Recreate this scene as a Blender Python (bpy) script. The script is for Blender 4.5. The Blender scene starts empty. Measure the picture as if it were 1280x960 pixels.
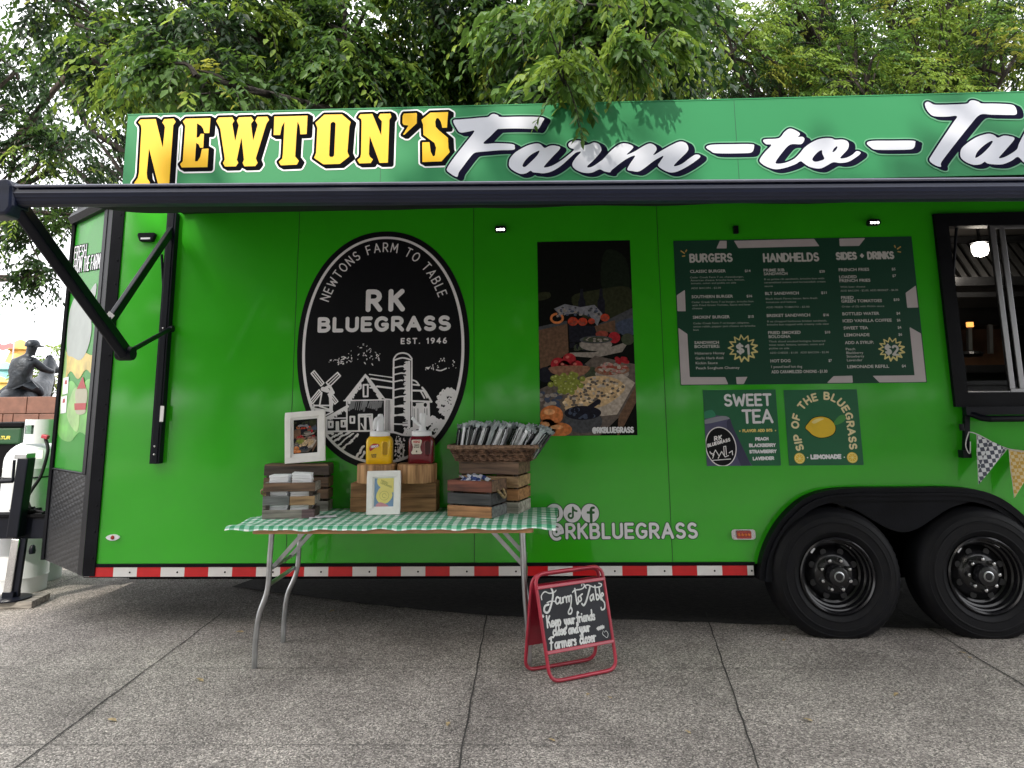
import bpy, bmesh, math, random
import numpy as np
from mathutils import Vector, Matrix
from mathutils.geometry import tessellate_polygon

random.seed(7)
rng = np.random.default_rng(7)
S = bpy.context.scene
COL = S.collection
PI = math.pi
R = math.radians

# ------------------------------------------------------------------ camera, sky, sun, exposure
CF, CCY = 900.0, 348.09                       # focal length and principal row, in photo pixels
CR = Vector((0.99923009, 0.03769496, -0.01087731))
CU = Vector((0.01706205, -0.16786209, 0.98566283))
CFW = Vector((-0.03532863, 0.98508954, 0.168376))
CC = Vector((0.0, -4.70175, 1.39908))
cam = bpy.data.objects.new('camera', bpy.data.cameras.new('camera'))
COL.objects.link(cam)
cam.matrix_world = Matrix(((CR.x, CU.x, -CFW.x, CC.x), (CR.y, CU.y, -CFW.y, CC.y), (CR.z, CU.z, -CFW.z, CC.z), (0, 0, 0, 1)))
cam.data.sensor_width = 36.0
cam.data.lens = CF / 1280 * 36.0
cam.data.shift_y = -(480 - CCY) / 1280
cam.data.clip_end = 2000
S.camera = cam

SUN_EL, SUN_AZ = 36.0, 207.0                  # azimuth clockwise from +Y
W = bpy.data.worlds.new('World'); S.world = W; W.use_nodes = True
nt = W.node_tree
sky = nt.nodes.new('ShaderNodeTexSky'); sky.sky_type = 'NISHITA'; sky.sun_disc = False
sky.sun_elevation = R(SUN_EL); sky.sun_rotation = R(SUN_AZ)
sky.air_density = 1.0; sky.dust_density = 6.0; sky.ozone_density = 0.6
bgn = nt.nodes['Background']; bgn.inputs['Strength'].default_value = 0.125
# thin bright overcast: the sky texture seen through pale uneven cloud
tcw = nt.nodes.new('ShaderNodeTexCoord'); nzw = nt.nodes.new('ShaderNodeTexNoise'); nzw.inputs['Scale'].default_value = 2.2; nzw.inputs['Detail'].default_value = 5
nt.links.new(tcw.outputs['Generated'], nzw.inputs['Vector'])
crw = nt.nodes.new('ShaderNodeValToRGB'); crw.color_ramp.elements[0].position = .3; crw.color_ramp.elements[0].color = (.72, .72, .72, 1); crw.color_ramp.elements[1].position = .7; crw.color_ramp.elements[1].color = (.95, .95, .95, 1)
nt.links.new(nzw.outputs['Fac'], crw.inputs['Fac'])
mxw = nt.nodes.new('ShaderNodeMixRGB'); mxw.inputs['Color2'].default_value = (12.0, 12.0, 12.2, 1)
nt.links.new(crw.outputs['Color'], mxw.inputs['Fac']); nt.links.new(sky.outputs[0], mxw.inputs['Color1'])
nt.links.new(mxw.outputs[0], bgn.inputs['Color'])
sl = bpy.data.lights.new('sun', 'SUN'); sl.energy = 2.0; sl.angle = R(0.6); sl.color = (1.0, 0.93, 0.82)
sun = bpy.data.objects.new('sun', sl); COL.objects.link(sun)
sdir = Vector((math.sin(R(SUN_AZ)) * math.cos(R(SUN_EL)), math.cos(R(SUN_AZ)) * math.cos(R(SUN_EL)), math.sin(R(SUN_EL))))
sun.rotation_euler = sdir.to_track_quat('Z', 'Y').to_euler()
sun.location = sdir * 40
S.view_settings.view_transform = 'Standard'
S.view_settings.look = 'None'
S.view_settings.gamma = 1.0
S.view_settings.use_curve_mapping = False
S.view_settings.exposure = 1.08

# ------------------------------------------------------------------ helpers
def ray(px, py):
    return CFW + CR * ((px - 640) / CF) - CU * ((py - CCY) / CF)
def at(px, py, Y=0.0):                        # point of a photo pixel on the upright plane at depth Y
    d = ray(px, py); t = (Y - CC.y) / d.y
    return CC + d * t
def on_level(px, py, z=0.0):                  # point of a photo pixel on a level plane
    d = ray(px, py); t = (z - CC.z) / d.z
    return CC + d * t
def on_plane(px, py, p0, n):
    d = ray(px, py); t = (p0 - CC).dot(n) / d.dot(n)
    return CC + d * t

def mat(name, col, rough=0.5, metal=0.0, var=0.12, scale=12.0, bump=0.0, bscale=60.0, coat=0.0, spec=0.5, emit=None, stretch=None, trans=0.0, detail=4.0, col2=None, bdist=0.01):
    m = bpy.data.materials.new(name); m.use_nodes = True
    n = m.node_tree.nodes; l = m.node_tree.links
    b = n['Principled BSDF']
    tc = n.new('ShaderNodeTexCoord'); mp = n.new('ShaderNodeMapping')
    l.new(tc.outputs['Object'], mp.inputs['Vector'])
    if stretch: mp.inputs['Scale'].default_value = stretch
    nz = n.new('ShaderNodeTexNoise'); nz.inputs['Scale'].default_value = scale; nz.inputs['Detail'].default_value = detail
    l.new(mp.outputs[0], nz.inputs['Vector'])
    cr = n.new('ShaderNodeValToRGB')
    c = Vector(col); lo = c * (1 - var); hi = (Vector(col2) if col2 else c * (1 + var))
    cr.color_ramp.elements[0].color = (*lo, 1); cr.color_ramp.elements[0].position = 0.32
    cr.color_ramp.elements[1].color = (*[min(1, x) for x in hi], 1); cr.color_ramp.elements[1].position = 0.68
    l.new(nz.outputs['Fac'], cr.inputs['Fac']); l.new(cr.outputs['Color'], b.inputs['Base Color'])
    b.inputs['Roughness'].default_value = rough; b.inputs['Metallic'].default_value = metal
    b.inputs['Specular IOR Level'].default_value = spec
    b.inputs['Coat Weight'].default_value = coat; b.inputs['Coat Roughness'].default_value = 0.05
    if trans: b.inputs['Transmission Weight'].default_value = trans
    if emit:
        b.inputs['Emission Color'].default_value = (*emit[0], 1); b.inputs['Emission Strength'].default_value = emit[1]
    if bump:
        nb = n.new('ShaderNodeTexNoise'); nb.inputs['Scale'].default_value = bscale; nb.inputs['Detail'].default_value = 5
        l.new(mp.outputs[0], nb.inputs['Vector'])
        bp = n.new('ShaderNodeBump'); bp.inputs['Strength'].default_value = bump; bp.inputs['Distance'].default_value = bdist
        l.new(nb.outputs['Fac'], bp.inputs['Height']); l.new(bp.outputs[0], b.inputs['Normal'])
    return m

def wood(name, col, col2, axis='X', rough=0.65, fine=60.0):
    st = {'X': (0.6, fine / 8, fine / 8), 'Z': (fine / 8, fine / 8, 0.6), 'Y': (fine / 8, 0.6, fine / 8)}[axis]
    return mat(name, col, rough, var=0.45, scale=6.0, stretch=st, col2=col2, bump=0.35, bscale=9.0, detail=8.0, bdist=0.004)

def tag(o, label=None, cat=None, group=None, kind=None):
    if label: o['label'] = label
    if cat: o['category'] = cat
    if group: o['group'] = group
    if kind: o['kind'] = kind
    return o
def thing(name, label, cat, loc=(0, 0, 0), group=None):
    o = bpy.data.objects.new(name, None); COL.objects.link(o)
    o.empty_display_size = 0.1
    o.location = loc
    return tag(o, label, cat, group)
def root_of(o):
    while o.parent: o = o.parent
    return o
def copy_tree(o, parent=None):
    c = o.copy(); COL.objects.link(c)
    if parent: c.parent = parent
    for ch in list(o.children): copy_tree(ch, c)
    return c

class MB:
    def __init__(self): self.v = []; self.f = []; self.m = []
    def add(self, vs, fs, m=0):
        o = len(self.v); self.v += [tuple(p) for p in vs]
        for f in fs: self.f.append([i + o for i in f]); self.m.append(m)
        return self
    def box(self, c, s, rot=None, m=0):
        hx, hy, hz = s[0] / 2, s[1] / 2, s[2] / 2
        vs = [Vector((x, y, z)) for x in (-hx, hx) for y in (-hy, hy) for z in (-hz, hz)]
        if rot is not None: vs = [rot @ p for p in vs]
        vs = [p + Vector(c) for p in vs]
        return self.add(vs, [(0, 1, 3, 2), (4, 6, 7, 5), (0, 4, 5, 1), (2, 3, 7, 6), (0, 2, 6, 4), (1, 5, 7, 3)], m)
    def bb(self, x0, x1, y0, y1, z0, z1, m=0):
        return self.box(((x0 + x1) / 2, (y0 + y1) / 2, (z0 + z1) / 2), (x1 - x0, y1 - y0, z1 - z0), None, m)
    def bar(self, a, b, w, h, m=0, up=(0, 0, 1)):     # box section from a to b
        a = Vector(a); b = Vector(b); d = (b - a); L = d.length; d.normalize()
        s = d.cross(Vector(up))
        if s.length < 1e-4: s = d.cross(Vector((1, 0, 0)))
        s.normalize(); u = s.cross(d)
        M = Matrix((d, s, u)).transposed()
        return self.box((a + b) / 2, (L, w, h), M, m)
    def tube(self, path, r, n=10, m=0, closed=False, cap=True):
        P = [Vector(p) for p in path]; N = len(P)
        rs = r if isinstance(r, (list, tuple)) else [r] * N
        rings = []; prev = None
        for i in range(N):
            if closed: t = P[(i + 1) % N] - P[i - 1]
            else: t = P[min(i + 1, N - 1)] - P[max(i - 1, 0)]
            if t.length < 1e-9: t = Vector((0, 0, 1))
            t.normalize()
            if prev is None:
                s = t.cross(Vector((0, 0, 1)))
                if s.length < 1e-3: s = t.cross(Vector((0, 1, 0)))
            else: s = prev - t * prev.dot(t)
            s.normalize(); prev = s; u = t.cross(s)
            rings.append([P[i] + (s * math.cos(2 * PI * k / n) + u * math.sin(2 * PI * k / n)) * rs[i] for k in range(n)])
        vs = [p for g in rings for p in g]; fs = []
        for i in range(N if closed else N - 1):
            j = (i + 1) % N
            for k in range(n): fs.append((i * n + k, i * n + (k + 1) % n, j * n + (k + 1) % n, j * n + k))
        if cap and not closed:
            fs.append(tuple(range(n))[::-1]); fs.append(tuple((N - 1) * n + k for k in range(n)))
        return self.add(vs, fs, m)
    def lathe(self, prof, c=(0, 0, 0), n=32, M=None, m=0, sx=1.0, sy=1.0, cap=True):
        vs = []; fs = []; c = Vector(c); K = len(prof)
        for (r, z) in prof:
            for k in range(n):
                a = 2 * PI * k / n; p = Vector((r * math.cos(a) * sx, r * math.sin(a) * sy, z))
                if M is not None: p = M @ p
                vs.append(p + c)
        for i in range(K - 1):
            for k in range(n): fs.append((i * n + k, i * n + (k + 1) % n, (i + 1) * n + (k + 1) % n, (i + 1) * n + k))
        if cap:
            fs.append(tuple(range(n))[::-1]); fs.append(tuple((K - 1) * n + k for k in range(n)))
        return self.add(vs, fs, m)
    def prism(self, poly, f, d, m=0):          # poly in 2D, f maps (u,v)->Vector, d = depth vector
        d = Vector(d); a = [Vector(f(*p)) for p in poly]; b = [p + d for p in a]; n = len(a)
        tri = tessellate_polygon([[Vector((p[0], p[1], 0)) for p in poly]])
        fs = [t for t in tri] + [tuple(i + n for i in t)[::-1] for t in tri]
        fs += [(i, (i + 1) % n, (i + 1) % n + n, i + n) for i in range(n)]
        return self.add(a + b, fs, m)
    def ring(self, pa, pb, d, m=0):            # strip between two 3D polylines, thickened by d
        d = Vector(d); n = len(pa)
        vs = [Vector(p) for p in pa] + [Vector(p) for p in pb] + [Vector(p) + d for p in pa] + [Vector(p) + d for p in pb]
        fs = []
        for i in range(n - 1):
            fs += [(i, i + 1, n + i + 1, n + i), (2 * n + i, 3 * n + i, 3 * n + i + 1, 2 * n + i + 1),
                   (i, 2 * n + i, 2 * n + i + 1, i + 1), (n + i, n + i + 1, 3 * n + i + 1, 3 * n + i)]
        fs += [(0, n, 3 * n, 2 * n), (n - 1, 3 * n - 1, 4 * n - 1, 2 * n - 1)]
        return self.add(vs, fs, m)
    def build(self, name, mats, parent=None, smooth=None, bevel=0.0, label=None):
        me = bpy.data.meshes.new(name)
        off = Vector((0, 0, 0))
        if parent is not None: off = root_of(parent).location
        vs = [(p[0] - off.x, p[1] - off.y, p[2] - off.z) for p in self.v]
        me.from_pydata(vs, [], self.f); 
        if not isinstance(mats, (list, tuple)): mats = [mats]
        for mm in mats: me.materials.append(mm)
        if len(mats) > 1: me.polygons.foreach_set('material_index', self.m)
        me.update()
        if smooth is not None:
            me.polygons.foreach_set('use_smooth', [True] * len(me.polygons))
            me.set_sharp_from_angle(angle=R(smooth))
        o = bpy.data.objects.new(name, me); COL.objects.link(o)
        if parent is not None: o.parent = parent
        if bevel:
            bm = bmesh.new(); bm.from_mesh(me); bmesh.ops.remove_doubles(bm, verts=bm.verts, dist=1e-6)
            bmesh.ops.recalc_face_normals(bm, faces=bm.faces)
            bm.to_mesh(me); bm.free()
            md = o.modifiers.new('bevel', 'BEVEL'); md.width = bevel; md.segments = 2; md.limit_method = 'ANGLE'; md.angle_limit = R(40)
        if label: o['label'] = label
        return o

def cr(pts, n=5, closed=False):               # Catmull-Rom through 2D or 3D points
    P = [Vector(p) for p in pts]; N = len(P); out = []
    for i in range(N if closed else N - 1):
        if closed: a, b, c, d = P[i - 1], P[i], P[(i + 1) % N], P[(i + 2) % N]
        else: a, b, c, d = P[max(i - 1, 0)], P[i], P[i + 1], P[min(i + 2, N - 1)]
        for k in range(n):
            t = k / n
            out.append(0.5 * ((2 * b) + (c - a) * t + (2 * a - 5 * b + 4 * c - d) * t * t + (3 * b - a - 3 * c + d) * t ** 3))
    if not closed: out.append(P[-1])
    return [tuple(p) for p in out]

# ------------------------------------------------------------------ flat graphics: signed distance on a grid -> filled sheet
class Art:
    def __init__(self, x0, z0, x1, z1, step):
        self.st = step
        self.x = np.arange(x0, x1 + step, step); self.z = np.arange(z0, z1 + step, step)
        self.D = np.full((len(self.z), len(self.x)), 1e3)
    def win(self, x0, x1, z0, z1):
        i0 = max(0, int((x0 - self.x[0]) / self.st) - 1); i1 = min(len(self.x), int((x1 - self.x[0]) / self.st) + 3)
        j0 = max(0, int((z0 - self.z[0]) / self.st) - 1); j1 = min(len(self.z), int((z1 - self.z[0]) / self.st) + 3)
        if i1 <= i0 or j1 <= j0: return None
        X, Z = np.meshgrid(self.x[i0:i1], self.z[j0:j1]); return (slice(j0, j1), slice(i0, i1)), X, Z
    def pdist(self, pts, X, Z):
        p = np.array([(q[0], q[1]) for q in pts], float); d = np.full(X.shape, 1e9); s = np.zeros(X.shape, bool)
        for i in range(len(p)):
            a = p[i - 1]; b = p[i]; e = b - a; wx = X - a[0]; wz = Z - a[1]
            t = np.clip((wx * e[0] + wz * e[1]) / max(e @ e, 1e-18), 0, 1)
            d = np.minimum(d, (wx - t * e[0]) ** 2 + (wz - t * e[1]) ** 2)
            if e[1] != 0:
                c = ((a[1] > Z) != (b[1] > Z)) & (X < (b[0] - a[0]) * (Z - a[1]) / (b[1] - a[1]) + a[0]); s ^= c
        d = np.sqrt(d); return np.where(s, -d, d)
    def poly(self, pts, off=0.0, sub=False, shift=(0, 0)):
        pts = [(p[0] + shift[0], p[1] + shift[1]) for p in pts]
        xs = [p[0] for p in pts]; zs = [p[1] for p in pts]; g = abs(off) + 3 * self.st
        w = self.win(min(xs) - g, max(xs) + g, min(zs) - g, max(zs) + g)
        if not w: return self
        k, X, Z = w; d = self.pdist(pts, X, Z) - off
        self.D[k] = np.maximum(self.D[k], -d) if sub else np.minimum(self.D[k], d)
        return self
    def stroke(self, pts, r, r2=None):
        n = len(pts)
        rs = r if isinstance(r, (list, tuple)) else ([r] * n if r2 is None else [r + (r2 - r) * i / max(1, n - 1) for i in range(n)])
        for i in range(n - 1):
            a = np.array(pts[i][:2], float); b = np.array(pts[i + 1][:2], float); g = max(rs[i], rs[i + 1]) + 3 * self.st
            w = self.win(min(a[0], b[0]) - g, max(a[0], b[0]) + g, min(a[1], b[1]) - g, max(a[1], b[1]) + g)
            if not w: continue
            k, X, Z = w; e = b - a
            t = np.clip(((X - a[0]) * e[0] + (Z - a[1]) * e[1]) / max(e @ e, 1e-18), 0, 1)
            d = np.hypot(X - a[0] - t * e[0], Z - a[1] - t * e[1]) - (rs[i] + (rs[i + 1] - rs[i]) * t)
            self.D[k] = np.minimum(self.D[k], d)
        return self
    def ell(self, cx, cz, rx, rz, sub=False, ang=0.0, p=2.0):
        g = max(rx, rz) + 3 * self.st; w = self.win(cx - g, cx + g, cz - g, cz + g)
        if not w: return self
        k, X, Z = w; c, s = math.cos(ang), math.sin(ang)
        u = (X - cx) * c + (Z - cz) * s; v = -(X - cx) * s + (Z - cz) * c
        d = ((np.abs(u / rx) ** p + np.abs(v / rz) ** p) ** (1 / p) - 1) * min(rx, rz)
        self.D[k] = np.maximum(self.D[k], -d) if sub else np.minimum(self.D[k], d)
        return self
    def fill(self, mb, f, m=0):                # f(x,z) -> 3D point
        D = self.D; I = D < 0; x = self.x; z = self.z
        F = I[:-1, :-1] & I[1:, :-1] & I[:-1, 1:] & I[1:, 1:]
        A = (I[:-1, :-1] | I[1:, :-1] | I[:-1, 1:] | I[1:, 1:]) & ~F
        for j in range(F.shape[0]):
            row = F[j]
            if not row.any(): continue
            e = np.flatnonzero(np.diff(np.concatenate(([0], row.astype(np.int8), [0]))))
            for a, b in zip(e[::2], e[1::2]):
                mb.add([f(x[a], z[j]), f(x[b], z[j]), f(x[b], z[j + 1]), f(x[a], z[j + 1])], [(0, 1, 2, 3)], m)
        for j, i in zip(*np.nonzero(A)):
            c = [(i, j), (i + 1, j), (i + 1, j + 1), (i, j + 1)]; out = []
            for k in range(4):
                a = c[k]; b = c[(k + 1) % 4]; da = D[a[1], a[0]]; db = D[b[1], b[0]]
                if da < 0: out.append((x[a[0]], z[a[1]]))
                if (da < 0) != (db < 0):
                    t = min(max(da / (da - db), 0.0), 1.0)
                    out.append((x[a[0]] + t * (x[b[0]] - x[a[0]]), z[a[1]] + t * (z[b[1]] - z[a[1]])))
            if len(out) >= 3: mb.add([f(*p) for p in out], [tuple(range(len(out)))], m)
        return self

def wl(layer, Y=0.0):                          # map to the trailer side, a few tenths of a millimetre per vinyl layer
    yy = Y - 0.0012 - 0.0007 * layer
    return lambda x, z: (x, yy, z)
def zz(pts, ox, oy, s, Y=0.0):                 # traced points (enlarged by s from ox,oy) -> plane coordinates
    o = []
    for p in pts:
        q = at(ox + p[0] / s, oy + p[1] / s, Y); o.append((q.x, q.z))
    return o
def bounds(*lists, g=0.04):
    xs = [p[0] for L in lists for p in L]; z = [p[1] for L in lists for p in L]
    return min(xs) - g, min(z) - g, max(xs) + g, max(z) + g

# ------------------------------------------------------------------ lettering with a round pen
def arc(cx, cy, rx, ry, a0, a1, n=10):
    return [(cx + rx * math.cos(R(a0 + (a1 - a0) * i / n)), cy + ry * math.sin(R(a0 + (a1 - a0) * i / n))) for i in range(n + 1)]
GL = {
 'A': (.72, [[(0, 0), (.36, 1), (.72, 0)], [(.13, .33), (.59, .33)]]),
 'B': (.58, [[(0, 0), (0, 1), (.3, 1)] + arc(.3, .765, .23, .235, 90, -90) + [(0, .53)], [(.3, .53)] + arc(.31, .265, .27, .265, 90, -90) + [(0, 0)]]),
 'C': (.62, [arc(.36, .5, .36, .5, 48, 312, 16)]),
 'D': (.64, [[(0, 0), (0, 1), (.22, 1)] + arc(.22, .5, .42, .5, 90, -90, 14) + [(0, 0)]]),
 'E': (.5, [[(.5, 1), (0, 1), (0, 0), (.5, 0)], [(0, .51), (.44, .51)]]),
 'F': (.5, [[(.5, 1), (0, 1), (0, 0)], [(0, .5), (.42, .5)]]),
 'G': (.68, [arc(.36, .5, .36, .5, 48, 325, 16) + [(.66, .45), (.42, .45)]]),
 'H': (.62, [[(0, 0), (0, 1)], [(.62, 0), (.62, 1)], [(0, .5), (.62, .5)]]),
 'I': (.04, [[(.02, 0), (.02, 1)]]),
 'J': (.42, [[(.42, 1), (.42, .25)] + arc(.21, .22, .21, .22, 0, -170)]),
 'K': (.58, [[(0, 0), (0, 1)], [(.55, 1), (0, .42)], [(.18, .6), (.58, 0)]]),
 'L': (.46, [[(0, 1), (0, 0), (.46, 0)]]),
 'M': (.8, [[(0, 0), (.06, 1), (.4, .3), (.74, 1), (.8, 0)]]),
 'N': (.64, [[(0, 0), (0, 1), (.64, 0), (.64, 1)]]),
 'O': (.74, [arc(.37, .5, .37, .5, 0, 360, 24)]),
 'P': (.55, [[(0, 0), (0, 1), (.28, 1)] + arc(.28, .72, .27, .28, 90, -90) + [(0, .44)]]),
 'Q': (.74, [arc(.37, .5, .37, .5, 0, 360, 24), [(.45, .25), (.75, -.05)]]),
 'R': (.58, [[(0, 0), (0, 1), (.28, 1)] + arc(.28, .735, .27, .265, 90, -90) + [(0, .47)], [(.26, .47), (.58, 0)]]),
 'S': (.56, [arc(.28, .745, .25, .255, 35, 270, 12) + arc(.28, .25, .28, .25, 90, -145, 12)]),
 'T': (.6, [[(0, 1), (.6, 1)], [(.3, 1), (.3, 0)]]),
 'U': (.6, [[(0, 1), (0, .3)] + arc(.3, .3, .3, .3, 180, 360, 12) + [(.6, 1)]]),
 'V': (.66, [[(0, 1), (.33, 0), (.66, 1)]]),
 'W': (.95, [[(0, 1), (.22, 0), (.475, .75), (.73, 0), (.95, 1)]]),
 'X': (.6, [[(0, 0), (.6, 1)], [(0, 1), (.6, 0)]]),
 'Y': (.62, [[(0, 1), (.31, .5), (.62, 1)], [(.31, .5), (.31, 0)]]),
 'Z': (.56, [[(0, 1), (.56, 1), (0, 0), (.56, 0)]]),
 '1': (.25, [[(0, .8), (.2, 1), (.2, 0)]]),
 '2': (.52, [arc(.26, .74, .26, .26, 160, -40, 10) + [(0, 0), (.52, 0)]]),
 '4': (.6, [[(.42, 0), (.42, 1), (0, .3), (.6, .3)]]),
 '6': (.52, [arc(.26, .28, .26, .28, 0, 360, 16), [(.02, .35), (.12, .75), (.36, 1)]]),
 '9': (.52, [arc(.26, .72, .26, .28, 0, 360, 16), [(.5, .65), (.4, .25), (.16, 0)]]),
 '$': (.54, [arc(.27, .71, .25, .2, 35, 270, 12) + arc(.27, .29, .27, .21, 90, -145, 12), [(.27, 1.05), (.27, -.05)]]),
 '+': (.4, [[(0, .5), (.4, .5)], [(.2, .3), (.2, .7)]]),
 '-': (.3, [[(0, .42), (.3, .42)]]),
 '.': (.04, [[(.02, 0), (.021, 0)]]), "'": (.06, [[(.03, 1), (.02, .8)]]), ':': (.04, [[(.02, .1), (.021, .1)], [(.02, .6), (.021, .6)]]),
 '@': (.9, [arc(.45, .45, .19, .22, 0, 360, 14), [(.65, .68), (.64, .35)] + arc(.45, .45, .45, .55, -18, 330, 26)[1:-2]]),
 ' ': (.3, []),
}
# joined-up hand: x-height 1, ascenders 2, descenders -0.9
HW = {
 'a': (.95, [[(.8, .8), (.45, 1), (.1, .6), (.15, .1), (.45, 0), (.75, .5), (.8, 1), (.75, .3), (.85, 0), (1.05, .2)]]),
 'b': (.8, [[(.05, 1.9), (.1, .9), (.08, 0), (.5, 0), (.7, .45), (.45, .9), (.1, .6)]]),
 'c': (.75, [[(.68, .8), (.4, 1), (.08, .5), (.3, 0), (.75, .25)]]),
 'd': (.9, [[(.75, .7), (.4, .95), (.08, .5), (.3, 0), (.7, .3), (.8, 1.9), (.75, .5), (.95, .05)]]),
 'e': (.75, [[(.08, .5), (.6, .6), (.5, .97), (.2, .9), (.08, .4), (.35, 0), (.78, .3)]]),
 'f': (.6, [[(.75, 1.75), (.5, 1.95), (.35, 1.4), (.3, 0), (.25, -.5)], [(.05, .95), (.65, 1.0)]]),
 'i': (.35, [[(.1, 1), (.12, .2), (.35, .05)], [(.15, 1.45), (.16, 1.42)]]),
 'l': (.4, [[(.15, 2), (.1, .4), (.2, 0), (.45, .2)]]),
 'm': (1.35, [[(.05, 1), (.08, 0)], [(.08, .6), (.35, 1), (.55, .8), (.55, 0)], [(.55, .6), (.85, 1), (1.05, .8), (1.08, .2), (1.3, .05)]]),
 'n': (.85, [[(.05, 1), (.08, 0)], [(.08, .6), (.4, 1), (.62, .75), (.62, .2), (.85, .05)]]),
 'o': (.8, [[(.4, 1), (.1, .6), (.2, .05), (.55, .1), (.68, .6), (.4, 1), (.8, .85)]]),
 'p': (.8, [[(.05, 1), (.1, -.8)], [(.08, .6), (.4, 1), (.68, .6), (.45, .05), (.1, .15)]]),
 'r': (.6, [[(.05, 1), (.08, 0)], [(.08, .55), (.3, .95), (.58, .9)]]),
 's': (.6, [[(.5, .85), (.3, 1), (.1, .75), (.45, .4), (.4, .05), (.05, .1)]]),
 't': (.6, [[(.3, 1.7), (.25, .4), (.35, .02), (.62, .15)], [(.02, 1.05), (.6, 1.1)]]),
 'u': (.85, [[(.05, 1), (.08, .3), (.3, 0), (.6, .3), (.65, 1), (.65, .2), (.88, .05)]]),
 'y': (.8, [[(.05, 1), (.15, .4), (.35, .2), (.6, .5), (.65, 1), (.55, -.4), (.3, -.85), (.1, -.6)]]),
 'K': (1.0, [[(.1, 2), (.12, 0)], [(.85, 1.9), (.15, .85), (.5, .95), (.95, 0)]]),
 'F': (1.1, [[(.0, 1.75), (.5, 2), (1.1, 1.95)], [(.5, 1.95), (.4, .6), (.3, -.1)], [(.2, 1.05), (.8, 1.1)]]),
 ' ': (.55, []),
}
def glyphs(s, font=GL, gap=.2):
    x = 0; out = []
    for ch in s:
        w, st = font[ch]; out.append((x, w, st)); x += w + gap
    return out, x - gap
def pen(art, s, x0, z0, x1, h, r, font=GL, gap=.2, skew=0.0, slope=0.0, curve=False):
    gl, L = glyphs(s, font, gap); k = (x1 - x0) / L
    for (gx, w, st) in gl:
        for p in st:
            q = cr(p, 4) if curve else p
            art.stroke([(x0 + (gx + a) * k + skew * b * h, z0 + b * h + slope * ((gx + a) * k)) for a, b in q], r)
def pen_path(art, s, path, h, r, gap=.22, font=GL):     # letters along a polyline, base line on the path
    P = [Vector((p[0], p[1])) for p in path]; d = [0]
    for a, b in zip(P, P[1:]): d.append(d[-1] + (b - a).length)
    gl, L = glyphs(s, font, gap); k = d[-1] / L
    def pos(t):
        t = min(max(t, 0), d[-1])
        for i in range(len(d) - 1):
            if t <= d[i + 1]: break
        u = (t - d[i]) / max(1e-9, d[i + 1] - d[i]); return P[i].lerp(P[i + 1], u)
    for (gx, w, st) in gl:
        c = pos((gx + w / 2) * k); e = pos((gx + w / 2) * k + h * .4) - pos((gx + w / 2) * k - h * .4); e.normalize(); nrm = Vector((-e.y, e.x))
        for p in st:
            art.stroke([tuple(c + e * ((a - w / 2) * k) + nrm * (b * h)) for a, b in p], r)

# small print set in the built-in face; every line is evaluated once, together
_LINES = {}
def prep_lines(items):
    tmp = []
    for s, bold in set(items):
        cu = bpy.data.curves.new('t', 'FONT'); cu.body = s; cu.offset = 0.022 if bold else 0.004; cu.resolution_u = 2
        ob = bpy.data.objects.new('t', cu); COL.objects.link(ob); tmp.append((s, bold, ob, cu))
    dg = bpy.context.evaluated_depsgraph_get()
    for s, bold, ob, cu in tmp:
        me = bpy.data.meshes.new_from_object(ob.evaluated_get(dg))
        v = np.array([p.co[:2] for p in me.vertices]); f = [tuple(p.vertices) for p in me.polygons]
        _LINES[(s, bold)] = (v, f)
        bpy.data.meshes.remove(me)
    for s, bold, ob, cu in tmp:
        bpy.data.objects.remove(ob); bpy.data.curves.remove(cu)
def put_line(mb, s, bold, x0, z0, x1, h, f, m=0):
    v, fs = _LINES[(s, bold)]
    k = (x1 - x0) / (v[:, 0].max() - v[:, 0].min()); kz = h / 0.73
    mb.add([f(x0 + (a - v[:, 0].min()) * k, z0 + b * kz) for a, b in v], fs, m)
# ------------------------------------------------------------------ materials
M = {}
def mk(k, *a, **kw): M[k] = mat(k, *a, **kw); return M[k]
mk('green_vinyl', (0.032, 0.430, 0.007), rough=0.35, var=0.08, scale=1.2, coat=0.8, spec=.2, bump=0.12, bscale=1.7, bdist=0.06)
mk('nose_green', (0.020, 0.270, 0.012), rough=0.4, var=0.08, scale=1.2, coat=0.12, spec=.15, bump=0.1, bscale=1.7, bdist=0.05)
mk('sign_green', (0.034, 0.225, 0.088), rough=0.45, var=0.05, scale=1.0, spec=.25, coat=0.15, bump=0.04, bscale=1.5, bdist=0.05)
mk('halo_green', (0.12, 0.36, 0.20), rough=0.4, var=0.02)
mk('black_trim', (0.006, 0.0065, 0.009), spec=.12, rough=0.45, var=0.3, scale=6, bump=0.1, bscale=120)
mk('black_steel', (0.004, 0.005, 0.010), rough=0.38, var=0.2, scale=5, spec=.2)
mk('dark_chassis', (0.004, 0.004, 0.005), rough=0.8, spec=.1)
mk('awning_navy', (0.010, 0.014, 0.036), rough=0.36, var=0.3, scale=3, stretch=(0.2, 6, 6), spec=.4)
mk('awning_fabric', (0.006, 0.007, 0.009), spec=.2, rough=0.85, var=0.2, scale=3, bump=0.2, bscale=8)
mk('white_vinyl', (0.78, 0.78, 0.80), rough=0.4, var=0.02, coat=0.2)
mk('script_white', (0.62, 0.64, 0.71), rough=0.4, var=0.02, coat=0.2)
mk('letter_yellow', (0.80, 0.47, 0.004), rough=0.4, var=0.05, scale=1.5, coat=0.2)
mk('letter_black', (0.004, 0.004, 0.006), rough=0.8, var=0.1, spec=.03)
mk('letter_navy', (0.008, 0.008, 0.022), rough=0.8, var=0.1, spec=.03)
mk('decal_black', (0.004, 0.004, 0.006), rough=0.45, var=0.1, spec=.2)
mk('decal_white', (0.84, 0.81, 0.82), rough=0.5, var=0.03)
mk('decal_grey', (0.22, 0.22, 0.23), rough=0.5, var=0.2)
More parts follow.
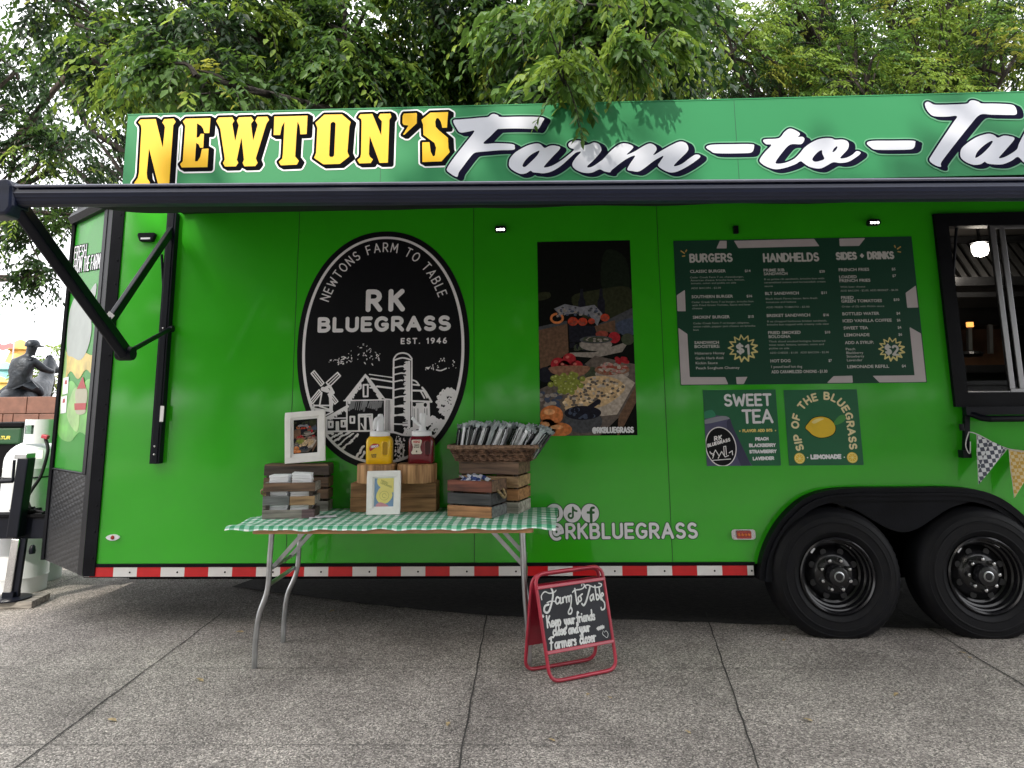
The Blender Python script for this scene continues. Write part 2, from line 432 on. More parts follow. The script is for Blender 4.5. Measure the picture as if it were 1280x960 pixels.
mk('tape_red', (0.62, 0.008, 0.012), rough=0.35, var=0.08, coat=0.3)
mk('tape_white', (0.78, 0.76, 0.74), rough=0.35, var=0.04, coat=0.3)
mk('chrome', (0.62, 0.62, 0.63), rough=0.22, metal=1.0, var=0.08)
mk('galvanised', (0.46, 0.47, 0.48), rough=0.34, metal=1.0, var=0.18, scale=14)
mk('aluminium', (0.30, 0.30, 0.31), rough=0.4, metal=1.0, var=0.06, stretch=(20, 20, 1))
mk('rubber', (0.0045, 0.005, 0.008), spec=.22, rough=0.6, var=0.25, scale=18, bump=0.15, bscale=150, bdist=0.002, col2=(.0065, .0065, .0075))
mk('rim_black', (0.008, 0.008, 0.010), rough=0.25, var=0.25, spec=.55)
mk('amber_lens', (0.75, 0.16, 0.01), rough=0.15, var=0.1, coat=0.8)
mk('red_lens', (0.35, 0.02, 0.01), rough=0.15, coat=0.8)
mk('led', (0.9, 0.9, 0.9), emit=((1, .97, .9), 4.0))
mk('lamp_glass', (0.9, 0.9, 0.9), emit=((1, .93, .82), 5.5))
mk('pilot_glow', (0.6, 0.25, 0.06), emit=((1, .35, .08), 0.9))
mk('menu_green', (0.010, 0.060, 0.034), rough=0.5, var=0.08, scale=2, spec=.25)
mk('poster_green', (0.022, 0.135, 0.062), rough=0.45, var=0.04, spec=.3)
mk('menu_pink', (0.52, 0.47, 0.48), rough=0.5, var=0.04)
mk('menu_text', (0.58, 0.57, 0.55), rough=0.5, var=0.02)
mk('menu_dim', (0.38, 0.42, 0.38), rough=0.5, var=0.02)
mk('burst_yellow', (0.70, 0.62, 0.25), rough=0.5, var=0.1)
mk('spark_orange', (0.55, 0.36, 0.10), rough=0.5, var=0.1)
mk('steel_dark', (0.035, 0.035, 0.037), rough=0.35, metal=0.7, var=0.3, scale=4)
mk('stainless', (0.35, 0.35, 0.35), rough=0.32, metal=0.9, var=0.2, scale=3)
mk('kitchen_black', (0.010, 0.010, 0.012), rough=0.5)
mk('kitchen_wall', (0.055, 0.050, 0.046), rough=0.5, var=0.2, scale=2)
mk('copper_board', (0.22, 0.11, 0.06), rough=0.5, var=0.4, scale=5)
M['green_vinyl'].node_tree.nodes['Principled BSDF'].inputs['Coat IOR'].default_value = 1.62; M['green_vinyl'].node_tree.nodes['Principled BSDF'].inputs['Coat Roughness'].default_value = .08
def solid(k, c, rough=0.5, var=0.06, **kw): return M[k] if k in M else mk(k, c, rough=rough, var=var, **kw)

# diamond plate
def plate_mat():
    m = mat('diamond_plate', (0.010, 0.011, 0.014), rough=0.4, metal=0.2, spec=.3, var=0.2, scale=4)
    n = m.node_tree.nodes; l = m.node_tree.links
    tc = n.new('ShaderNodeTexCoord'); mp = n.new('ShaderNodeMapping'); mp.inputs['Rotation'].default_value = (0, R(40), R(30)); mp.inputs['Scale'].default_value = (16, 16, 40)
    l.new(tc.outputs['Object'], mp.inputs['Vector'])
    v = n.new('ShaderNodeTexVoronoi'); v.inputs['Scale'].default_value = 1.0; v.inputs['Randomness'].default_value = 0.15
    l.new(mp.outputs[0], v.inputs['Vector'])
    b = n.new('ShaderNodeBump'); b.inputs['Strength'].default_value = 0.9; b.inputs['Distance'].default_value = 0.004; b.invert = True
    l.new(v.outputs['Distance'], b.inputs['Height']); l.new(b.outputs[0], n['Principled BSDF'].inputs['Normal'])
    return m
M['diamond_plate'] = plate_mat()

# exposed-aggregate concrete
def pave_mat():
    m = bpy.data.materials.new('exposed_aggregate'); m.use_nodes = True
    n = m.node_tree.nodes; l = m.node_tree.links; b = n['Principled BSDF']
    tc = n.new('ShaderNodeTexCoord')
    v = n.new('ShaderNodeTexVoronoi'); v.inputs['Scale'].default_value = 165; v.inputs['Randomness'].default_value = 1
    wn = n.new('ShaderNodeTexNoise'); wn.inputs['Scale'].default_value = 40; wn.inputs['Detail'].default_value = 3
    mx = n.new('ShaderNodeMixRGB'); mx.blend_type = 'ADD'; mx.inputs['Fac'].default_value = 0.02
    l.new(tc.outputs['Object'], wn.inputs['Vector']); l.new(tc.outputs['Object'], mx.inputs['Color1']); l.new(wn.outputs['Color'], mx.inputs['Color2'])
    l.new(mx.outputs[0], v.inputs['Vector'])
    sep = n.new('ShaderNodeSeparateColor'); l.new(v.outputs['Color'], sep.inputs[0])
    rmp = n.new('ShaderNodeValToRGB'); e = rmp.color_ramp
    e.elements[0].color = (0.095, 0.088, 0.082, 1); e.elements[0].position = 0
    e.elements[1].color = (0.66, 0.62, 0.57, 1); e.elements[1].position = 1
    for p, c in ((0.25, (0.165, 0.153, 0.142)), (0.5, (0.255, 0.238, 0.221)), (0.78, (0.38, 0.352, 0.325)), (0.92, (0.50, 0.465, 0.43))):
        k = e.elements.new(p); k.color = (*c, 1)
    l.new(sep.outputs[0], rmp.inputs['Fac'])
    big = n.new('ShaderNodeTexNoise'); big.inputs['Scale'].default_value = 1.1; big.inputs['Detail'].default_value = 7; big.inputs['Roughness'].default_value = 0.62
    l.new(tc.outputs['Object'], big.inputs['Vector'])
    r2 = n.new('ShaderNodeValToRGB'); r2.color_ramp.elements[0].position = 0.34; r2.color_ramp.elements[0].color = (0.66, 0.64, 0.63, 1); r2.color_ramp.elements[1].position = 0.6; r2.color_ramp.elements[1].color = (1.22, 1.20, 1.17, 1)
    l.new(big.outputs['Fac'], r2.inputs['Fac'])
    mu = n.new('ShaderNodeMixRGB'); mu.blend_type = 'MULTIPLY'; mu.inputs['Fac'].default_value = 1
    l.new(rmp.outputs[0], mu.inputs['Color1']); l.new(r2.outputs[0], mu.inputs['Color2'])
    l.new(mu.outputs[0], b.inputs['Base Color']); b.inputs['Roughness'].default_value = 0.8; b.inputs['Specular IOR Level'].default_value = 0.35
    bp = n.new('ShaderNodeBump'); bp.inputs['Strength'].default_value = 0.8; bp.inputs['Distance'].default_value = 0.006; bp.invert = True
    l.new(v.outputs['Distance'], bp.inputs['Height']); l.new(bp.outputs[0], b.inputs['Normal'])
    return m
M['pave'] = pave_mat()
mk('asphalt', (0.05, 0.05, 0.05), rough=0.85, var=0.3, scale=30, bump=0.4, bscale=200)
mk('joint', (0.040, 0.037, 0.034), rough=0.9, var=0.4, scale=30)

# ------------------------------------------------------------------ the setting: ground and paving
g = MB().bb(-300, 300, -300, 300, -0.2, -0.004).build('ground', M['asphalt']); tag(g, kind='structure')
g = MB().add([(-30, -14, 0), (30, -14, 0), (30, 16, 0), (-30, 16, 0)], [(0, 1, 2, 3)]).build('pavement', M['pave']); tag(g, kind='structure')
jm = MB()
def joint(a, b, w, z=0.004):
    a = Vector((*a, 0)); b = Vector((*b, 0)); d = (b - a).normalized(); s = Vector((-d.y, d.x, 0))
    N = max(2, int((b - a).length / 0.12)); L = []; Q = []
    for i in range(N + 1):
        p = a.lerp(b, i / N) + s * random.uniform(-.0035, .0035); ww = w * random.uniform(.7, 1.25)
        L.append(p + s * ww + Vector((0, 0, z))); Q.append(p - s * ww + Vector((0, 0, z)))
    jm.add(L + Q, [(i, i + 1, N + 2 + i, N + 1 + i) for i in range(N)])
for xa, xb in ((-2.08, -2.18), (-0.335, -0.375), (0.80, 1.08), (2.35, 2.37), (3.8, 3.85), (-3.8, -3.95), (-5.4, -5.6)):
    joint((xa + (xa - xb) * 2.2, -6.6), (xb, 0.45 if abs(xa) < 2.2 else 3.0), 0.0037)
o = jm.build('pavement_joint', M['joint']); tag(o, kind='structure')
jm = MB(); joint((-2.4, -1.48), (0.4, -1.45), 0.0016, 0.0045); joint((-6, -0.62), (6, -0.56), 0.0016, 0.0045)
o = jm.build('pavement_crack', mk('joint_faint', (.085, .08, .075), rough=.9, var=.5, scale=9)); tag(o, kind='structure')
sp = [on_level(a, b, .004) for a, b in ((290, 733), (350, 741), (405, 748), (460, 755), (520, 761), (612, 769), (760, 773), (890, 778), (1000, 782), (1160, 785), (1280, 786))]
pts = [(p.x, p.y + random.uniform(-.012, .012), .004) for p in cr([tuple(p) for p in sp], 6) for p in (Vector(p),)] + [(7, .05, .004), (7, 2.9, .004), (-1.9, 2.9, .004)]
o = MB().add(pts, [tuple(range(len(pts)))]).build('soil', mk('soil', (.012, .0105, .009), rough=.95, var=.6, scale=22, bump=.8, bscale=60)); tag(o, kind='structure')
# ------------------------------------------------------------------ food trailer
XL, XR = -2.90, 5.7
T = thing('food_trailer', 'bright green food trailer with black awning, painted top sign and tandem black wheels', 'food trailer', (0, 0, 0))
tp = lambda *a: a
# fender arch outlines on the side plane
AX = 2.19
def arch(off):
    px = [(945, 722), (947, 700), (953, 680), (963, 660), (978, 640), (999, 622), (1024, 612), (1055, 608.5), (1095, 608)]
    L = []
    for p in px:
        q = at(*p); L.append((q.x, q.z))
    L = cr(L, 4)
    full = L + [(2 * AX - a, b) for a, b in L[::-1]]
    P = [Vector(p) for p in full]; out = []
    for i, p in enumerate(P):
        t = (P[min(i + 1, len(P) - 1)] - P[max(i - 1, 0)]).normalized(); nn = Vector((t.y, -t.x))
        out.append(tuple(p + nn * off))
    return out
ar0 = arch(0.0); ar1 = arch(0.075); ar05 = arch(0.03)
ZB, ZT = 0.402, 2.84
# side wall with the wheel arch cut out of its lower edge and the serving window as a hole
notch = [(a, max(b, ZB)) for a, b in ar05 if b > ZB - 0.02]
outer = [(XL + 0.06, ZB)] + notch + [(XR, ZB), (XR, ZT), (XL + 0.06, ZT)]
WX0, WX1, WZ0, WZ1 = 2.655, 4.35, 1.385, 2.53
hole = [(WX0, WZ0), (WX1, WZ0), (WX1, WZ1), (WX0, WZ1)]
def sheet(y):
    loops = [[Vector((a, b, 0)) for a, b in outer], [Vector((a, b, 0)) for a, b in hole]]
    tri = tessellate_polygon(loops); pts = outer + hole
    return [(a, y, b) for a, b in pts], tri
mb = MB(); v, t = sheet(0.0); mb.add(v, t, 0); v, t = sheet(0.05); mb.add(v, t, 1)
for i in range(4):
    a = hole[i]; b = hole[(i + 1) % 4]; mb.add([(a[0], 0, a[1]), (b[0], 0, b[1]), (b[0], .05, b[1]), (a[0], .05, a[1])], [(0, 1, 2, 3)], 1)
for i in range(len(notch) - 1):
    a = notch[i]; b = notch[i + 1]; mb.add([(a[0], 0, a[1]), (b[0], 0, b[1]), (b[0], .05, b[1]), (a[0], .05, a[1])], [(0, 1, 2, 3)], 1)
wall = mb.build('side_wall', [M['green_vinyl'], M['kitchen_wall']], T)
# panel seams with rivet lines
mb = MB()
for px, py in ((372, 330), (592.5, 439), (838, 640)):
    x = at(px, py).x; MB().bb(x - .0022, x + .0022, -.0009, .001, ZB, ZT).build('panel_seam', solid('seam_green', (0.008, 0.11, 0.005)), wall)
for x in (3.35, 4.6): MB().bb(x - .0022, x + .0022, -.0009, .001, .95, 1.25).build('panel_seam', M['seam_green'], wall)
# far side, roof, floor, back
mb = MB(); mb.bb(XL - .5, XR, 2.42, 2.45, ZB, ZT); mb.bb(XR, XR + .03, 0, 2.45, ZB, ZT)
mb.build('rear_wall', M['green_vinyl'], T)
mb = MB(); mb.prism([(XL, .002), (XR, .002), (XR, 2.45), (XL, 2.45), (XL - .6, 1.95), (XL - .6, .5)], lambda a, b: (a, b, ZT + .004), (0, 0, .05))
mb.build('roof', M['black_trim'], T)
mb = MB(); mb.bb(XL + .1, 1.2, .06, 2.4, .36, .40); mb.bb(1.2, 3.2, .45, 2.0, .62, .66); mb.bb(3.2, XR, .06, 2.4, .36, .40)
mb.bb(XL + .1, XR, .35, .45, .24, .36); mb.bb(XL + .1, XR, 2.0, 2.1, .24, .36)
for x in np.arange(-2.5, 5.6, .45): mb.bb(x, x + .05, .45, 2.0, .28, .36)
mb.tube([(1.75, .2, .35), (1.75, 2.3, .35)], .045); mb.tube([(2.62, .2, .35), (2.62, 2.3, .35)], .045)
mb.build('chassis', M['dark_chassis'], T)
mb = MB()
mb.bb(1.22, 3.16, .44, .46, .25, 1.0); mb.prism(ar05, lambda a, b: (a, .05, b), (0, .4, 0)) if False else None
for i in range(len(ar05) - 1):
    a, b = ar05[i], ar05[i + 1]; mb.add([(a[0], .05, a[1]), (b[0], .05, b[1]), (b[0], .46, b[1]), (a[0], .46, a[1])], [(0, 1, 2, 3)])
mb.build('wheel_well', M['dark_chassis'], T, smooth=40)
# fender flare and the dipped plate between the wheels
mb = MB()
mb.ring([(a, -.075, b) for a, b in ar0], [(a, -.075, b) for a, b in ar1], (0, .08, 0))
mb.ring([(a, -.09, b) for a, b in ar05], [(a, -.09, b) for a, b in arch(0.045)], (0, .02, 0))
fl = mb.build('fender', M['black_trim'], T, smooth=40)
dip = [(1.68, .785), (1.75, .772), (1.90, .73), (2.02, .66), (2.11, .61), (2.19, .592), (2.27, .61), (2.36, .66), (2.48, .73), (2.63, .772), (2.70, .785)]
MB().prism(cr(dip, 4) + [(2.69, .80), (1.69, .80)], lambda a, b: (a, -.055, b), (0, .02, 0)).build('skirt_plate', M['black_trim'], fl)

# front corner: black post, chamfered nose, diamond plate
U = Vector((-0.6, 0.5, 0)).normalized(); NN = Vector((-0.5, -0.6, 0)).normalized(); LN = math.hypot(.6, .5)
P0 = Vector((XL, 0, 0))
def nf(s, z, d=0.0): return P0 + U * s + Vector((0, 0, z)) + NN * d
mb = MB()
mb.bb(XL - .002, XL + .075, -.014, .02, .34, ZT); mb.add([nf(-.002, .34, .012), nf(.085, .34, .012), nf(.085, ZT, .012), nf(-.002, ZT, .012)], [(0, 1, 2, 3)])
for z in np.arange(.45, 2.7, .16):
    mb.lathe([(.007, 0), (.006, .004), (0.001, .005)], (XL + .055, -.014, z), 8, Matrix.Rotation(R(90), 3, 'X'))
mb.build('corner_post', M['black_trim'], T)
mb = MB()
mb.add([nf(0, .34), nf(LN, .34), nf(LN, 2.86), nf(0, 2.86)], [(0, 1, 2, 3)])
e = nf(LN, 0)
mb.add([(e.x, e.y, .34), (e.x, 1.95, .34), (e.x, 1.95, 2.86), (e.x, e.y, 2.86)], [(0, 1, 2, 3)])
mb.add([(e.x, 1.95, .34), (XL, 2.45, .34), (XL, 2.45, 2.86), (e.x, 1.95, 2.86)], [(0, 1, 2, 3)])
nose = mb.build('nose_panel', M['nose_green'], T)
mb = MB(); a = nf(.085, 0, .006)
zpl = on_plane(95, 590, P0, NN).z
mb.add([nf(.085, .34, .006), nf(LN - .02, .34, .006), nf(LN - .02, zpl, .006), nf(.085, zpl, .006)], [(0, 1, 2, 3)])
mb.build('stone_guard', M['diamond_plate'], nose)
mb = MB(); mb.tube([nf(0, 2.80, .01), nf(LN, 2.80, .01)], .05, 6); mb.tube([nf(LN, .34, .006), nf(LN, 2.86, .006)], .022, 6); mb.tube([nf(.085, zpl, .008), nf(LN, zpl, .008)], .008, 6)
mb.bar(nf(.115, zpl, .01), nf(.115, 2.76, .01), .06, .012, up=NN)
mb.build('nose_trim', M['black_trim'], nose)
def nz(pts, ox, oy, s):
    out = []
    for p in pts:
        q = on_plane(ox + p[0] / s, oy + p[1] / s, P0, NN); out.append(((q - P0).dot(U), q.z))
    return out
mb = MB(); nfm = lambda d: (lambda s, z: nf(s, z, d))
shape = nz(cr([(84, 440), (86, 400), (91, 378), (97, 372), (103, 384), (112, 366), (120.5, 354), (120, 368), (114, 388), (115, 412), (110, 436), (101, 450), (91, 446)], 4, True), 0, 0, 1)
Art(*bounds(shape), .006).poly(shape).fill(mb, nfm(.003), 0)
for nm, (sx0, sy0, sx1, sy1) in {'a': (93.5, 323, 108, 306), 'b': (92.5, 341, 125, 322)}.items():
    p, q = nz([(sx0, sy0), (sx1, sy0 - (3 if nm == 'a' else 6))], 0, 0, 1)
    h = (.085 if nm == 'a' else .10)
    for k, (rr, mi, dd) in enumerate(((.0125, 1, .004), (.0058, 2, .005))):
        A = Art(min(p[0], q[0]) - .05, min(p[1], q[1]) - .05, max(p[0], q[0]) + .05, max(p[1], q[1]) + .2, .004)
        s = 'FRESH' if nm == 'a' else 'FROM THE FARM'
        # the nose runs right to left along +s: mirror the pen direction
        gl, L = glyphs(s, GL, .25); kk = (q[0] - p[0]) / L
        for (gx, w, st) in gl:
            for pl in st: A.stroke([(p[0] + (gx + a) * kk, p[1] + b * h + (q[1] - p[1]) * (gx + a) / L) for a, b in pl], rr)
        A.fill(mb, nfm(dd), mi)
# yellow and green reflections painted in as colour, sauce bottle and the two warning labels
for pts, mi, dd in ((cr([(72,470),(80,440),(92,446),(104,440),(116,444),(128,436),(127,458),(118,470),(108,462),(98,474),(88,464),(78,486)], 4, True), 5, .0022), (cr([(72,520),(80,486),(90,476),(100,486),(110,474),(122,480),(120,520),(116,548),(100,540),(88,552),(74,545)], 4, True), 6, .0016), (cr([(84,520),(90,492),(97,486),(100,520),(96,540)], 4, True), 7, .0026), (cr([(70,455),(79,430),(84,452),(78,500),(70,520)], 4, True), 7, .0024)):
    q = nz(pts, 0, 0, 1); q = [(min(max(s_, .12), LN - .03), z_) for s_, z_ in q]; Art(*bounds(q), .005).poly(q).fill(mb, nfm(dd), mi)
for pts, mi, dd in ((cr([(176, 415), (195, 375), (212, 340), (222, 375), (232, 412)], 3), 3, .004), (cr([(170, 500), (166, 455), (176, 415), (232, 412), (240, 450), (234, 500)], 3), 4, .004), ([(162, 500), (234, 498), (230, 538), (164, 540)], 3, .005), (cr([(166, 540), (228, 538), (222, 560), (195, 568), (172, 560)], 3), 4, .004),
                    ([(95, 348), (128, 340), (122, 440), (90, 448)], 2, .004), ([(82, 460), (118, 452), (112, 556), (78, 562)], 2, .004), ([(108, 362), (118, 360), (118, 384), (104, 386)], 3, .005), ([(95, 474), (106, 470), (106, 494), (92, 498)], 3, .005)):
    q = nz(pts, 60, 400, 4.8); Art(*bounds(q), .004).poly(q).fill(mb, nfm(dd), mi)
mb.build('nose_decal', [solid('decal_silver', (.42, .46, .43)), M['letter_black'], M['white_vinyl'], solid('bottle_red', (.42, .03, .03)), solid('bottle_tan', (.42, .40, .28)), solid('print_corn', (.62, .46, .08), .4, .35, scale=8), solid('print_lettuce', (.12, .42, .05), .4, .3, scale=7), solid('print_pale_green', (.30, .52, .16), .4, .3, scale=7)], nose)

# ------------------------------------------------------------------ wheels
def wheel(cx, cz, k):
    w = MB(); yf = -.10
    Mx = Matrix.Rotation(R(90), 3, 'X')        # lathe axis z -> -y
    rr = .388
    tw = thing  # (unused)
    c = Vector((cx, yf, cz))
    hub = MB()
    hub.lathe([(.060, -.03), (.060, .012), (.056, .020), (.050, .022)], c + Vector((0, -.002, 0)), 24, Mx)
    hb = hub.build('wheel', M['rim_black'], T, smooth=40)
    ty = MB()
    prof = [(.218, -.012), (.232, .006), (.250, .012), (.253, .0155), (.258, .0155), (.261, .013), (.300, .0145), (.303, .0175), (.309, .0175), (.312, .013), (.334, .0095), (.336, .0115), (.341, .0105), (.345, .006), (.362, -.002), (.372, -.012), (.384, -.030), (.388, -.055), (.388, -.19), (.378, -.22), (.345, -.238), (.25, -.238)]
    n = 120; vs = []; fs = []
    for (r, z) in prof:
        for i in range(n):
            a = 2 * PI * i / n
            r2 = r - (.0045 if (r > .364 and r < .3875 and i % 2) else 0)
            x, zc = r2 * math.cos(a), r2 * math.sin(a)
            if zc < -(cz - .003): zc = -(cz - .003)
            vs.append((cx + x, yf - z, cz + zc))
    K = len(prof)
    for j in range(K - 1):
        for i in range(n): fs.append((j * n + i, j * n + (i + 1) % n, (j + 1) * n + (i + 1) % n, (j + 1) * n + i))
    ty.add(vs, fs)
    ty.build('tyre', M['rubber'], hb, smooth=35)
    rm = MB()
    rm.lathe([(.218, -.02), (.222, .006), (.214, .012), (.206, .004), (.203, -.018), (.196, -.022), (.190, -.05), (.180, -.056), (.172, -.085), (.160, -.092), (.158, -.10), (.145, -.085), (.115, -.055), (.100, -.045), (.055, -.045)], c, 64, Mx, cap=False)
    rm.build('rim', M['rim_black'], hb, smooth=35)
    for i in range(8):                          # oval vent holes in the disc read as dark dishes
        a = 2 * PI * (i + .5) / 8; p = c + Vector((.134 * math.cos(a), .0665, .134 * math.sin(a)))
        MB().lathe([(.019, 0), (.018, .0035), (.001, .0036)], p, 14, Mx).build('vent_hole', M['kitchen_black'], hb)
    for i in range(8):
        a = 2 * PI * i / 8 + k; p = c + Vector((.088 * math.cos(a), .045, .088 * math.sin(a)))
        MB().lathe([(.016, 0), (.015, .024), (.010, .031), (.002, .033)], p, 6, Mx).build('lug_nut', M['chrome'], hb, smooth=30)
    MB().lathe([(.030, 0), (.030, .005), (.024, .008), (.021, .001)], c + Vector((0, -.022, 0)), 24, Mx).build('hub_cap', M['galvanised'], hb, smooth=40)
    vv = c + Vector((.07, .01, .175)); MB().tube([vv, vv + Vector((.012, -.03, -.012))], .005, 8).build('valve', M['chrome'], hb)
    q = c + Vector((-.125, .028, .14)); MB().box(q, (.012, .002, .035), Matrix.Rotation(R(40), 3, 'Y')).build('balance_weight', M['white_vinyl'], hb)
wheel(1.759, .352, 0.39); wheel(2.626, .352, 0.0)

# ------------------------------------------------------------------ reflective tape, rails, markers
mb = MB(); p = .3048; x0 = -2.709
mb.bb(XL - .0, XL + .0, 0, 0, 0, 0) if False else None
xs = [XL + .005, x0 - .1524]
segs = [(XL + .005, x0 - .1524, 1), (x0 - .1524, x0, 0)]
x = x0; k = 1
while x < 1.29:
    segs.append((x, min(x + .1524, 1.292), k)); x += .1524; k = 1 - k
x = 3.12; k = 0
while x < XR: segs.append((x, x + .1524, k)); x += .1524; k = 1 - k
tpm = []
for half in (0, 1):
    mb = MB()
    for a, b, kk in segs:
        if (a > 2) == bool(half): mb.bb(a, b, -.006, -.004, .336, .392, kk)
    tpm.append(mb.build('reflective_tape', [M['tape_red'], M['tape_white']], T))
for a, b, kk in segs:
    if kk: MB().lathe([(.006, 0), (.005, .003), (.001, .0035)], (a + (b - a) * .7, -.006, .362), 8, Matrix.Rotation(R(90), 3, 'X')).build('tape_screw', M['letter_black'], tpm[a > 2])
mb = MB(); mb.bb(XL, 1.29, -.004, .04, .33, .396); mb.bb(3.11, XR, -.004, .04, .33, .396); mb.bb(XL + .07, 1.30, -.010, 0, .396, .413); mb.bb(3.09, XR, -.010, 0, .396, .413)
mb.build('lower_rail', M['black_trim'], T)
def rrect(x0, z0, x1, z1, r, n=5):
    o = []
    for cx, cz, a in ((x1 - r, z0 + r, -90), (x1 - r, z1 - r, 0), (x0 + r, z1 - r, 90), (x0 + r, z0 + r, 180)):
        o += [(cx + r * math.cos(R(a + 90 * i / n)), cz + r * math.sin(R(a + 90 * i / n))) for i in range(n + 1)]
    return o
a = at(914, 674); b = at(943, 661)
ml = MB().prism(rrect(a.x, a.z, b.x, b.z, .018), lambda u, v: (u, -.016, v), (0, .016, 0)).build('marker_light', M['chrome'], T)
MB().prism(rrect(a.x + .028, a.z + .008, b.x - .028, b.z - .008, .008), lambda u, v: (u, -.028, v), (0, .014, 0)).build('lens', M['red_lens'], ml)
mb = MB()
for i in range(4): mb.lathe([(.009, 0), (.007, .006), (.001, .008)], ((a.x + b.x) / 2 + (i - 1.5) * .02, -.028, (a.z + b.z) / 2), 10, Matrix.Rotation(R(90), 3, 'X'))
mb.build('amber_bulb', M['amber_lens'], ml, smooth=40)
q = at(142, 671.5)
ml = MB().prism([(q.x + .044 * math.cos(t) , q.z + .019 * math.sin(t) * abs(math.sin(t)) ** .35) for t in np.linspace(0, 2 * PI, 29)[:-1]], lambda u, v: (u, -.012, v), (0, .012, 0)).build('marker_light', M['white_vinyl'], T)
MB().lathe([(.013, 0), (.010, .006), (.001, .009)], (q.x, -.012, q.z), 14, Matrix.Rotation(R(90), 3, 'X')).build('lens', M['red_lens'], ml, smooth=40)
# wall lamps: black housings with three white diodes
for px, py, w in ((626, 288, .075), (1090, 279.5, .075)):
    q = at(px, py); h = MB().prism(rrect(q.x - w / 2, q.z - .018, q.x + w / 2, q.z + .022, .012), lambda u, v: (u, -.04, v), (0, .04, 0)).build('wall_lamp', M['black_trim'], T)
    mb = MB()
    for i in (-1, 0, 1): mb.lathe([(.008, 0), (.006, .004), (.001, .005)], (q.x + i * .02, -.04, q.z - .003), 10, Matrix.Rotation(R(90), 3, 'X'))
    mb.build('diode', M['led'], h)
q = at(185.5, 297.5)
h = MB().prism([(q.x - .058, q.z + .03), (q.x + .058, q.z + .03), (q.x + .062, q.z + .012), (q.x + .045, q.z - .03), (q.x - .045, q.z - .03), (q.x - .062, q.z + .012)], lambda u, v: (u, -.035, v), (0, .035, 0)).build('wall_lamp', M['black_trim'], T, bevel=.008)
MB().bb(q.x - .032, q.x + .032, -.038, -.034, q.z - .017, q.z - .005).build('diode_strip', M['white_vinyl'], h)
q = at(919, 288); MB().bb(q.x - .014, q.x + .014, -.03, 0, q.z - .025, q.z + .025).build('hook', M['black_trim'], T)

# ------------------------------------------------------------------ awning
YT = -1.55
tz = lambda x: 2.352 - 0.0185 * x - 0.0            # roller height, a touch lower to the right
zl = at(20, 245.5, YT); zr = at(1280, 237, YT)
sl_ = (zr.z - zl.z) / (zr.x - zl.x)
rz = lambda x: zl.z + sl_ * (x - zl.x)
mb = MB(); n = 36; path = [zl.x, zr.x, 4.5]; prof = []
for i in range(n):
    a = 2 * PI * i / n; r = .050 + (.0035 if i % 6 == 0 else 0) - (.0025 if i % 6 == 3 else 0); prof.append((r * math.cos(a), r * math.sin(a)))
vs = []
for x in (zl.x, 4.5):
    for (a, b) in prof: vs.append((x, YT + a, rz(x) + b))
fs = [(i, (i + 1) % n, n + (i + 1) % n, n + i) for i in range(n)] + [tuple(range(n))[::-1], tuple(range(n, 2 * n))]
mb.add(vs, fs)
tube = mb.build('roller_tube', M['awning_navy'], T)
mb = MB(); mb.add([(zl.x + .03, YT - .012, rz(zl.x) + .0515), (4.5, YT - .012, rz(4.5) + .0515), (4.5, YT - .05, rz(4.5) + .030), (zl.x + .03, YT - .05, rz(zl.x) + .030)], [(0, 1, 2, 3)])
mb.tube([(zl.x + .03, YT - .05, rz(zl.x) + .034), (4.5, YT - .05, rz(4.5) + .034)], .007, 6)
mb.build('valance_rail', mk('rail_grey', (.15, .155, .21), rough=.3, spec=.5), tube)
mb = MB(); nx, ny = 40, 12; vs = []
for j in range(ny + 1):
    for i in range(nx + 1):
        x = zl.x + .06 + (4.45 - zl.x - .06) * i / nx; t = j / ny
        z = rz(x) + .02 + (2.70 - rz(x) - .02) * t - .045 * math.sin(PI * t) + .006 * math.sin(i * 1.3) * math.sin(PI * t)
        vs.append((x, YT + (-.006 - YT) * t, z))
mb.add(vs, [(j * (nx + 1) + i, j * (nx + 1) + i + 1, (j + 1) * (nx + 1) + i + 1, (j + 1) * (nx + 1) + i) for j in range(ny) for i in range(nx)])
mb.build('canopy', M['awning_fabric'], T, smooth=60)
MB().bb(zl.x, 4.5, -.05, 0, 2.69, 2.75).build('awning_rail', M['black_trim'], T)
# folding arm
hd = at(12, 250, YT); el = at(157, 442, -.70); wt = at(215, 287, -.03); wb = at(213, 411, -.03)
mb = MB(); mb.bar(hd + Vector((.02, 0, .0)), el, .085, .055, up=(1, 0, .3))
arm = mb.build('awning_arm', M['black_steel'], T, bevel=.012)
hp = [(-.085, .075), (.03, .085), (.055, .05), (.06, -.04), (.03, -.085), (-.085, -.09)]
MB().prism(hp, lambda u, v: (hd.x + u, YT - .06, hd.z + v), (0, .12, 0)).build('arm_head', M['awning_navy'], arm, bevel=.015)
mb = MB(); mb.lathe([(.036, -.045), (.040, -.03), (.040, .03), (.036, .045)], el, 20, Matrix.Rotation(R(90), 3, 'Y')); mb.build('elbow_joint', M['black_steel'], arm, smooth=40)
q = hd.lerp(el, .80)
mb = MB(); mb.bar(q, wt, .055, .03, up=(1, 0, 0)); mb.build('support_strut', M['black_steel'], arm, bevel=.006)
mb = MB(); mb.tube([el, wb], .015, 10); mb.lathe([(.022, -.02), (.022, .02)], wb, 12, Matrix.Rotation(R(90), 3, 'Y')); mb.build('lower_strut', M['black_steel'], arm, smooth=40)
q1 = at(202, 318, -.05); q2 = at(206, 380, -.03); MB().tube([q1, q2], [.008, .012], 8).build('gas_spring', M['black_steel'], arm)
q = hd.lerp(el, .80).lerp(wt, .075) + Vector((0, -.034, .0)); MB().box(q, (.062, .003, .040), Matrix.Rotation(R(-52), 3, 'Y')).build('warning_sticker', M['tape_white'], arm)
mb = MB(); a = at(218, 276); b = at(199, 579)
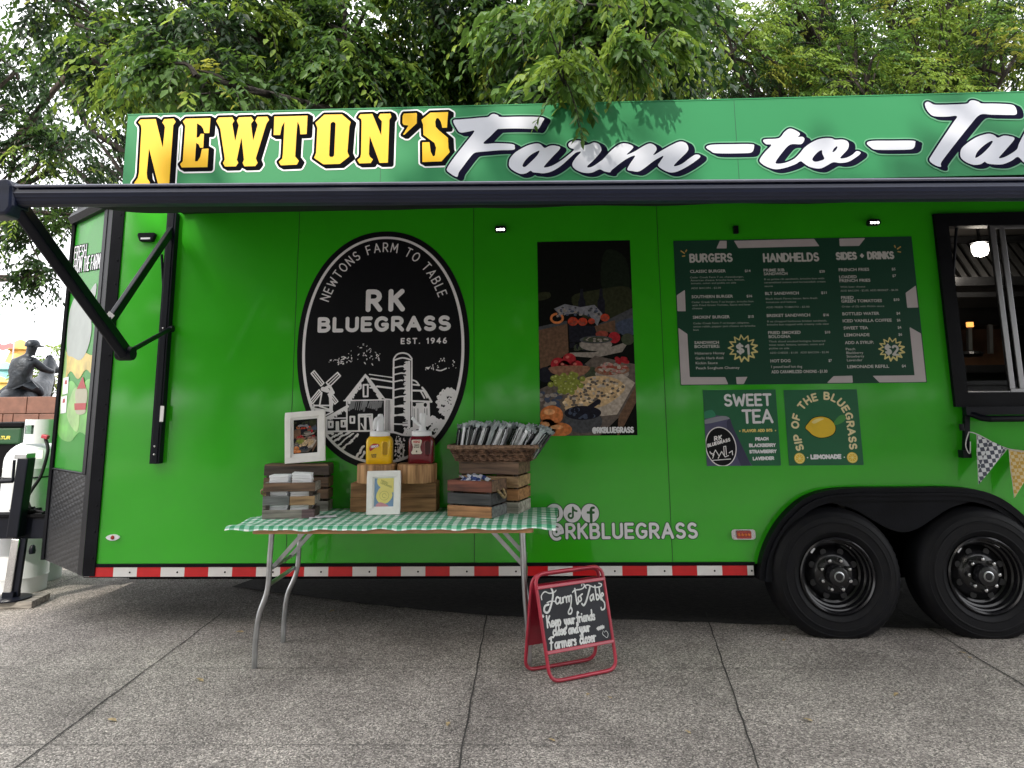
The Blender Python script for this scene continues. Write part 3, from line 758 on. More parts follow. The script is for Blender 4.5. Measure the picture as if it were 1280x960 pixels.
mb.bb(-2.505, -2.44, -.05, 0, b.z, 2.69); mb.bb(-2.493, -2.452, -.056, -.05, b.z, 2.69)
q = at(208, 517); MB().bb(q.x - .012, q.x + .012, -.0585, -.0565, q.z - .05, q.z + .05).build('channel_label', M['tape_white'], arm)
for f_, dy in ((.03, -.034), (.80, -.034), (.93, -.034)):
    q = hd.lerp(el, f_) + Vector((0, dy, 0)); MB().lathe([(.011, -.01), (.011, .006), (.007, .010), (.001, .011)], q, 8, Matrix.Rotation(R(90), 3, 'X')).build('arm_bolt', M['chrome'], arm)
for z in (hd.z + .05, hd.z - .05): MB().lathe([(.007, 0), (.006, .004), (.001, .005)], (hd.x - .03, YT - .06, z), 8, Matrix.Rotation(R(90), 3, 'X')).build('head_screw', M['chrome'], arm)
ch = mb.build('arm_channel', M['black_steel'], T, bevel=.004)
for z in (1.09, 1.14, 1.9, 2.56): MB().lathe([(.008, 0), (.006, .004), (.001, .005)], (-2.472, -.056, z), 8, Matrix.Rotation(R(90), 3, 'X')).build('channel_bolt', M['chrome'], ch)

# ------------------------------------------------------------------ serving window and kitchen
mb = MB(); w = .055
def frame(mb, x0, x1, z0, z1, w, y0, y1):
    mb.bb(x0, x0 + w, y0, y1, z0, z1); mb.bb(x1 - w, x1, y0, y1, z0, z1); mb.bb(x0 + w, x1 - w, y0, y1, z1 - w, z1); mb.bb(x0 + w, x1 - w, y0, y1, z0, z0 + w)
frame(mb, WX0 - .055, WX1 + .055, WZ0 - .05, WZ1 + .05, .085, -.03, .06)
wf = mb.build('serving_window', M['black_trim'], T)
mb = MB()
for xa in (2.955, 3.015, 3.70, 4.22):
    mb.bb(xa, xa + .034, -.012, .012, WZ0 + .035, WZ1 - .03)
mb.bb(2.955, 4.26, -.016, .010, WZ0 + .035, WZ0 + .06); mb.bb(2.955, 4.26, -.010, .016, WZ1 - .055, WZ1 - .034); mb.bb(WX0 + .035, 2.95, -.02, -.008, WZ0 + .036, WZ0 + .046)
mb.build('sliding_sash', M['aluminium'], wf, bevel=.003)
gm = bpy.data.materials.new('window_glass'); gm.use_nodes = True
gb = gm.node_tree.nodes['Principled BSDF']; gb.inputs['Transmission Weight'].default_value = 1.0; gb.inputs['Roughness'].default_value = 0.0; gb.inputs['IOR'].default_value = 1.05; gb.inputs['Base Color'].default_value = (.85, .87, .86, 1)
MB().bb(3.0, 3.70, -.002, .002, WZ0 + .06, WZ1 - .055).build('pane', gm, wf)
a = at(1196, 276, .03); b = at(1190, 366, .03); MB().tube([a, b], .009, 8).build('gas_strut', M['black_steel'], wf)
mb = MB(); mb.bb(WX0 - .02, 4.4, -.075, -.03, 1.285, 1.335); mb.tube([(WX0 + .10, -.095, 1.262), (4.4, -.095, 1.262)], .02, 10); mb.tube([(WX0 + .0, -.05, 1.30), (WX0 + .06, -.09, 1.268), (WX0 + .10, -.095, 1.262)], .02, 10)
shelf = mb.build('folded_shelf', M['black_steel'], T, smooth=40)
a = at(1208, 515, -.03); b = at(1207, 570, -.03)
mb = MB(); mb.bar(a, b, .03, .03); mb.bb(b.x - .028, b.x + .02, -.06, 0, b.z - .01, b.z + .035); mb.lathe([(.014, -.02), (.014, .02)], at(1202, 534, -.05), 10)
mb.build('shelf_bracket', M['black_steel'], shelf)
# kitchen interior
mb = MB(); mb.bb(1.9, 4.9, 2.30, 2.34, .66, 2.8); mb.bb(1.86, 1.9, .06, 2.34, .66, 2.8); mb.bb(4.9, 4.94, .06, 2.34, .66, 2.8); mb.bb(1.9, 4.9, .06, 2.30, 2.77, 2.80); mb.bb(1.9, 4.9, .46, 2.30, .66, .68)
mb.build('kitchen_wall', M['kitchen_wall'], T)
ha = at(1183, 351, 1.25); hb_ = at(1183, 308, 1.55)
hood = MB().bb(2.6, 4.7, 1.20, 1.26, ha.z - .05, ha.z + .02).bb(2.6, 4.7, 1.5, 2.29, hb_.z + .02, 2.76).bb(2.6, 4.7, 1.235, 1.26, ha.z - .14, ha.z - .1).build('range_hood', M['steel_dark'], T)
mb = MB()
for i in range(24):
    x = 2.66 + i * .085; mb.bar((x, 1.26, ha.z + .01), (x + .02, 1.58, hb_.z + .04), .045, .018, up=(0, 0, 1))
mb.build('baffle_filter', M['stainless'], hood)
lb = at(1225, 311, .95)
lamp = MB().lathe([(.02, .055), (.058, .03), (.058, -.02), (.045, -.05), (.01, -.062)], lb, 24).build('ceiling_lamp', M['lamp_glass'], T, smooth=50)
mb = MB(); mb.lathe([(.03, .05), (.066, .045), (.066, .065), (.03, .08)], lb, 24); mb.tube([lb + Vector((0, 0, .07)), Vector((lb.x, lb.y, 2.77))], .012, 8); mb.build('lamp_mount', M['steel_dark'], lamp)
lt = bpy.data.lights.new('kitchen_bulb', 'POINT'); lt.energy = 4; lt.color = (1, .9, .76); lt.shadow_soft_size = .06
lo = bpy.data.objects.new('kitchen_bulb', lt); COL.objects.link(lo); lo.location = lb + Vector((0, -.02, -.10)); lo.parent = T
za = at(1190, 457, 1.35).z; zb = at(1190, 477, .95).z
mb = MB(); mb.bb(2.4, 4.7, 1.3, 2.28, za - .06, za); mb.bb(2.4, 4.7, 1.35, 2.28, .68, za - .06); mb.bb(2.4, 4.7, .75, 1.0, zb - .03, zb); mb.bb(2.42, 4.7, .78, 1.0, .68, zb - .03)
cnt = mb.build('counter', M['kitchen_black'], T)
mb = MB(); mb.bb(2.75, 3.25, 1.292, 1.298, za - .012, za + .006); mb.bb(2.62, 3.12, .742, .748, zb - .016, zb + .004); mb.build('counter_edge', M['stainless'], cnt)
c0 = at(1192, 412, 1.9); c1 = at(1232, 455, 1.9)
MB().bb(c0.x, c1.x + .2, 1.9, 1.93, c1.z - .1, c0.z).build('splash_panel', M['copper_board'], cnt)
mb = MB(); c2 = at(1186, 385, 1.6); c3 = at(1275, 403, 1.6); mb.bb(c2.x - .1, 4.6, 1.6, 2.28, c3.z - .02, c2.z); mb.build('shelf_unit', M['steel_dark'], cnt)
for px in (1211, 1237):
    t = at(px, 406, 1.45); b = at(px + 1, 442, 1.45)
    d = MB().bar(t, b, .035, .03).build('heat_column', M['stainless'], cnt)
    if px == 1211: MB().bb(t.x - .022, t.x + .022, 1.42, 1.45, t.z - .02, t.z + .02).build('pilot_lamp', M['pilot_glow'], d)
mb = MB(); t = at(1212, 446, 1.4); mb.lathe([(.02, .05), (.09, .04), (.10, .02), (.09, 0)], t, 18); mb.tube([t + Vector((-.12, 0, .03)), t + Vector((.12, 0, .03))], .008, 6); mb.build('pan', M['steel_dark'], cnt)
# ------------------------------------------------------------------ top sign with both painted names
mb = MB(); mb.bb(-2.863, XR, 0.0, .045, 2.74, 3.418)
sign = mb.build('top_sign', M['sign_green'], T)
mb = MB()
for px in (476.3, 921, ):
    x = at(px, 180).x; mb.bb(x - .002, x + .002, -.0008, 0, 2.74, 3.418)
mb.bb(4.75, 4.754, -.0008, 0, 2.74, 3.418)
mb.build('sign_seam', solid('seam_dark', (.012, .09, .04)), sign)
MB().bb(-2.866, XR, -.003, .048, 3.416, 3.424).build('sign_cap', M['sign_green'], sign)
L = []
def tr(pts, ox, oy): L.append(zz(pts, ox, oy, 8.0)); return L[-1]
tr([(130,157),(280,152),(350,440),(372,235),(366,215),(345,187),(365,153),(460,148),(480,180),(455,215),(410,870),(320,870),(213,445),(190,690),(195,745),(222,785),(205,870),(85,870),(65,790),(100,742),(112,690),(137,250),(131,215),(105,185)],160,130)
tr([(550,175),(580,148),(827,142),(815,292),(765,292),(755,250),(735,220),(693,195),(688,340),(715,330),(730,300),(762,300),(755,437),(722,440),(710,405),(683,390),(672,575),(700,572),(725,530),(742,450),(808,447),(797,632),(540,637),(522,603),(550,575),(575,220)],160,130)
tr([(885,172),(908,137),(1045,133),(1065,170),(1045,200),(1074,375),(1110,212),(1090,168),(1110,135),(1235,130),(1258,165),(1232,200),(1253,370),(1298,210),(1275,170),(1295,130),(1395,127),(1413,160),(1385,200),(1280,545),(1298,590),(1275,622),(1165,625),(1148,590),(1162,560),(1137,335),(1090,560),(1105,590),(1080,625),(972,627),(952,592),(970,555),(925,250)],160,130)
tr([(345,127),(677,118),(668,302),(605,305),(598,225),(577,175),(567,300),(553,525),(590,570),(570,608),(410,615),(390,580),(425,545),(430,500),(447,180),(418,230),(403,312),(338,312)],300,130)
O = tr([(845,108),(1020,105),(1108,180),(1095,230),(1075,480),(1095,525),(1000,600),(835,605),(742,540),(762,490),(775,240),(755,190)],300,130)
tr([(165,185),(285,180),(373,395),(380,255),(345,215),(362,180),(465,177),(475,210),(455,240),(440,668),(357,670),(258,400),(250,580),(260,610),(290,635),(268,672),(155,675),(135,640),(165,615),(172,580),(178,255),(170,230),(145,215)],430,120)
tr([(600,178),(725,172),(730,182),(728,275),(605,388),(590,388),(645,300),(640,295),(597,290),(585,270),(588,200)],430,120)
tr([(775,240),(865,168),(1042,162),(1030,318),(985,320),(970,260),(945,222),(925,225),(912,260),(918,310),(950,345),(1040,420),(1045,520),(1058,562),(975,655),(785,662),(783,465),(855,463),(868,560),(890,605),(910,598),(922,520),(905,470),(795,390),(792,290)],430,120)
slot = zz([(932,205),(918,507)],300,130,8)
PX = .00522
B = bounds(*L, g=.08); st = .0027
Y = Art(*B, st); K = Art(*B, st); Wt = Art(*B, st)
for q in L:
    Y.poly(q)
    for sx, sz in ((0, 0), (2.2, -1.2), (4.4, -2.6)): K.poly(q, 3.3 * PX, shift=(sx * PX, sz * PX))
hole_ = Art(*B, st).stroke(slot, 27 / 8 * PX)
Y.D = np.maximum(Y.D, -hole_.D)
Wt.D = K.D - 2.1 * PX
mb = MB(); Wt.fill(mb, wl(1)); mb.build('lettering_outline', M['white_vinyl'], sign)
mb = MB(); K.fill(mb, wl(2)); mb.build('lettering_shadow', M['letter_black'], sign)
mb = MB(); Y.fill(mb, wl(3)); mb.build('block_lettering', M['letter_yellow'], sign)
# joined script
G = []; Hh = []
def ts(pts, ox, oy, s=8.0, n=4): G.append(zz(cr(pts, n, True), ox, oy, s))
def th(pts, ox, oy, s=8.0): Hh.append(zz(cr(pts, 4, True), ox, oy, s))
ts([(133,250),(200,238),(300,230),(400,220),(480,213),(510,190),(540,182),(580,195),(610,213),(800,210),(1028,218),(1020,270),(985,330),(950,332),(800,328),(700,328),(600,332),(570,340),(500,410),(435,478),(560,475),(690,480),(740,490),(747,510),(735,540),(600,545),(480,555),(395,562),(340,575),(290,630),(230,710),(190,765),(175,810),(140,800),(95,770),(70,745),(80,710),(140,620),(250,480),(345,355),(280,360),(205,368),(170,330)],550,120)
up5 = [(130,680),(140,630),(190,570),(270,520),(340,490),(410,477),(450,490),(487,522),(540,500),(600,500),(642,525),(565,610),(485,700),(490,718),(560,700),(640,655),(720,595),(780,540),(740,520),(722,490),(745,462),(800,447),(850,452),(878,475),(882,495),(935,485),(980,468),(1030,485),(1052,530),(1040,570),(970,650),(915,700),(920,718),(970,705),(1065,640)]
m6 = [(105,640),(200,540),(290,480),(370,485),(412,518),(345,588),(420,560),(520,500),(580,478),(630,500),(645,540),(612,595),(700,545),(800,490),(880,458),(940,475),(962,520),(950,560),(880,630),(822,690),(830,705),(900,680),(980,620),(1030,590),(1070,592),(1075,620),(980,690),(870,750),(790,768),(720,745),(660,700),(680,660),(712,602),(620,650),(480,752),(400,752),(352,738),(380,680),(430,598),(330,640),(200,740),(180,765),(120,755),(75,736)]
lo5 = [(960,768),(880,770),(800,740),(762,690),(790,630),(850,562),(800,568),(740,620),(650,700),(560,755),(480,775),(420,770),(370,765),(345,750),(300,775),(240,780),(170,745),(135,710)]
ts(up5 + [(a + 960, b) for a, b in m6] + lo5, 620, 120)
th([(265,700),(290,650),(350,590),(420,552),(435,555),(410,600),(340,670),(290,712)],620,120)
ts([(8,238),(30,228),(110,226),(190,226),(199,236),(190,258),(150,262),(50,262),(25,252)],880,110,3.2)
ts([(650,222),(670,213),(750,212),(835,212),(843,222),(835,243),(800,248),(690,248),(665,238)],880,110,3.2)
ts([(110,375),(130,355),(265,345),(320,285),(370,250),(420,260),(470,290),(475,310),(458,332),(500,330),(522,350),(510,385),(480,405),(375,410),(290,500),(235,580),(250,600),(330,590),(420,550),(480,490),(520,440),(580,395),(650,360),(720,345),(790,345),(830,360),(900,358),(950,375),(965,410),(950,460),(878,542),(940,540),(1000,510),(1040,475),(1075,480),(1080,500),(1030,540),(960,580),(880,592),(810,585),(750,615),(690,645),(630,645),(560,625),(510,590),(480,575),(430,605),(330,640),(240,655),(170,640),(110,610),(75,575),(85,540),(130,480),(192,412),(140,405)],940,130)
th([(600,560),(620,520),(660,480),(695,465),(700,500),(720,550),(680,570),(630,580)],940,130); th([(802,485),(815,450),(845,425),(850,440),(830,470)],940,130)
ts([(285,160),(310,140),(340,150),(385,170),(500,170),(640,165),(710,158),(735,132),(770,125),(820,140),(855,158),(1000,160),(1140,168),(1185,190),(1203,240),(1190,270),(1100,272),(950,270),(835,270),(740,370),(600,545),(480,700),(445,755),(445,790),(400,780),(350,750),(330,720),(350,680),(440,540),(560,360),(605,285),(500,290),(380,285),(330,255),(295,205)],1120,110)
ts([(638,665),(650,610),(700,560),(790,500),(870,470),(930,460),(980,475),(1013,500),(1070,480),(1130,485),(1180,510),(1110,600),(1030,690),(1035,705),(1100,685),(1200,620),(1225,560),(1300,420),(1430,240),(1530,180),(1590,230),(1540,330),(1440,470),(1400,540),(1480,480),(1560,500),(1590,570),(1540,680),(1660,640),(1760,500),(1880,300),(1980,190),(2050,200),(2060,260),(1960,450),(1840,640),(1880,680),(1990,620),(2060,520),(2160,470),(2260,490),(2270,560),(2180,630),(2090,650),(2130,700),(2230,680),(2330,610),(2360,640),(2260,730),(2130,780),(2020,740),(1980,710),(1880,770),(1780,740),(1755,690),(1640,740),(1540,760),(1400,775),(1280,750),(1215,692),(1150,730),(1060,765),(960,765),(905,755),(882,740),(840,765),(770,770),(700,745),(650,705)],1120,110)
th([(788,690),(810,640),(870,580),(940,535),(962,540),(930,590),(860,660),(800,700)],1120,110)
B = bounds(*G, g=.07); Sx = Art(*B, st); K = Art(*B, st)
for q in G:
    Sx.poly(q)
    for sx, sz in ((0, 0), (3, -1.5), (6, -3.2)): K.poly(q, 2.3 * PX, shift=(sx * PX, sz * PX))
for q in Hh: Sx.poly(q, sub=True)
Hl = Art(*B, st); Hl.D = K.D - 1.6 * PX
mb = MB(); Hl.fill(mb, wl(4)); mb.build('script_halo', M['halo_green'], sign)
mb = MB(); K.fill(mb, wl(5)); mb.build('script_shadow', M['letter_navy'], sign)
mb = MB(); Sx.fill(mb, wl(6)); mb.build('script_lettering', M['script_white'], sign)

# ------------------------------------------------------------------ oval farm emblem
l_ = at(371.5, 440); r_ = at(587, 440); t_ = at(481, 289.5); b_ = at(476, 587)
ox, oz = (l_.x + r_.x) / 2, (t_.z + b_.z) / 2; orx, orz = (r_.x - l_.x) / 2, (t_.z - b_.z) / 2
mb = MB(); A = Art(ox - orx - .05, oz - orz - .05, ox + orx + .05, oz + orz + .05, .005).ell(ox, oz, orx, orz, p=2.12); A.fill(mb, wl(1))
oval = mb.build('oval_emblem', M['decal_black'], T)
mb = MB()
A = Art(ox - orx, oz - orz, ox + orx, oz + orz, .0026).ell(ox, oz, orx - .034, orz - .036, p=2.12)
A2 = Art(ox - orx, oz - orz, ox + orx, oz + orz, .0026).ell(ox, oz, orx - .053, orz - .052, p=2.12)
A.D = np.maximum(A.D, -A2.D); A.fill(mb, wl(2)); inner = A2.D.copy()
mb.build('oval_ring', M['decal_white'], oval)
mb = MB(); A = Art(ox - orx, oz, ox + orx, oz + orz, .0022)
pth = []
for t in np.linspace(R(153), R(29), 60):
    c, s = math.cos(t), math.sin(t); pth.append((ox + (orx - .155) * math.copysign(abs(c) ** .95, c), oz + .012 + (orz - .150) * abs(s) ** .95))
pen_path(A, 'NEWTONS FARM TO TABLE', pth, .058, .0040, gap=.40)
a = at(458, 387); b = at(505, 386); pen(A, 'RK', a.x + .012, a.z, b.x - .010, .118, .0165, gap=.55)
a = at(397, 415.5); b = at(563.5, 414.5); pen(A, 'BLUEGRASS', a.x + .012, a.z + .010, b.x - .012, .078, .0125, gap=.36)
a = at(501, 429.5); b = at(558, 428.5); pen(A, 'EST. 1946', a.x + .004, a.z, b.x, .032, .0042, gap=.5)
A.fill(mb, wl(3)); mb.build('emblem_lettering', M['decal_white'], oval)
# line drawing of the farm
mb = MB(); A = Art(ox - orx, oz - orz, ox + orx, oz + .1, .0024); Gy = Art(ox - orx, oz - orz, ox + orx, oz + .1, .003)
sA = lambda p, r=.0042, s=10.667: A.stroke(zz(p, 370, 430, s), r)
def sB(p, r=.0042): A.stroke(zz(p, 430, 460, 10.667), r)
def sC(p, r=.0042): A.stroke(zz(p, 480, 430, 10.667), r)
def sD(p, r=.0042): A.stroke(zz(p, 480, 500, 10.667), r)
def sE(p, r=.0042): A.stroke(zz(p, 370, 500, 10.667), r)
def fB(p): A.poly(zz(p, 430, 460, 10.667))
# windmill
for quad in ([(205,395),(245,355),(375,520),(335,560)], [(555,380),(595,425),(450,570),(405,515)], [(185,760),(225,795),(340,650),(310,610)], [(520,800),(560,765),(470,650),(430,670)]):
    sA(quad + [quad[0]], .0042)
    m0 = ((quad[0][0] + quad[1][0]) / 2, (quad[0][1] + quad[1][1]) / 2); m1 = ((quad[2][0] + quad[3][0]) / 2, (quad[2][1] + quad[3][1]) / 2); sA([m0, m1], .0036)
sA([(345,650),(315,830),(470,880),(490,800),(440,690)], .005); sA([(460,640),(470,880)], .011); sA([(370,600),(450,560),(500,650)], .009); sA([(360,600),(420,620)], .014); sA([(240,820),(450,820)], .005); sA([(235,860),(490,900)], .006); sA([(240,810),(240,870)], .004); sA([(125,858),(240,850)], .004)
for p in ([(150,920),(330,870)], [(260,950),(400,890)], [(400,950),(480,910)], [(130,890),(200,880)]): sA(p, .0045)
# barn
fB([(0,440),(285,75),(330,120),(560,420),(510,400),(285,125),(60,425)]); sB([(0,435),(545,425)], .0042); sB([(40,430),(40,830)], .005); sB([(545,425),(545,840)], .005)
rs_ = random.Random(3)
for i in range(34):
    t = i / 33; x = 60 + 190 * t; y = 425 - 290 * t; sB([(x, y), (x + rs_.uniform(-6, 6) + 8, y + rs_.uniform(20, 75) * (1 - .5 * t))], .0034)
    x = 500 - 180 * t; y = 400 - 260 * t; sB([(x, y), (x - 6, y + rs_.uniform(15, 60) * (1 - .5 * t))], .003)
sB([(260,225),(320,222),(318,378),(262,380),(260,225)], .0055); sB([(205,235),(230,232),(225,270),(200,285)], .005); sB([(345,225),(375,225),(372,265),(345,262)], .004)
sB([(85,650),(140,650),(138,730),(88,730),(85,650)], .006); sB([(200,625),(375,620),(372,830)], .0065); sB([(200,625),(203,830)], .0065); sB([(285,640),(285,825)], .008); sB([(210,650),(370,648)], .004); sB([(345,660),(362,820)], .006); sB([(230,740),(275,820)], .004)
for i in range(16):
    x = 90 + i * 28; Gy.stroke(zz([(x + rs_.uniform(-8, 8), 450), (x - 20, 450 + rs_.uniform(50, 150))], 430, 460, 10.667), rs_.uniform(.003, .0075))
for i in range(5): fB([(560 + i * 18, 425), (570 + i * 18, 425), (572 + i * 18, 840), (563 + i * 18, 840)])
fB([(550,405),(650,415),(650,430),(550,425)]); sB([(640,430),(640,850)], .006)
sB([(340,85),(650,128)], .0034); sB([(360,140),(650,185)], .005); sB([(440,245),(650,270)], .006)
# silo
sB([(660,0),(655,840)], .0055); sB([(905,0),(900,440)], .005); sC([(130,215),(128,960)], .0055); sC([(372,195),(372,960)], .0045); sC(cr([(130,200),(175,140),(250,120),(325,140),(372,195)], 5), .0050); sC(cr([(140,215),(250,185),(370,215)], 4), .005)
for y0, x1 in ((310, 330), (400, 260), (495, 245), (605, 330), (710, 330), (830, 330), (950, 330)): sC(cr([(140, y0 + 8), (230, y0 - 12), (x1, y0 - 8)], 4), .0045)
for y0 in (85, 200, 320): sD([(140, y0), (320, y0 + 6)], .0045)
for i in range(80):
    y = 235 + i * 9.6; sC([(rs_.uniform(262, 305), y), (345, y + rs_.uniform(-4, 8))], rs_.uniform(.002, .0036))
for i in range(16): sD([(rs_.uniform(240, 300), 40 + i * 20), (345, 44 + i * 20)], .003)
sC([(335,240),(335,960)], .008); sD([(335,0),(335,360)], .008)
# barn right part
sC(cr([(375,480),(430,500),(470,550)], 3) + [(375,540)], .005); sC([(375,620),(550,625)], .006); sC([(510,580),(560,640),(635,770),(375,760)], .006); sC([(490,630),(540,720)], .005); sC([(530,630),(575,715)], .005)
A.poly(zz([(385,790),(610,780),(615,960),(605,1010),(560,1000),(500,1080),(540,1130),(385,1140)], 480, 430, 10.667))
for q in ((407, 60), (552, 65)): 
    p = zz([q], 480, 500, 10.667)[0]; A.ell(p[0], p[1], .011, .013, sub=True)
for x in (400, 450, 540, 570): A.poly(zz([(x, 110), (x + 7, 110), (x + 8, 300), (x, 300)], 480, 500, 10.667), sub=True)
# lean-to
sE([(390,255),(690,85)], .009); sE([(410,260),(410,420),(1040,410)], .0055); sE([(420,245),(680,240)], .004); sE([(440,290),(490,290),(488,360),(442,362),(440,290)], .007); sE([(610,280),(660,278),(658,350),(612,352),(610,280)], .007); A.poly(zz([(530,285),(575,283),(578,410),(530,412)], 370, 500, 10.667)); sE([(680,90),(680,410)], .005)
for i in range(12): x = 440 + i * 20; y = 235 - i * 11; sE([(x, y), (x + 3, y + rs_.uniform(15, 45))], .004)
# furrows
for p in ([(370,460),(440,440),(500,450)], [(390,550),(480,500),(620,430)], [(440,600),(560,520),(720,420)], [(510,660),(620,560),(760,450)], [(560,710),(680,600),(830,455)], [(780,790),(850,700),(900,620)], [(830,810),(890,740),(920,690)]):
    q = cr(p, 10); 
    for i in range(0, len(q) - 2, 2): sE([(q[i][0] + rs_.uniform(-8, 8), q[i][1] + rs_.uniform(-8, 8)), (q[i + 2][0] + rs_.uniform(-8, 8), q[i + 2][1] + rs_.uniform(-8, 8))], rs_.uniform(.004, .0085))
sE([(1160,420),(1290,430)], .006); sD(cr([(0,430),(130,430),(260,465),(420,470),(560,470),(700,485),(790,520)], 4), .006)
for i in range(90): 
    x, y = rs_.uniform(150, 270), rs_.uniform(480, 850); sD([(x, y), (x + rs_.uniform(-14, 14), y + rs_.uniform(4, 26))], rs_.uniform(.0022, .005))
for i in range(40): x, y = rs_.uniform(590, 780), rs_.uniform(500, 600); sD([(x, y), (x + 30, y + 12)], .0032)
# trees and bushes
for i in range(190):
    a = rs_.uniform(0, 2 * PI); rr = rs_.uniform(.02, 1) ** .5; x = 855 + 148 * rr * math.cos(a); y = 775 + 185 * rr * math.sin(a)
    if x < 1010: sC(cr([(x - 13, y + 7), (x, y - 8), (x + 14, y + 5)], 2), rs_.uniform(.003, .0062))
sD([(830,215),(832,290)], .010)
for i in range(210):
    x = rs_.uniform(545, 870); top = 200 + max(0, (x - 640) * .38) + 20; y = rs_.uniform(top, top + 95 + rs_.uniform(0, 110))
    if y < 470: sD(cr([(x - 12, y + 6), (x, y - 8), (x + 13, y + 5)], 2), rs_.uniform(.0026, .0066) if y < top + 95 else .0028)
for i in range(60):
    x, y = rs_.uniform(265, 420), rs_.uniform(370, 450); sD(cr([(x - 10, y + 5), (x, y - 7), (x + 10, y + 4)], 2), .0032)
sD(cr([(780,300),(860,320),(905,380)], 3), .006)
# stippled clouds
for i in range(75):
    x = rs_.uniform(440, 1150); y = 265 - rs_.random() * (230 * math.exp(-((x - 880) / 260) ** 2) + 40)
    sA([(x, y), (x + rs_.uniform(-18, 22), y + rs_.uniform(-6, 20))], rs_.uniform(.0015, .0036))
for i in range(40):
    x = rs_.uniform(550, 1000); y = 345 - rs_.random() * (170 * math.exp(-((x - 830) / 160) ** 2) + 20); sC([(x, y), (x + rs_.uniform(-10, 14), y + rs_.uniform(-5, 14))], rs_.uniform(.0015, .0036))
sC(cr([(700,345),(760,355),(830,325)], 3), .004)
# stay inside the ring
E2 = Art(ox - orx, oz - orz, ox + orx, oz + .1, .0024).ell(ox, oz, orx - .05, orz - .05, p=2.12); A.D = np.maximum(A.D, E2.D)
Gy.fill(mb, wl(2.4), 1); A.fill(mb, wl(3), 0); mb.build('farm_drawing', [M['decal_white'], M['decal_grey']], oval)

# ------------------------------------------------------------------ printed food picture (used twice, on the side and in the frame)
FC = {}
for k, c in dict(bg=(.004, .005, .004), dk=(.010, .016, .009), ol=(.030, .034, .016), box=(.14, .080, .050), brd=(.13, .105, .090), cut=(.44, .37, .31), cra=(.58, .40, .22), crb=(.72, .56, .36), apl=(.36, .022, .030), aph=(.55, .14, .12), bwl=(.26, .13, .085), grp=(.22, .25, .045), grh=(.42, .44, .16), ber=(.014, .014, .022), bow=(.07, .072, .08), brk=(.62, .20, .065), brh=(.75, .36, .16), dish=(.30, .26, .23), grn=(.055, .065, .04), tom=(.28, .060, .040), flw=(.46, .055, .025), clo=(.22, .22, .25), pnk=(.46, .22, .20), blu=(.06, .075, .12)).items():
    FC[k] = solid('print_' + k, c, .6, .28, scale=50, spec=.1, detail=8)
FK = list(FC); FI = {k: i for i, k in enumerate(FK)}
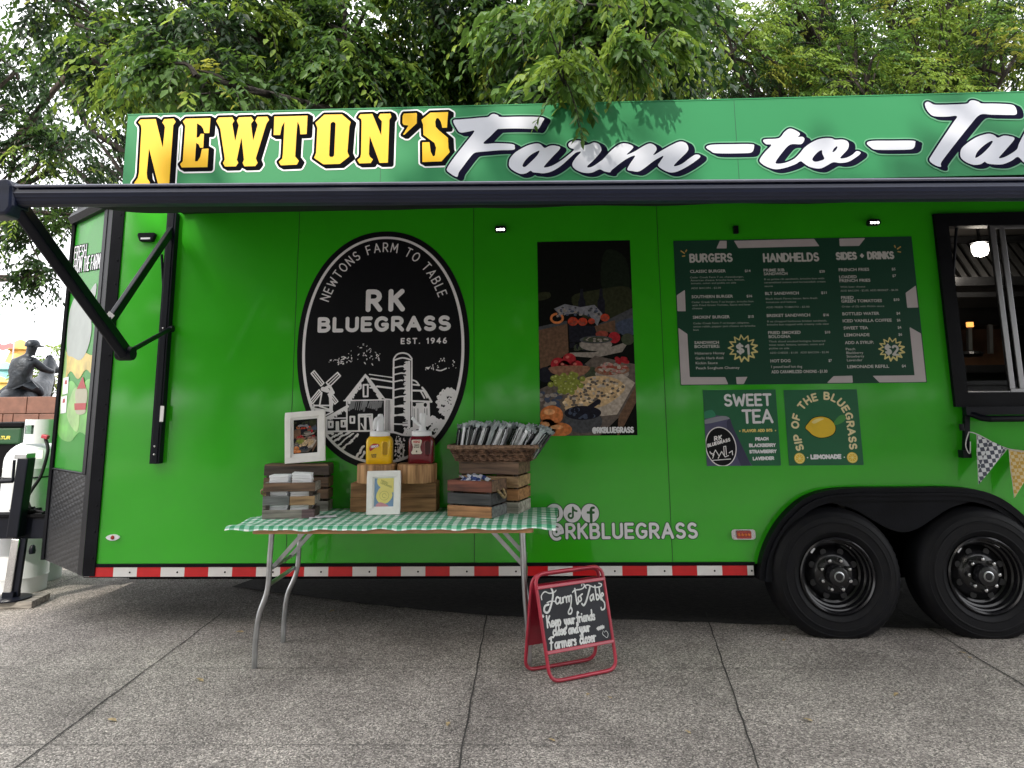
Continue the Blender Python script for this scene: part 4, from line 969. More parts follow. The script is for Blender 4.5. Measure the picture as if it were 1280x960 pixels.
def food_art(mb, tr_, pl, step, sc):
    """tr_: zoom coords (50..485, 45..903) -> plane; pl(layer) -> 3D map; sc = plane metres per zoom unit"""
    def ell(k, cx, cy, rx, ry, lay, ang=0):
        p = tr_(cx, cy); a = Art(p[0] - rx * sc * 1.3 - .01, p[1] - rx * sc * 1.3 - ry * sc, p[0] + rx * sc * 1.3 + .01, p[1] + rx * sc * 1.3 + ry * sc, step)
        a.ell(p[0], p[1], rx * sc, ry * sc, ang=ang).fill(mb, pl(lay), FI[k])
    def pol(k, pts, lay, smooth=False):
        q = [tr_(*p) for p in (cr(pts, 4, True) if smooth else pts)]
        a = Art(*bounds(q, g=.01), step); a.poly(q).fill(mb, pl(lay), FI[k])
    r = random.Random(11)
    pol('dk', [(350,90),(440,130),(452,300),(380,330),(330,240)], 1, True); pol('ol', [(200,300),(300,270),(455,260),(455,370),(380,400),(250,390)], 1.2, True); pol('ol', [(52,280),(100,275),(105,300),(52,312)], 1.3, True)
    for x in (245, 330): pol('ber', [(x - 6, 262), (x + 6, 262), (x + 8, 300), (x + 16, 320), (x + 16, 380), (x - 16, 380), (x - 16, 320), (x - 8, 300)], 1.6)
    pol('bow', [(300,430),(470,350),(470,450),(390,470)], 1.5); pol('blu', [(395,420),(468,400),(470,470),(420,470)], 1.7, True); pol('box', [(300,430),(390,405),(390,455),(310,462)], 1.9)
    pol('dish', [(190,545),(300,545),(430,505),(440,515),(420,545),(300,570),(190,560)], 2); pol('ber', [(185,420),(300,430),(310,470),(240,500),(190,500)], 1.8)
    pol('box', [(50,435),(180,405),(185,545),(120,590),(60,618)], 2.2); pol('bow', [(50,430),(178,404),(180,418),(52,445)], 2.4)
    pol('clo', [(122,350),(170,330),(240,345),(300,335),(335,375),(312,430),(280,385),(215,372),(150,380)], 2.6)
    for i in range(36): ell(('dish', 'blu', 'bow')[i % 3], r.uniform(130, 325), r.uniform(345, 385) + 0, r.uniform(4, 10), r.uniform(3, 7), 2.8 + i * .02)
    for x, y, s in ((205, 408, 23), (248, 410, 21), (287, 408, 15), (346, 393, 20)):
        ell('flw', x, y, s, s * .85, 3.6)
        for i in range(7): ell('tom', x + r.uniform(-.6, .6) * s, y + r.uniform(-.5, .5) * s, s * .25, s * .2, 3.8 + i * .02)
    q = [tr_(135 + 26 * math.cos(a), 393 + 20 * math.sin(a)) for a in np.linspace(-.6, 4.6, 14)]; a_ = Art(*bounds(q, g=.04), step); a_.stroke(q, 5 * sc).fill(mb, pl(3.9), FI['brk'])
    pol('brd', [(52,705),(200,640),(300,560),(478,600),(482,690),(405,825),(320,902),(57,902)], 3); pol('box', [(402,825),(480,690),(481,760),(404,902),(395,902)], 3.2)
    ell('tom', 332, 466, 28, 15, 4); ell('apl', 386, 482, 26, 25, 4.1)
    ell('dish', 305, 512, 72, 28, 4.2); ell('bow', 306, 490, 72, 17, 4.4); ell('grn', 306, 490, 60, 12, 4.5)
    for i in range(22): ell(('dish', 'grn')[i % 2], 305 + r.uniform(-52, 52), 490 + r.uniform(-8, 8), 7, 4, 4.6 + .02 * i)
    for i in range(60): ell('grn' if i % 3 else 'ber', r.uniform(195, 290), r.uniform(505, 535), 7, 6, 3.4 + i * .005)
    ell('grn', 445, 490, 28, 26, 3.5); ell('grn', 285, 635, 32, 26, 3.7); ell('ber', 85, 640, 38, 34, 3.5)
    ell('dish', 375, 640, 74, 26, 5); ell('bwl', 375, 622, 76, 26, 5.2)
    for i in range(60): a, q = r.uniform(0, 6.28), r.random() ** .5; ell(('pnk', 'tom', 'dish', 'cut')[i % 4], 375 + 64 * q * math.cos(a), 615 + 24 * q * math.sin(a), r.uniform(5, 12), r.uniform(3, 7), 5.4 + i * .01)
    for i in range(16): ell('apl', 420 + r.uniform(-26, 26), 582 + r.uniform(-10, 10), 9, 8, 5.1 + i * .005)
    pol('cut', [(330,820),(395,815),(475,680),(420,640),(250,660),(165,760),(170,800)], 5.5)
    pol('cra', [(160,760),(190,720),(250,660),(330,648),(400,665),(432,700),(400,740),(330,780),(250,790),(180,785)], 5.8, True)
    for i in range(230):
        x, y = r.uniform(165, 430), r.uniform(652, 785)
        if y > 655 + abs(x - 320) * .38 - 10 and y < 800 - max(0, x - 250) * .45: ell(('crb', 'cra', 'cut', 'brd')[i % 4 if i % 5 else 3], x, y, r.uniform(5, 10), r.uniform(4, 7), 6 + i * .003)
    ell('bwl', 185, 620, 84, 28, 6.8); ell('ber', 185, 606, 80, 20, 6.9)
    for x, y, s in ((165, 605, 27), (220, 605, 27), (188, 575, 29), (138, 596, 32)):
        ell('apl', x, y, s, s * .92, 7); ell('aph', x - s * .3, y - s * .35, s * .3, s * .22, 7.1)
    pol('bwl', [(100,608),(270,605),(255,640),(200,652),(140,645)], 7.2, True)
    for i in range(44):
        a, q = r.uniform(0, 6.28), r.random() ** .5; x, y = 178 + 74 * q * math.cos(a), 678 + 44 * q * math.sin(a); ell('grp', x, y, 12.5, 12, 7.4 + i * .012); ell('grh', x - 3, y - 4, 4.5, 3.6, 7.41 + i * .012)
    for i in range(26): ell(('blu', 'dish')[i % 2], r.uniform(58, 150), r.uniform(715, 775), 11, 8, 7 + i * .01)
    ell('bow', 245, 842, 84, 50, 8.2); ell('ber', 245, 806, 80, 30, 8.4)
    for i in range(30): a, q = r.uniform(0, 6.28), r.random() ** .5; ell(('blu', 'ber')[i % 2], 240 + 66 * q * math.cos(a), 806 + 22 * q * math.sin(a), 9, 8, 8.5 + i * .01)
    q = [tr_(222, 818), tr_(315, 758)]; Art(*bounds(q, g=.06), step).stroke(q, 10 * sc).fill(mb, pl(8.9), FI['ber'])
    for x, y, a, b in ((108, 815, 50, 42), (90, 868, 38, 38), (140, 876, 56, 30)):
        ell('brk', x, y, a, b, 9); ell('brh', x - 10, y - b * .35, a * .5, b * .3, 9.1)
p0 = at(673.5, 302.5); p1 = at(796, 544); px0, px1, pz0, pz1 = at(674, 420).x - .003, at(792, 420).x, p1.z, p0.z
mb = MB(); mb.add([(px0, -.0019, pz0), (px1, -.0019, pz0), (px1, -.0019, pz1), (px0, -.0019, pz1)], [(0, 1, 2, 3)], FI['bg'])
def clampf(f, x0, x1, z0, z1): return lambda x, z: f(min(max(x, x0), x1), min(max(z, z0), z1))
food_art(mb, lambda u, v: (px0 + (u - 50 - 8 * (v - 45) / 858) / (408 + 18 * (v - 45) / 858) * (px1 - px0), pz1 - (v - 45) / 858 * (pz1 - pz0)), lambda l: clampf(wl(1 + l * .6), px0, px1, pz0, pz1), .0034, (px1 - px0) / 420)
poster = mb.build('food_poster', [FC[k] for k in FK], T)
mb = MB(); a = at(741, 541.5); A = Art(a.x - .02, a.z - .02, px1, a.z + .08, .002); pen(A, '@RKBLUEGRASS', a.x, a.z + .004, at(791.5, 541.5).x, .030, .0046, gap=.28); A.fill(mb, wl(9)); mb.build('poster_handle', M['white_vinyl'], poster)

# ------------------------------------------------------------------ menu board
q0 = at(842, 300.6); q1 = at(1157.5, 479); MX0, MX1, MZ0, MZ1 = (at(842, 300.6).x + at(850, 480.7).x) / 2, (at(1140, 296).x + at(1157.5, 479).x) / 2, at(1000, 480).z, at(1000, 298.3).z
menu = MB().bb(MX0, MX1, -.004, 0, MZ0, MZ1).build('menu_board', M['menu_green'], T)
mb = MB(); f = wl(4.6); By = lambda p: zz(p, 835, 290, 4.923); Cy = lambda p: zz(p, 1000, 290, 4.923)
for q in (By([(318,55),(360,55),(360,102),(297,102)]), By([(405,55)]) + Cy([(85,43),(118,88)]) + By([(432,100)]), Cy([(240,42),(400,38),(362,86),(243,88)]), By([(45,390),(103,357),(108,488),(50,488)]), By([(418,893),(488,891),(465,938),(422,940)]), Cy([(205,887),(320,884),(324,932),(163,934)]), Cy([(648,375),(710,330),(725,465),(658,467)]), By([(55,590),(118,628),(133,893),(350,893),(370,940),(75,940)]), Cy([(445,885),(703,882),(672,585),(742,625),(775,928),(487,930)])):
    q = [(min(max(x, MX0 + .004), MX1 - .004), min(max(z, MZ0 + .004), MZ1 - .004)) for x, z in q]
    Art(*bounds(q), .004).poly(q).fill(mb, f)
mb.build('menu_border', M['menu_pink'], menu)
mb = MB()
for s, z0, fz, (x0, y0, x1, h) in (('BURGERS', 0, By, (132, 188, 398, .052)), ('SIDES + DRINKS', 0, Cy, (220, 172, 580, .045))):
    p = fz([(x0, y0), (x1, y0)]); A = Art(p[0][0] - .03, p[0][1] - .03, p[1][0] + .03, p[0][1] + .1, .002); pen(A, s, p[0][0] + .006, p[0][1] + .004, p[1][0] - .006, h - .004, .0062, gap=.3); A.fill(mb, f)
p = (By([(585, 186)])[0], Cy([(118, 182)])[0]); A = Art(p[0][0] - .03, p[0][1] - .03, p[1][0] + .03, p[0][1] + .1, .002); pen(A, 'HANDHELDS', p[0][0] + .006, p[0][1] + .004, p[1][0] - .006, .049, .0062, gap=.3); A.fill(mb, f)
mb.build('menu_heading', M['menu_text'], menu)
_ox, _oy = {'B': (835, 290), 'C': (1000, 290), 'F': (945, 320), 'G': (945, 395)}, None
MENU = [('B', s, bd, x0, y, x1) for s, bd, x0, y, x1 in (
 ('CLASSIC BURGER',1,135,252,355),('$14',1,472,247,507),('Cedar Creek Farm 7 oz. cheeseburger,',0,135,286,465),('American cheese, brioche bun, lettuce,',0,138,304,470),('tomato, onion and pickle on side',0,140,322,418),('ADD BACON - $2.00',0,142,352,325),
 ('SOUTHERN BURGER',1,145,408,400),('$16',1,483,402,517),('Cedar Creek Farm 7 oz burger, brioche bun',0,145,438,525),('with Fried Green Tomato, Sauce and beer',0,148,457,508),('cheese',0,148,476,210),
 ("SMOKIN' BURGER",1,152,534,380),('$15',1,492,528,527),('Cedar Creek Farm 7 oz burger, jalapeno,',0,155,568,500),('onion relish, pepper jack cheese on brioche',0,155,588,537),('bun',0,156,608,188),
 ('SANDWICH',1,162,690,313),('BOOSTERS:',1,163,714,318),('Habanero Honey',2,165,754,348),('Garlic Herb Aioli',2,168,784,340),('Kickin Sauce',2,170,814,305),('Peach Sorghum Chutney',2,172,845,440))]
MENU += [('F',) + t for t in (('PRIME RIB',1,112,236,425),('SANDWICH',1,115,290,470),('$20',1,948,250,1030),('8 oz prime rib sandwich, brioche bun with',0,120,364,1020),('caramelized onions and horseradish cream',0,122,412,1040),('sauce',0,125,466,250),
 ('BLT SANDWICH',1,135,585,640),('$11',1,975,570,1055),('Black Hawk Farms bacon, farm fresh',0,145,657,915),('tomatoes and lettuce',0,145,707,600),('ADD FRIED TOMATO - $3.00',0,150,785,800),('BRISKET SANDWICH',1,160,916,810),('$16',1,1005,902,1090))]
MENU += [('G',) + t for t in (('8 oz chopped barbecue brisket sandwich,',0,165,96,1060),('brioche bun topped with creamy cole slaw',0,165,144,1090),('FRIED SMOKED',1,180,273,668),('BOLOGNA',1,188,332,515),('$10',1,1030,262,1110),('Thick sliced smoked bologna, buttered',0,190,397,1035),('texas toast, lettuce, tomato, onion and',0,192,447,1015),('pickles on side',0,195,500,495),
 ('ADD CHEESE - $1.00   ADD BACON - $2.00',0,205,568,1090),('HOT DOG',1,215,696,515),('$7',1,1085,686,1135),('1 pound beef hot dog',2,228,780,690),('ADD CARAMELIZED ONIONS - $1.00',1,230,860,1070))]
MENU += [('C',) + t for t in (('FRENCH FRIES',1,237,242,425),('$5',1,563,236,586),('LOADED',1,240,286,348),('FRENCH FRIES',1,242,309,432),('$7',1,567,277,590),('With beer cheese',0,247,344,400),('ADD BACON - $2.00, ADD BRISKET - $6.00',0,248,368,603),('FRIED',1,252,413,330),('GREEN TOMATOES',1,253,435,503),('$10',1,575,424,610),('Order of (5) with Kickin sauce',0,256,465,517),
 ('BOTTLED WATER',1,260,513,487),('$4',1,592,508,615),('ICED VANILLA COFFEE',1,262,556,563),('$6',1,595,550,617),('SWEET TEA',1,267,600,418),('$4',1,600,595,622),('LEMONADE',1,271,643,427),('$6',1,604,638,627),('ADD A SYRUP:',1,275,690,452),('Peach',2,281,728,338),('Blackberry',2,284,751,388),('Strawberry',2,286,773,393),('Lavender',2,288,796,383),('LEMONADE REFILL',1,290,838,547),('$4',1,625,832,650))]
prep_lines([(t[1], t[2] == 1) for t in MENU])
mb = MB()
for z, s, bd, x0, y, x1 in MENU:
    ox_, oy_ = _ox[z]; sc = 12.0 if z in 'FG' else 4.923
    p = zz([(x0, y), (x1, y)], ox_, oy_, sc)
    h = {1: .0195, 0: .0125, 2: .0165}[bd] * (.85 if s.startswith('$') else 1)
    put_line(mb, s, bd == 1, p[0][0], p[0][1], p[1][0], h, f, 0 if bd else 1)
mb.build('menu_print', [M['menu_text'], M['menu_dim']], menu)
for cx, cy, rr, s, fz in ((460, 716, 88, '$1', By), (562, 722, 76, '$2', Cy)):
    c = fz([(cx, cy)])[0]; k = 1 / 4.923 * PX
    pts = [(c[0] + rr * k * (1 if i % 2 == 0 else .66) * math.cos(PI * i / 13 + .2), c[1] + rr * k * .92 * (1 if i % 2 == 0 else .66) * math.sin(PI * i / 13 + .2)) for i in range(26)]
    A = Art(*bounds(pts, g=.03), .002); A.stroke(pts + [pts[0]], .0038); A.stroke(pts[16:] + pts[:2], .0052); mb = MB(); A.fill(mb, f)
    bo = mb.build('price_burst', M['burst_yellow'], menu)
    A = Art(*bounds(pts, g=.03), .002); pen(A, s, c[0] - .038, c[1] - .028, c[0] + .038, .056, .0072, gap=.25, slope=-.12); mb = MB(); A.fill(mb, f); mb.build('burst_price', M['menu_text'], bo)
mb = MB()
for fz, L_ in ((By, ([(80, 118), (100, 132)], [(108, 122), (113, 112)], [(88, 150), (102, 148)])), (Cy, ([(598, 105), (616, 92)], [(584, 95), (580, 85)], [(602, 122), (616, 124)]))):
    for p in L_: q = fz(p); Art(*bounds(q), .0018).stroke(q, .004).fill(mb, f)
mb.build('menu_spark', M['spark_orange'], menu)

# ------------------------------------------------------------------ two square drink posters
Dy = lambda p: zz(p, 870, 480, 5.818)
def rect_poster(name, pts):
    q = Dy(pts); x0 = (q[0][0] + q[3][0]) / 2; x1 = (q[1][0] + q[2][0]) / 2; z1 = (q[0][1] + q[1][1]) / 2; z0 = (q[2][1] + q[3][1]) / 2
    return MB().bb(x0, x1, -.003, 0, z0, z1).build(name, M['poster_green'], T), (x0, x1, z0, z1)
tea, (x0, x1, z0, z1) = rect_poster('tea_poster', [(50, 45), (580, 40), (615, 592), (78, 597)])
def ln(mb, s, pts, h, r, layer, m=0, gap=.25, **kw):
    p = Dy(pts); A = Art(min(p[0][0], p[1][0]) - .04, p[0][1] - .06, p[1][0] + .04, p[0][1] + h + .06, .0018); pen(A, s, p[0][0] + r, p[0][1] + r, p[1][0] - r, h - 2 * r, r, gap=gap, slope=(p[1][1] - p[0][1]) / (p[1][0] - p[0][0]), **kw); A.fill(mb, wl(layer), m)
mb = MB(); c3 = lambda l: clampf(wl(l), x0, x1, z0, z1)
for pts, m, l in (([(60,262),(190,232),(245,250),(270,318),(385,560),(388,600),(60,600)], 0, 3.4), ([(60,262),(190,232),(245,250),(205,262),(70,290)], 1, 3.7), ([(245,250),(270,318),(385,560),(388,600),(330,600),(225,320)], 2, 3.6), ([(58,205),(115,188),(142,225),(128,240),(60,250)], 3, 3.8)):
    q = Dy(cr(pts, 3, True)); Art(*bounds(q), .003).poly(q).fill(mb, c3(l), m)
cL = Dy([(180, 455)])[0]; k = PX / 5.818
Art(cL[0] - .15, cL[1] - .16, cL[0] + .15, cL[1] + .16, .002).ell(cL[0], cL[1], 108 * k, 137 * k, ang=.12).fill(mb, c3(4.2), 4)
Art(cL[0] - .15, cL[1] - .16, cL[0] + .15, cL[1] + .16, .002).ell(cL[0], cL[1], 101 * k, 130 * k, ang=.12).fill(mb, c3(4.5), 5)
A = Art(cL[0] - .15, cL[1] - .16, cL[0] + .15, cL[1] + .16, .0015)
p = Dy([(135, 412), (185, 400), (85, 458), (245, 410)]); pen(A, 'RK', p[0][0], p[0][1], p[1][0], .024, .0035, gap=.4, slope=.2); pen(A, 'BLUEGRASS', p[2][0], p[2][1], p[3][0], .017, .0028, gap=.3, slope=.26)
for pts in ([(120,520),(140,480),(165,520)], [(160,540),(185,490),(210,530),(235,520)], [(205,520),(200,455),(215,452),(220,515)], [(110,510),(100,490)], [(100,500),(130,510),(120,540)], [(120,555),(250,545)], [(240,500),(262,485),(265,515)]): A.stroke(Dy(pts), .0026)
A.fill(mb, c3(4.9), 4)
mb.build('tea_jug_picture', [solid('jug_violet', (.075, .075, .15)), solid('jug_grey', (.25, .26, .30)), solid('jug_dark', (.035, .035, .085)), solid('jug_cap', (.02, .22, .11)), M['decal_white'], M['decal_black']], tea)
mb = MB()
ln(mb, 'SWEET', [(203, 165), (552, 160)], .080, .0075, 4); ln(mb, 'TEA', [(335, 290), (563, 285)], .090, .0078, 4, gap=.2)
ln(mb, 'PEACH', [(430, 413), (527, 410)], .022, .0032, 4); ln(mb, 'BLACKBERRY', [(385, 460), (580, 457)], .023, .0032, 4); ln(mb, 'STRAWBERRY', [(386, 506), (586, 502)], .023, .0032, 4); ln(mb, 'LAVENDER', [(412, 556), (568, 552)], .023, .0032, 4)
ln(mb, "FLAVOR ADD IN'S", [(337, 352), (556, 348)], .020, .0028, 4, 1)
for q in Dy([(318, 342), (577, 338)]): Art(q[0] - .02, q[1] - .02, q[0] + .02, q[1] + .02, .0015).ell(q[0], q[1], .0042, .0042).fill(mb, wl(4), 1)
mb.build('tea_lettering', [M['white_vinyl'], solid('print_gold', (.72, .58, .16))], tea)
lem, _ = rect_poster('lemonade_poster', [(632, 45), (1165, 38), (1222, 590), (682, 592)])
mb = MB()
p = Dy(cr([(760,478),(745,430),(735,370),(722,300),(735,225),(765,165),(815,118),(880,95),(960,90),(1030,120),(1080,175),(1110,240),(1120,300),(1130,370),(1140,470)], 5))
# base line runs a letter-height inside the arch
A = Art(*bounds(p, g=.1), .002); P_ = [Vector(v) for v in p]; inn = []
for i, v in enumerate(P_):
    t = (P_[min(i + 1, len(P_) - 1)] - P_[max(i - 1, 0)]).normalized(); inn.append(tuple(v + Vector((t.y, -t.x)) * .018))
pen_path(A, 'SIP OF THE BLUEGRASS', inn, .040, .0058, gap=.3); A.fill(mb, wl(4), 0)
ln(mb, 'LEMONADE', [(832, 548), (1057, 545)], .030, .0045, 4, 1)
for q in Dy([(810, 535), (1077, 532)]): Art(q[0] - .02, q[1] - .02, q[0] + .02, q[1] + .02, .0015).ell(q[0], q[1], .0042, .0042).fill(mb, wl(4), 1)
mb.build('lemonade_lettering', [solid('print_cream', (.80, .70, .40)), M['white_vinyl']], lem)
mb = MB()
q = Dy(cr([(795,318),(815,285),(850,250),(910,238),(965,252),(1000,285),(1012,320),(1000,358),(960,382),(900,390),(850,372),(820,345)], 4, True)); Art(*bounds(q), .002).poly(q, .004).fill(mb, wl(3.6), 1); Art(*bounds(q), .002).poly(q).fill(mb, wl(4.2), 0)
q = Dy(cr([(840,275),(880,252),(930,252),(900,268),(860,288)], 3, True)); Art(*bounds(q), .002).poly(q).fill(mb, wl(4.6), 2)
q = Dy(cr([(1005,270),(1050,225),(1090,235),(1070,275),(1010,300)], 3, True)); Art(*bounds(q), .002).poly(q).fill(mb, wl(4.6), 3)
for c in ((752, 540), (1135, 535)):
    v = Dy([c])[0]
    for r, m, l in ((.033, 0, 4.2), (.029, 2, 4.5), (.024, 0, 4.8)): Art(v[0] - .05, v[1] - .05, v[0] + .05, v[1] + .05, .0018).ell(v[0], v[1], r, r).fill(mb, wl(l), m)
    A = Art(v[0] - .05, v[1] - .05, v[0] + .05, v[1] + .05, .0015)
    for i in range(4): A.stroke([(v[0] + .022 * math.cos(PI * i / 4), v[1] + .022 * math.sin(PI * i / 4)), (v[0] - .022 * math.cos(PI * i / 4), v[1] - .022 * math.sin(PI * i / 4))], .0014)
    A.fill(mb, wl(5.1), 2)
mb.build('lemon_picture', [solid('lemon_yellow', (.80, .53, .02)), M['letter_black'], solid('lemon_pale', (.88, .74, .28)), solid('lemon_leaf', (.05, .26, .05))], lem)

# ------------------------------------------------------------------ handle and three round social marks low on the side
Sy = lambda p: zz(p, 660, 610, 4.267)
for nm, lay, off, mm in (('handle_outline', 1, .0055, solid('edge_green', (.006, .10, .012))), ('handle_lettering', 2, 0, M['white_vinyl'])):
    mb = MB(); A = Art(at(678, 680).x, at(678, 680).z - .02, at(880, 640).x, at(680, 625).z, .0022)
    p = Sy([(112, 274), (908, 273)]); pen(A, '@RKBLUEGRASS', p[0][0] + .010, p[0][1] + .009, p[1][0] - .010, .080, .0088 + off, gap=.32)
    for i, cx in enumerate((140, 236, 331)):
        c = Sy([(cx, 134)])[0]; A.ell(c[0], c[1], .055 + off, .056 + off)
        if off: continue
        if i == 0:
            s = Art(A.x[0], A.z[0], A.x[-1], A.z[-1], .0022); q = rrect(c[0] - .026, c[1] - .026, c[0] + .026, c[1] + .026, .012); s.stroke(q + [q[0]], .0042); s.stroke(arc(c[0], c[1], .012, .012, 0, 360, 16), .004); s.ell(c[0] + .016, c[1] + .016, .004, .004)
        elif i == 1:
            s = Art(A.x[0], A.z[0], A.x[-1], A.z[-1], .0022); s.stroke([(c[0] + .004, c[1] + .034), (c[0] + .004, c[1] - .016)], .006); s.stroke(arc(c[0] - .010, c[1] - .016, .014, .014, 0, -270, 14), .006); s.stroke(cr([(c[0] + .004, c[1] + .032), (c[0] + .012, c[1] + .018), (c[0] + .028, c[1] + .012)], 4), .006)
        else:
            s = Art(A.x[0], A.z[0], A.x[-1], A.z[-1], .0022); s.stroke([(c[0] + .006, c[1] - .054), (c[0] + .006, c[1] + .018)], .0085); s.stroke(cr([(c[0] + .006, c[1] + .016), (c[0] + .010, c[1] + .030), (c[0] + .024, c[1] + .033)], 4), .0075); s.stroke([(c[0] - .014, c[1] + .004), (c[0] + .022, c[1] + .004)], .0075)
        m_ = min(s.D.shape[0], A.D.shape[0]), min(s.D.shape[1], A.D.shape[1]); A.D[:m_[0], :m_[1]] = np.maximum(A.D[:m_[0], :m_[1]], -s.D[:m_[0], :m_[1]])
    A.fill(mb, wl(lay)); mb.build(nm, mm, wall)
# ------------------------------------------------------------------ folding table and cloth
mk('table_wood', (0.42, 0.20, 0.08), rough=.5, var=.25, scale=6, stretch=(1, 12, 12), col2=(.55, .29, .13))
TH = .737; TX0, TX1, TYF, TYB = -1.585, -0.045, -.655, -.045
tb = thing('folding_table', 'rectangular folding table with wooden edge and bent grey steel legs under the gingham cloth', 'table', (-.815, -.35, 0))
MB().prism(rrect(TX0, TYF, TX1, TYB, .03), lambda u, v: (u, v, TH - .036), (0, 0, .036)).build('tabletop', M['table_wood'], tb, bevel=.006)
def leg(path, r=.0148): return MB().tube(cr(path, 6), r, 12).build('leg', M['galvanised'], tb, smooth=50)
zt = TH - .038
leg([(-1.495, -.585, zt), (-1.500, -.585, .56), (-1.505, -.585, .40), (-1.545, -.585, .27), (-1.558, -.585, .14), (-1.558, -.585, 0)])
leg([(-1.470, -.165, zt), (-1.475, -.165, .56), (-1.485, -.165, .40), (-1.535, -.165, .27), (-1.550, -.165, .14), (-1.550, -.165, 0)])
leg([(-.105, -.585, zt), (-.100, -.585, .56), (-.098, -.585, .40), (-.088, -.585, .25), (-.080, -.585, .12), (-.080, -.585, 0)])
leg([(-.125, -.165, zt), (-.120, -.165, .56), (-.115, -.165, .40), (-.095, -.165, .25), (-.085, -.165, .12), (-.085, -.165, 0)])
for x0, x1 in ((-1.505, -1.33), (-.098, -.28)):
    mb = MB()
    for y in (-.52, -.23): mb.bar((x0, y, .50), (x1, y, zt - .005), .022, .010, up=(0, 1, 0))
    mb.tube([(x0, -.585, .50), (x0, -.165, .50)], .010, 8); mb.tube([(x0 - (.0), -.585, .42), (x0, -.165, .42)], .012, 8); mb.bb(min(x1, x1), x1 + .03, -.54, -.21, zt - .01, zt)
    mb.build('brace', M['galvanised'], tb, smooth=50)
def gingham():
    m = bpy.data.materials.new('gingham'); m.use_nodes = True; n = m.node_tree.nodes; l = m.node_tree.links; b = n['Principled BSDF']
    tc = n.new('ShaderNodeTexCoord'); sp = n.new('ShaderNodeSeparateXYZ'); l.new(tc.outputs['UV'], sp.inputs[0])
    outs = []
    for ax in ('X', 'Y'):
        a = n.new('ShaderNodeMath'); a.operation = 'FRACT'; l.new(sp.outputs[ax], a.inputs[0])
        c = n.new('ShaderNodeMath'); c.operation = 'GREATER_THAN'; c.inputs[1].default_value = .5; l.new(a.outputs[0], c.inputs[0]); outs.append(c)
    s = n.new('ShaderNodeMath'); s.operation = 'ADD'; l.new(outs[0].outputs[0], s.inputs[0]); l.new(outs[1].outputs[0], s.inputs[1])
    h = n.new('ShaderNodeMath'); h.operation = 'MULTIPLY'; h.inputs[1].default_value = .5; l.new(s.outputs[0], h.inputs[0])
    r = n.new('ShaderNodeValToRGB'); r.color_ramp.interpolation = 'CONSTANT'
    r.color_ramp.elements[0].color = (.92, .93, .91, 1); r.color_ramp.elements[1].position = .75; r.color_ramp.elements[1].color = (.025, .28, .12, 1)
    e = r.color_ramp.elements.new(.25); e.color = (.26, .56, .40, 1)
    l.new(h.outputs[0], r.inputs['Fac']); l.new(r.outputs[0], b.inputs['Base Color']); b.inputs['Roughness'].default_value = .55
    nz = n.new('ShaderNodeTexNoise'); nz.inputs['Scale'].default_value = 14; l.new(tc.outputs['Object'], nz.inputs['Vector'])
    bp = n.new('ShaderNodeBump'); bp.inputs['Strength'].default_value = .25; bp.inputs['Distance'].default_value = .02; l.new(nz.outputs['Fac'], bp.inputs['Height']); l.new(bp.outputs[0], b.inputs['Normal'])
    return m
M['gingham'] = gingham()
def cloth():
    me = bpy.data.meshes.new('tablecloth'); vs = []; uv = []; nx, ny = 180, 72
    Z = TH + .0035
    for j in range(ny + 1):
        for i in range(nx + 1):
            u = i / nx; v = j / ny
            y = .0 - .684 * v                          # flat length from the back edge to the front hem
            x = (-1.725 + .03 * (1 - v)) + (1.80 + .0 * v) * u
            z = Z; yy = y
            d = TYF - .004 - y                         # beyond the front edge: hangs as a short scalloped drop
            if d > 0:
                yy = TYF - .004 - .012 * min(1, d / .02) - .008 * math.sin(x * 17) * d / .07; z = Z - d * (.80 + .12 * math.sin(x * 38) + .12 * math.sin(x * 23))
            ex = max(TX0 - x, x - TX1, 0)
            if ex > 0: z -= .10 * ex ** 1.4 + .006 * math.sin(y * 22) * min(1, ex / .05); 
            z += .0016 * math.sin(x * 9 + y * 14) * math.sin(y * 21 + 2) + .0018 + .0022 * max(0, 1 - abs(((x + .03) % .31) - .155) / .012) + .0022 * max(0, 1 - abs(((y - .1) % .24) - .12) / .012)
            vs.append((x, yy, z)); uv.append((x / .054, y / .054))
    fs = [(j * (nx + 1) + i, (j + 1) * (nx + 1) + i, (j + 1) * (nx + 1) + i + 1, j * (nx + 1) + i + 1) for j in range(ny) for i in range(nx)]
    me.from_pydata(vs, [], fs); me.materials.append(M['gingham']); ul = me.uv_layers.new(name='UVMap')
    for p in me.polygons:
        for li, vi in zip(p.loop_indices, p.vertices): ul.data[li].uv = uv[vi]
    me.polygons.foreach_set('use_smooth', [True] * len(me.polygons))
    o = bpy.data.objects.new('tablecloth', me); COL.objects.link(o)
    return tag(o, 'green and white gingham tablecloth draped over the folding table', 'tablecloth')
cloth()
TT = TH + .0065                                     # top of the cloth

